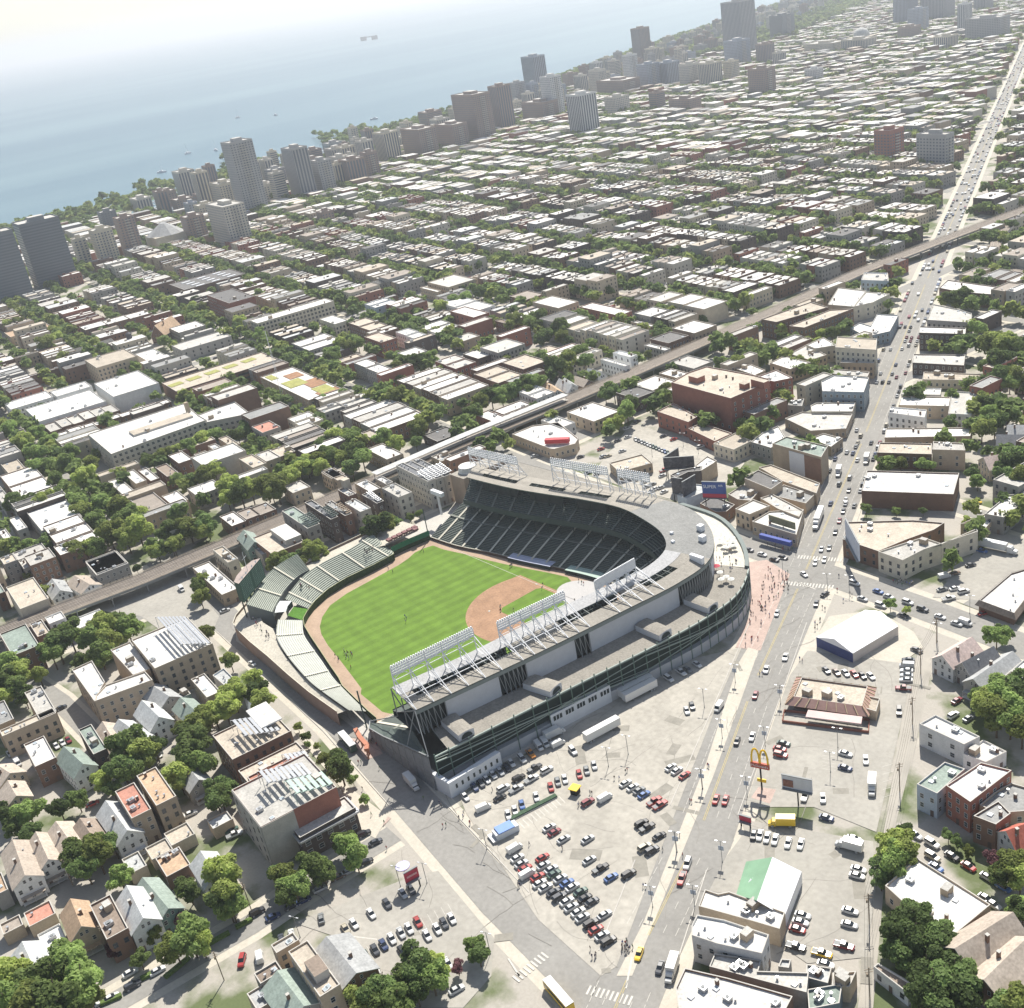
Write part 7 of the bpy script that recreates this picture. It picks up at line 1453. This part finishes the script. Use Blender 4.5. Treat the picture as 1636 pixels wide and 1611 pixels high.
# upper avenue traffic and parked cars
cr2=random.Random(8); n=0; farc=MB(); FCOL=['white','silver','grey','dark','black','maroon','navy','white','silver','tan']
def avenue(y0,y1):
    global n
    y=y0
    while y>y1:
        for d,pr in ((-9.3,.62),(9.3,.62),(-5,.16),(-1.8,.16),(1.8,.16),(5,.16)):
            if y<-470: d*=.68; pr*=.8
            if cr2.random()<pr:
                yy=y+cr2.uniform(-1,1); x=clark_x(yy); dx=clark_x(yy-5)-x; L_=math.hypot(dx,5); ux,uy=dx/L_,-5/L_; X,Y=x-uy*d,yy+ux*d
                rz=math.atan2(uy,ux); c=cr2.choice(FCOL)
                if n<70 and y>-900: n+=1; vehicle(cr2.choice(['sedan','sedan','suv']),c,X,Y,rz,f"{CN.get(c,c)} car",['nearest','second','third','fourth','fifth','sixth','seventh'][min(6,n//10)]+' stretch of the upper avenue')
                else: farc.obox((X,Y),2.2,.88,.3,1.35,rz,FCOL.index(c))
        y-=6.6
avenue(-130,-2600)
for v in EV[:26]:
    for side in (-3.6,3.6):
        u=30
        while u<1250:
            x,y=GR(u,v+side)
            if cr2.random()<.45 and vis(x,y,1,10) and x>clark_x(y)+25 and x<coast_x(y)-180 and abs(x-l_x(y))>10: farc.obox((x,y),2.2,.88,.3,1.4,-GA,cr2.randrange(10))
            u+=6.5
for u in EU:
    for side in (-4.4,4.4):
        v=200
        while v>-1500:
            x,y=GR(u+side,v)
            if cr2.random()<.4 and vis(x,y,1,10) and x>clark_x(y)+25 and x<coast_x(y)-180: farc.obox((x,y),.88,2.2,.3,1.4,-GA,cr2.randrange(10))
            v-=6.5
o=farc.build('distant_cars',[PM[c] for c in FCOL]); stuff(o,'hundreds of tiny parked cars on the far streets','cars')
# ================================================================== PEOPLE
def person_mesh(seed,shirt,trou):
    r=random.Random(seed); me=bpy.data.meshes.new('p'); st=r.uniform(.08,.22)
    V=[(0,0,.95),(0,0,1.2),(0,0,1.45),(0,.01,1.55),(0,.02,1.66),(0,.02,1.74),(st*.3,.1,.9),(st,.11,.48),(st*.8,.11,.06),(st*.8+.14,.12,.03),(-st*.3,-.1,.9),(-st*.6,-.11,.48),(-st*1.2,-.11,.06),(-st*1.2+.14,-.12,.03),(0,.19,1.42),(-st*.5,.25,1.15),(.02,.27,.92),(.05,.27,.84),(0,-.19,1.42),(st*.5,-.25,1.15),(.1,-.27,.92),(.13,-.27,.84)]
    E_=[(0,1),(1,2),(2,3),(3,4),(4,5),(0,6),(6,7),(7,8),(8,9),(0,10),(10,11),(11,12),(12,13),(2,14),(14,15),(15,16),(16,17),(2,18),(18,19),(19,20),(20,21)]
    RD=[.15,.14,.15,.055,.1,.085,.09,.065,.045,.04,.09,.065,.045,.04,.065,.048,.036,.04,.065,.048,.036,.04]
    me.from_pydata(V,E_,[]); o=bpy.data.objects.new('p',me); COL.objects.link(o); md=o.modifiers.new('s','SKIN')
    for i,v in enumerate(me.skin_vertices[0].data): v.radius=(RD[i],RD[i]); v.use_root=(i==0)
    o.modifiers.new('u','SUBSURF').levels=1; dg=bpy.context.evaluated_depsgraph_get(); m2=bpy.data.meshes.new_from_object(o.evaluated_get(dg)); m2.name='person'; bpy.data.objects.remove(o)
    m2.materials.clear(); [m2.materials.append(q) for q in (shirt,trou,mat('skin',(.42,.26,.18),.6,var=0),mat('dark hair',(.04,.03,.025),.8,var=0))]
    for p in m2.polygons:
        c=p.center; p.material_index=3 if c.z>1.7 else 2 if c.z>1.5 or c.z<.12*0 else 2 if abs(c.y)>.22 and c.z<1.18 else 0 if c.z>.95 else 1
    return m2
SH=[mat('cloth '+n,c,.8,var=0) for n,c in (('navy',(.04,.05,.12)),('white',(.6,.6,.58)),('blue',(.07,.14,.4)),('red',(.4,.05,.05)),('grey',(.2,.2,.2)),('black',(.03,.03,.03)),('green',(.08,.2,.1)))]
PPL=[person_mesh(i,SH[i%7],SH[[0,5,4,0,5,1,4][i%7]]) for i in range(7)]; SN=['navy','white','blue','red','grey','black','green']
pr=random.Random(2)
def PEO(f,L_,where,z=0.16):
    for x,y in L_:
        p=f(x,y); a=g(p[0],p[1],z+.9); k=pr.randrange(7); o=inst('person',PPL[k],None,(a[0],a[1],z),pr.uniform(0,6.28)); o['label']=f"tiny figure in {SN[k]} top {where}"; o['category']='person'; o['group']='people '+where
def rndp(P,n):
    o=[]; xs=[p[0] for p in P]; ys=[p[1] for p in P]
    while len(o)<n:
        x,y=pr.uniform(min(xs),max(xs)),pr.uniform(min(ys),max(ys))
        if inpoly(x,y,P): o.append((x,y))
    return o
PEO(F0_,rndp([(1200,960),(1225,900),(1258,920),(1240,960),(1205,1035),(1185,1030)],62),'walking on the brick plaza')
PEO(F0_,[(1255+pr.uniform(-5,5),915+i*2.2+pr.uniform(-3,3)) for i in range(14)],'at the plaza crosswalk'); PEO(MM,rndp([(420,750),(470,740),(470,800),(430,810)],6)+[(350,975),(365,985),(120,1060),(135,1060),(565,580),(575,500),(640,600),(650,610),(600,640),(480,680),(495,690)],'on the avenue sidewalk')
PEO(MM,rndp([(860,500),(1010,540),(1000,580),(870,530)],16),'crowding outside the souvenir arcades'); PEO(KK,rndp([(770,1395),(1040,1490),(1030,1520),(800,1440)],14),'outside the blue awning bar')
PEO(J,[(180,390),(940,320),(970,320),(1010,280),(1020,270),(720,480),(715,490),(788,410),(800,415),(1410,460),(1420,465),(1520,240),(1528,245),(1240,760),(615,755),(410,730),(340,990),(350,985),(40,600),(1345,670),(1120,990),(1135,990),(1365,800)],'walking across the ballpark lot')
PEO(J,rndp([(980,1340),(1050,1320),(1060,1380),(1020,1400),(985,1390)],14)+[(790,1380),(800,1430),(820,1430),(825,1415)],'waiting at the lot corner'); PEO(E6,[(905,455),(922,455),(1035,490),(1410,710),(1420,725),(1430,850),(1450,845),(1530,800),(1555,790),(1560,770),(1598,830),(985,780),(930,620),(1065,830),(1080,990),(1310,680),(960,390)]+rndp([(930,300),(1040,330),(1010,370),(950,340)],10),'near the bleacher gate')
PEO(A:=Zm(360,850,6.446),[(1220,1215),(1228,1240),(1245,1260),(1250,1230),(1262,1245),(1290,1240),(1300,1250),(1305,1265),(1245,1280),(1270,1290),(1130,1270),(1160,1290),(1290,1385),(1165,1310)],'on the left field grass',.19); PEO(S1,[(1020,1010),(1028,1020),(1024,1040),(925,740),(950,755),(1125,640),(1560,960),(1565,975)],'on the field',.19); PEO(Zm(740,860,6.292),[(375,680),(372,720),(505,715),(480,270),(470,280),(490,265),(800,460),(790,500),(1120,620),(1200,600),(1190,440),(1160,420),(1210,450)],'on the infield',.2)
PEO(F0_,rndp([(1145,868),(1170,862),(1180,895),(1165,925),(1142,918)],22),'on the pale patio deck',14.1); PEO(F0_,rndp([(395,975),(405,985),(432,1015),(425,1022)],18),'on the bleacher promenade',6.4); PEO(S1,rndp([(780,640),(850,600),(865,620),(800,660)],16),'sitting in the right field bleachers',7.2); PEO(S1,rndp([(420,820),(460,830),(480,855),(430,850)],12),'sitting in the centre field bleachers',7.6)
# ================================================================== STREET FURNITURE
lampm=simple('lamp_pole',lambda m:(m.cyl((0,0),.16,0,.5,8),m.bar((0,0,0),(0,0,8.2),.09,0,6),m.bar((-1.1,0,8),(1.1,0,8),.06),m.bar((0,0,4),(0,0,6.6),.1)),[GSTEEL]); lh=simple('lamp_head',lambda m:(m.box(-.4,-.16,-.1,.4,.16,.08),),[METAL]); ban=simple('banner',lambda m:(m.box(-.8,-.03,4.6,.8,.03,6.2),),[mat('blue grey banner',(.4,.45,.52),.7,var=.2,scale=2)])
def LAMP(f,L_,cl,b=True):
    for x,y in L_:
        a=g(*f(x,y)); o=emp('street_lamp',(a[0],a[1],0),math.atan2(CLD[1],CLD[0])+1.57); inst('pole',lampm,o); 
        for s in (-1,1): inst('lamp_head',lh,o,(s*1.25,0,8))
        if b: inst('banner',ban,o)
        seq(o,'twin-armed street lamp with banner' if b else 'twin-armed street lamp','street lamp',cl,'street lamps')
LAMP(J,[(1488,395),(1328,790),(1180,1130)],'main lot edge along the avenue'); LAMP(BB,[(385,575),(665,625),(548,955),(258,905),(765,350),(470,210)],'avenue by the fast-food lot'); LAMP(JJ,[(90,295),(385,360),(205,650)],'lower avenue'); LAMP(J,[(905,255),(1028,180),(148,770)],'ballpark lot fence',False); LAMP(E7,[(935,455),(1100,435),(310,772),(1495,875)],'corner lot',False); LAMP(MM,[(255,500),(510,590),(635,600),(1140,880),(1325,720)],'crossing',False); LAMP(C3,[(1000,850),(1145,800),(1215,835)],'south lot',False); LAMP(BB,[(268,372),(1140,635),(1092,795)],'lots beside the avenue',False)
upm=simple('utility_pole',lambda m:(m.bar((0,0,0),(0,0,11),.16,0,6),m.bar((-1.2,0,10.3),(1.2,0,10.3),.09),m.bar((-1,0,9.4),(1,0,9.4),.08),m.cyl((.45,0),.25,8,8.9,8)),[WOOD])
UP=[g(*R4(270,1540)),g(*R4(265,940)),g(*R3(545,1420)),g(*R3(655,845)),g(*R3(725,415)),g(*R3(860,150))]
for x,y in UP: o=inst('utility_pole',upm,None,(x,y,0),.9); seq(o,'wooden utility pole','utility pole','alley on the right','utility poles')
o=MB()
for a,b_ in zip(UP,UP[1:]):
    for s in (-1,-.3,.3,1):
        pr_=[(a[0]+(b_[0]-a[0])*t+s*.8,a[1]+(b_[1]-a[1])*t+s*.6,10.4-1.2*4*t*(1-t)) for t in (0,.25,.5,.75,1)]
        for u,v in zip(pr_,pr_[1:]): o.bar(u,v,.035)
o=o.build('power_cable',BLACK); tag(o,'bundle of overhead cables strung along the right alley','cable')
for i,(x,y) in enumerate([E5(455,760),E5(690,1180),E5(1395,1350),E4(450,360),E6(240,1380)]): a=g(x,y); o=inst('utility_pole',upm,None,(a[0],a[1],0),.3); seq(o,'wooden utility pole','utility pole','lower left streets','utility poles')
# pole sign with golden arches
b=g(1217.5,1262); o=emp('pole_sign',(b[0],b[1],0)); a1=g(*Zm(1180,1180,11.5)(230,430),9.5); a2=g(*Zm(1180,1180,11.5)(572,500),9.5); an=math.atan2(a2[1]-a1[1],a2[0]-a1[0]); o.rotation_euler.z=an; wd=math.hypot(a2[0]-a1[0],a2[1]-a1[1])/2
m=MB(); m.bar((0,0,0),(0,0,8.4),.28,0,8); m.build('pole',BLACK,o); m=MB(); m.box(-wd,-.35,8.6,wd,.35,10.6); m.build('red_board',mat('red sign board',(.42,.09,.05),.6,var=.05),o)
YEL=mat('golden yellow',(.8,.52,.03),.5,var=0)
for s in (-1,1):
    m=MB(); pts=[(s*wd*.45+wd*.42*math.cos(t),0,10.6+5*math.sin(t)**.8) for t in [max(0,min(math.pi,k*math.pi/14)) for k in range(15)]]
    pts=[(s*wd*.45+wd*.42*math.cos(k*math.pi/14),0,10.6+5.2*(math.sin(k*math.pi/14)**.75 if 0<k<14 else 0)) for k in range(15)]
    for u,v in zip(pts,pts[1:]): m.bar(u,v,.32,0,6)
    m.build('golden_arch',YEL,o)
def text(s,size,loc,rx,mt,parent,name='lettering',ext=.03,rz=0):
    cu=bpy.data.curves.new(name,'FONT'); cu.body=s; cu.size=size; cu.extrude=ext; cu.align_x='CENTER'; cu.align_y='CENTER'; t_=bpy.data.objects.new(name,cu); COL.objects.link(t_); dg=bpy.context.evaluated_depsgraph_get(); me=bpy.data.meshes.new_from_object(t_.evaluated_get(dg)); bpy.data.objects.remove(t_); me.materials.append(mt); q=bpy.data.objects.new(name,me); COL.objects.link(q); q.parent=parent; q.location=loc; q.rotation_euler=(rx,0,rz); return q
def side(o,an): # +1 when the local -y face looks at the camera
    nx,ny=math.sin(an),-math.cos(an); return 1 if nx*(CX-o.location.x)+ny*(CY-o.location.y)>0 else -1
s=side(o,an); text("McDonald's",1.15,(0,-s*.4,9.55),math.pi/2,WSTEEL,o,rz=0 if s>0 else math.pi)
m=MB(); m.box(-1.3,-.2,3.2,1.6,.2,4.4); m.build('small_board',YEL,o); tag(o,'tall pole sign with yellow double arches on a red board','sign')
def board(f,tl,tr,base,ztop,hh,mt,lb,words=(),two=True,post=2,back=GSTEEL):
    A_=g(*f(*tl),ztop); B_=g(*f(*tr),ztop); c=((A_[0]+B_[0])/2,(A_[1]+B_[1])/2); an=math.atan2(B_[1]-A_[1],B_[0]-A_[0]); w=math.hypot(B_[0]-A_[0],B_[1]-A_[1])/2
    o=emp('billboard',(c[0],c[1],base),an); s=side(o,an); m=MB(); m.box(-w,-.25,ztop-hh-base,w,.25,ztop-base,0); m.build('panel',mt,o)
    m=MB(); [m.bar((x,0,0),(x,0,ztop-hh-base+.1),.25) for x in ([0] if post==1 else [-w*.8,w*.8])]; m.build('post',BLACK,o)
    m=MB(); m.box(-w-.1,-.3,ztop-base,w+.1,.3,ztop-base+.25); m.box(-w-.1,-s*.9-.3,ztop-hh-base-.3,w+.1,-s*.3+.3,ztop-hh-base-.1) ; m.build('frame',back,o)
    for (tx,sz,dx,dz,mm) in words: text(tx,sz,(s*dx*w,-s*.3,ztop-base-hh*dz),math.pi/2,mm,o,rz=0 if s>0 else math.pi)
    tag(o,lb,'billboard'); return o,w,s
BLU=mat('billboard blue',(.06,.1,.28),.6,var=.12,scale=.3); REDB=mat('billboard red',(.45,.05,.08),.6,var=.1)
o,w,s=board(Zm(1100,740,20.1),(420,600),(1185,620),5,17,8,BLU,'blue and red billboard standing behind the curved stand',[('SUPER',2.3,-.36,.3,WSTEEL),('AIR',1.5,.56,.22,WSTEEL)])
m=MB(); m.box(-w,-s*.32-.06,.2+4-1.2+1,w,-s*.32+.06,6.0); m.build('red_band',REDB,o)
BKB=mat('dark billboard print',(.07,.07,.08),.6,var=.9,scale=.35,fine=.4,fscale=1)
board(KK,(45,805),(272,790),0,12,6,BKB,'long black billboard standing in the south lot'); board(KK,(45,800),(155,728),0,12,5,BKB,'angled back panel of the black billboard in the south lot'); board(KK,(185,985),(280,930),0,13,8,BKB,'dark billboard on the wedge shaped bar'); board(KK,(105,950),(185,960),0,13,8,BKB,'dark curved board on the wedge shaped bar')
WB=mat('pale grey billboard print',(.5,.52,.56),.6,var=.12,scale=.4); o,w,s=board(Zm(1180,1180,11.5),(790,660),(1345,770),0,11,4.6,WB,'pale billboard on a single post below the fast-food lot',post=1)
m=MB(); x0,x1=sorted((-s*w*.92,-s*w*.25)); m.box(x0,-s*.33-.05,7,x1,-s*.33+.05,9.6); m.build('picture_patch',mat('brown picture',(.2,.1,.08),.7,var=.5,scale=1),o); m=MB(); m.cyl((0,0),.5,0,.1,8)
o,w,s=board(Zm(640,1380,20.1),(90,330),(520,90),0,7.6,3.6,REDB,'red sign board on posts at the corner lot',[('RED BOARD',.01,0,.5,WSTEEL)][:0])
m=MB(); m.box(-w*.75,-s*.34-.04,5.5,w*.75,-s*.34+.04,6.2); m.build('pale_text_strip',mat('pale pink print',(.6,.3,.3),.7),o)
a=g(643,1383,8); o=emp('round_sign',(a[0],a[1],0)); m=MB(); m.cyl((0,0),2.2,7.6,7.9,14); m.build('disc',mat('lilac disc',(.5,.48,.68),.6,var=.3,scale=1),o); m=MB(); m.bar((0,0,0),(0,0,7.6),.15); m.build('post',BLACK,o); tag(o,'lilac white round sign behind the red sign board','sign')
o,w,s=board(JJ,(495,48),(570,70),0,4.2,1.8,REDB,'small dark red sign board at the side street corner')
board(MM,(612,175),(690,320),8,17,8,mat('faded tilted board',(.5,.54,.6),.6,var=.15,scale=.3),'large tilted pale billboard on the roof of the corner club')
# green planted strip, dumpster booth, ticket booth, portable stalls
m=MB(); P=line(g(*J(300,585)),g(*J(580,440)),1.6); m.prism(P,.1,.9); o=m.build('hedge_strip',GRN if 0 else mat('clipped hedge',(.06,.1,.06),.95,var=.3,scale=1,fine=.3)); tag(o,'long low dark green hedge dividing the ballpark lot','hedge')
m=MB(); q=off([g(*J(300,598)),g(*J(585,450))],0); m.prism(line(q[0],q[1],.35),0,.5); o=m.build('low_wall',CONC); tag(o,'pale concrete kerb wall along the hedge in the lot','wall')
a=g(*J(697,405),1); o=emp('attendant_booth',(a[0],a[1],0),-GA+.4); m=MB(); m.box(-1.2,-1.2,0,1.2,1.2,2.3); m.build('body',BLACK,o); m=MB(); m.box(-1.6,-1.6,2.3,1.6,1.6,2.6); m.build('roof',YEL,o); tag(o,'small dark attendant booth with yellow roof at the hedge end','booth')
a=g(*J(262,640),2); o=emp('ticket_booth',(a[0],a[1],0),hdg(*J(262,640),45,-22)); m=MB(); m.box(-4,-1.6,0,4,1.6,2.4); m.build('body',WHT,o); m=MB(); m.box(-3,-1.9,2.5,2.6,1.9,2.9); m.build('blue_roof',mat('blue canopy',(.16,.27,.55),.5,var=.1),o); m=MB(); m.box(-5.5,-2.2,.0,-4,2.2,1); m.build('counter',METAL,o); tag(o,'ticket stall with blue canopy in the ballpark lot','stall')
umb=simple('patio_umbrella',lambda m:(m.cyl((0,0),1.4,2.1,2.7,8,0,.1),m.bar((0,0,0),(0,0,2.2),.05,1)),[mat('pale umbrella',(.65,.65,.6),.7,var=0),GSTEEL])
for (x,y) in [(1150,862),(1158,858),(1166,862),(1156,868),(1164,869),(1172,866),(1160,875),(1168,873),(1170,860),(1152,926),(1160,922),(1168,926),(1150,915),(1174,872)]: a=g(x,y,16); o=inst('patio_umbrella',umb,None,(a[0],a[1],14.1)); seq(o,'pale patio umbrella','umbrella','umbrellas on the patio deck')
a=g(1144,905,16); o=inst('patio_umbrella',simple('red_umbrella',lambda m:(m.cyl((0,0),1.7,2.1,2.8,8,0,.1),m.bar((0,0,0),(0,0,2.2),.05,1)),[REDB,GSTEEL]),None,(a[0],a[1],14.1)); tag(o,'red umbrella on the pale patio deck','umbrella')
# hedges along the lower left street
HG=mat('hedge leaves',(.1,.15,.04),.95,var=.35,scale=1,fine=.35,fscale=4,bump=.6)
for i,(a,b_) in enumerate([((1030,1340),(1180,1215)),((1230,1170),(1430,1060)),((1470,1030),(1570,975)),((630,1505),(760,1450)),((880,1350),(1000,1290))]):
    m=MB(); m.prism(line(g(*E5(*a)),g(*E5(*b_)),1.3),0,1.1); o=m.build('hedge',HG); o.name='hedge'; c=sum((Vector(v.co) for v in o.data.vertices),Vector())/len(o.data.vertices); o.data.transform(Matrix.Translation(-c)); o.location=c; seq(o,'clipped green hedge','hedge','hedges beside the lower left street')
# harbour boats, far sailing boats
btm=simple('boat',lambda m:(m.prism([(-4,-1.2),(2,-1.3),(5,0),(2,1.3),(-4,1.2)],0,1.4),m.prism([(-2,-.8),(1.5,-.8),(1.5,.8),(-2,.8)],1.4,2.3),m.bar((.6,0,1.4),(.6,0,11),.1)),[WSTEEL])
def inb(P,n,seed):
    rr_=random.Random(seed); o=[]; 
    for _ in range(n*30):
        x=rr_.uniform(min(p[0] for p in P),max(p[0] for p in P)); y=rr_.uniform(min(p[1] for p in P),max(p[1] for p in P))
        if inpoly(x,y,P) and vis(x,y,0,0): o.append((x,y))
        if len(o)>=n: break
    return o
bts=inb(hb,300,1)+inb([g(*p) for p in [(505,247),(600,236),(640,234),(600,228),(510,240)]],30,2)
for x,y in bts: o=inst('boat',btm,None,(x,y,0),0.3*math.sin(x)+1.2,(1.2,1.2,1)); o['label']='small white boat moored in the harbour behind the towers'; o['category']='boat'; o['group']='boats in the harbour'
for i,(x,y) in enumerate([(440,184),(598,190),(300,245),(345,240),(258,275),(380,188)]): a=g(x,y); o=inst('sailing_boat',btm,None,(a[0],a[1],-1.4),i,(2,2,2)); seq(o,'tiny sailing boat far out','boat','sails on the open lake')
a=g(590,64); m=MB()
for k in (-70,70): m.cyl((k,0),22,0,26,12)
m.box(-50,-6,18,50,6,24); o=m.build('water_intake_crib',mat('grey crib',(.2,.2,.2),.9),None,(a[0],a[1],-1.4)); tag(o,'pair of dark round platforms joined by a bridge far on the lake','platform')
# ================================================================== HAZE, labels
hz=MB(); hz.box(-45000,-45000,-3,45000,45000,420); hz=hz.build('haze',[]); hz['kind']='stuff'
mh=bpy.data.materials.new('haze air'); mh.use_nodes=True; t=mh.node_tree; t.nodes.remove(t.nodes['Principled BSDF']); v=t.nodes.new('ShaderNodeVolumePrincipled'); v.inputs['Density'].default_value=HAZE if 'HAZE' in globals() else .00009
v.inputs['Color'].default_value=(.88,.93,.99,1); v.inputs['Anisotropy'].default_value=.3
t.links.new(v.outputs[0],t.nodes['Material Output'].inputs['Volume']); hz.data.materials.append(mh)
ORD=['first','second','third','fourth','fifth','sixth','seventh','eighth','ninth','tenth','eleventh','twelfth','13th','14th','15th','16th','17th','18th','19th','20th']
def ordn(i): return ORD[i] if i<20 else f"{i+1}{'st' if (i+1)%10==1 and i%100!=10 else 'nd' if (i+1)%10==2 and i%100!=11 else 'rd' if (i+1)%10==3 and i%100!=12 else 'th'}"
bpy.context.view_layer.update()
cl={}
for o,look,c in LAB: cl.setdefault(c,[]).append((o,look))
for c,L_ in cl.items():
    for o,look in L_:
        p=o.matrix_world.translation
        if p.length<.01: bb=[o.matrix_world@Vector(v) for v in o.bound_box]; p=sum(bb,Vector())/8
        o['_k']=pj(*p)[0]
    L_.sort(key=lambda a:a[0]['_k'])
    for i,(o,look) in enumerate(L_):
        o['label']=f"{look}, {ordn(i)} from left of the {c}" if len(L_)>1 else f"{look}, {c}"
        if len(o['label'].replace('-',' ').split())>16: o['label']=f"{look}, {ordn(i)} from left, {c}"
        del o['_k']
for o in bpy.data.objects:
    if 'label' in o and len(o['label'].replace('-',' ').split())>16: print('LONG',o['label'])
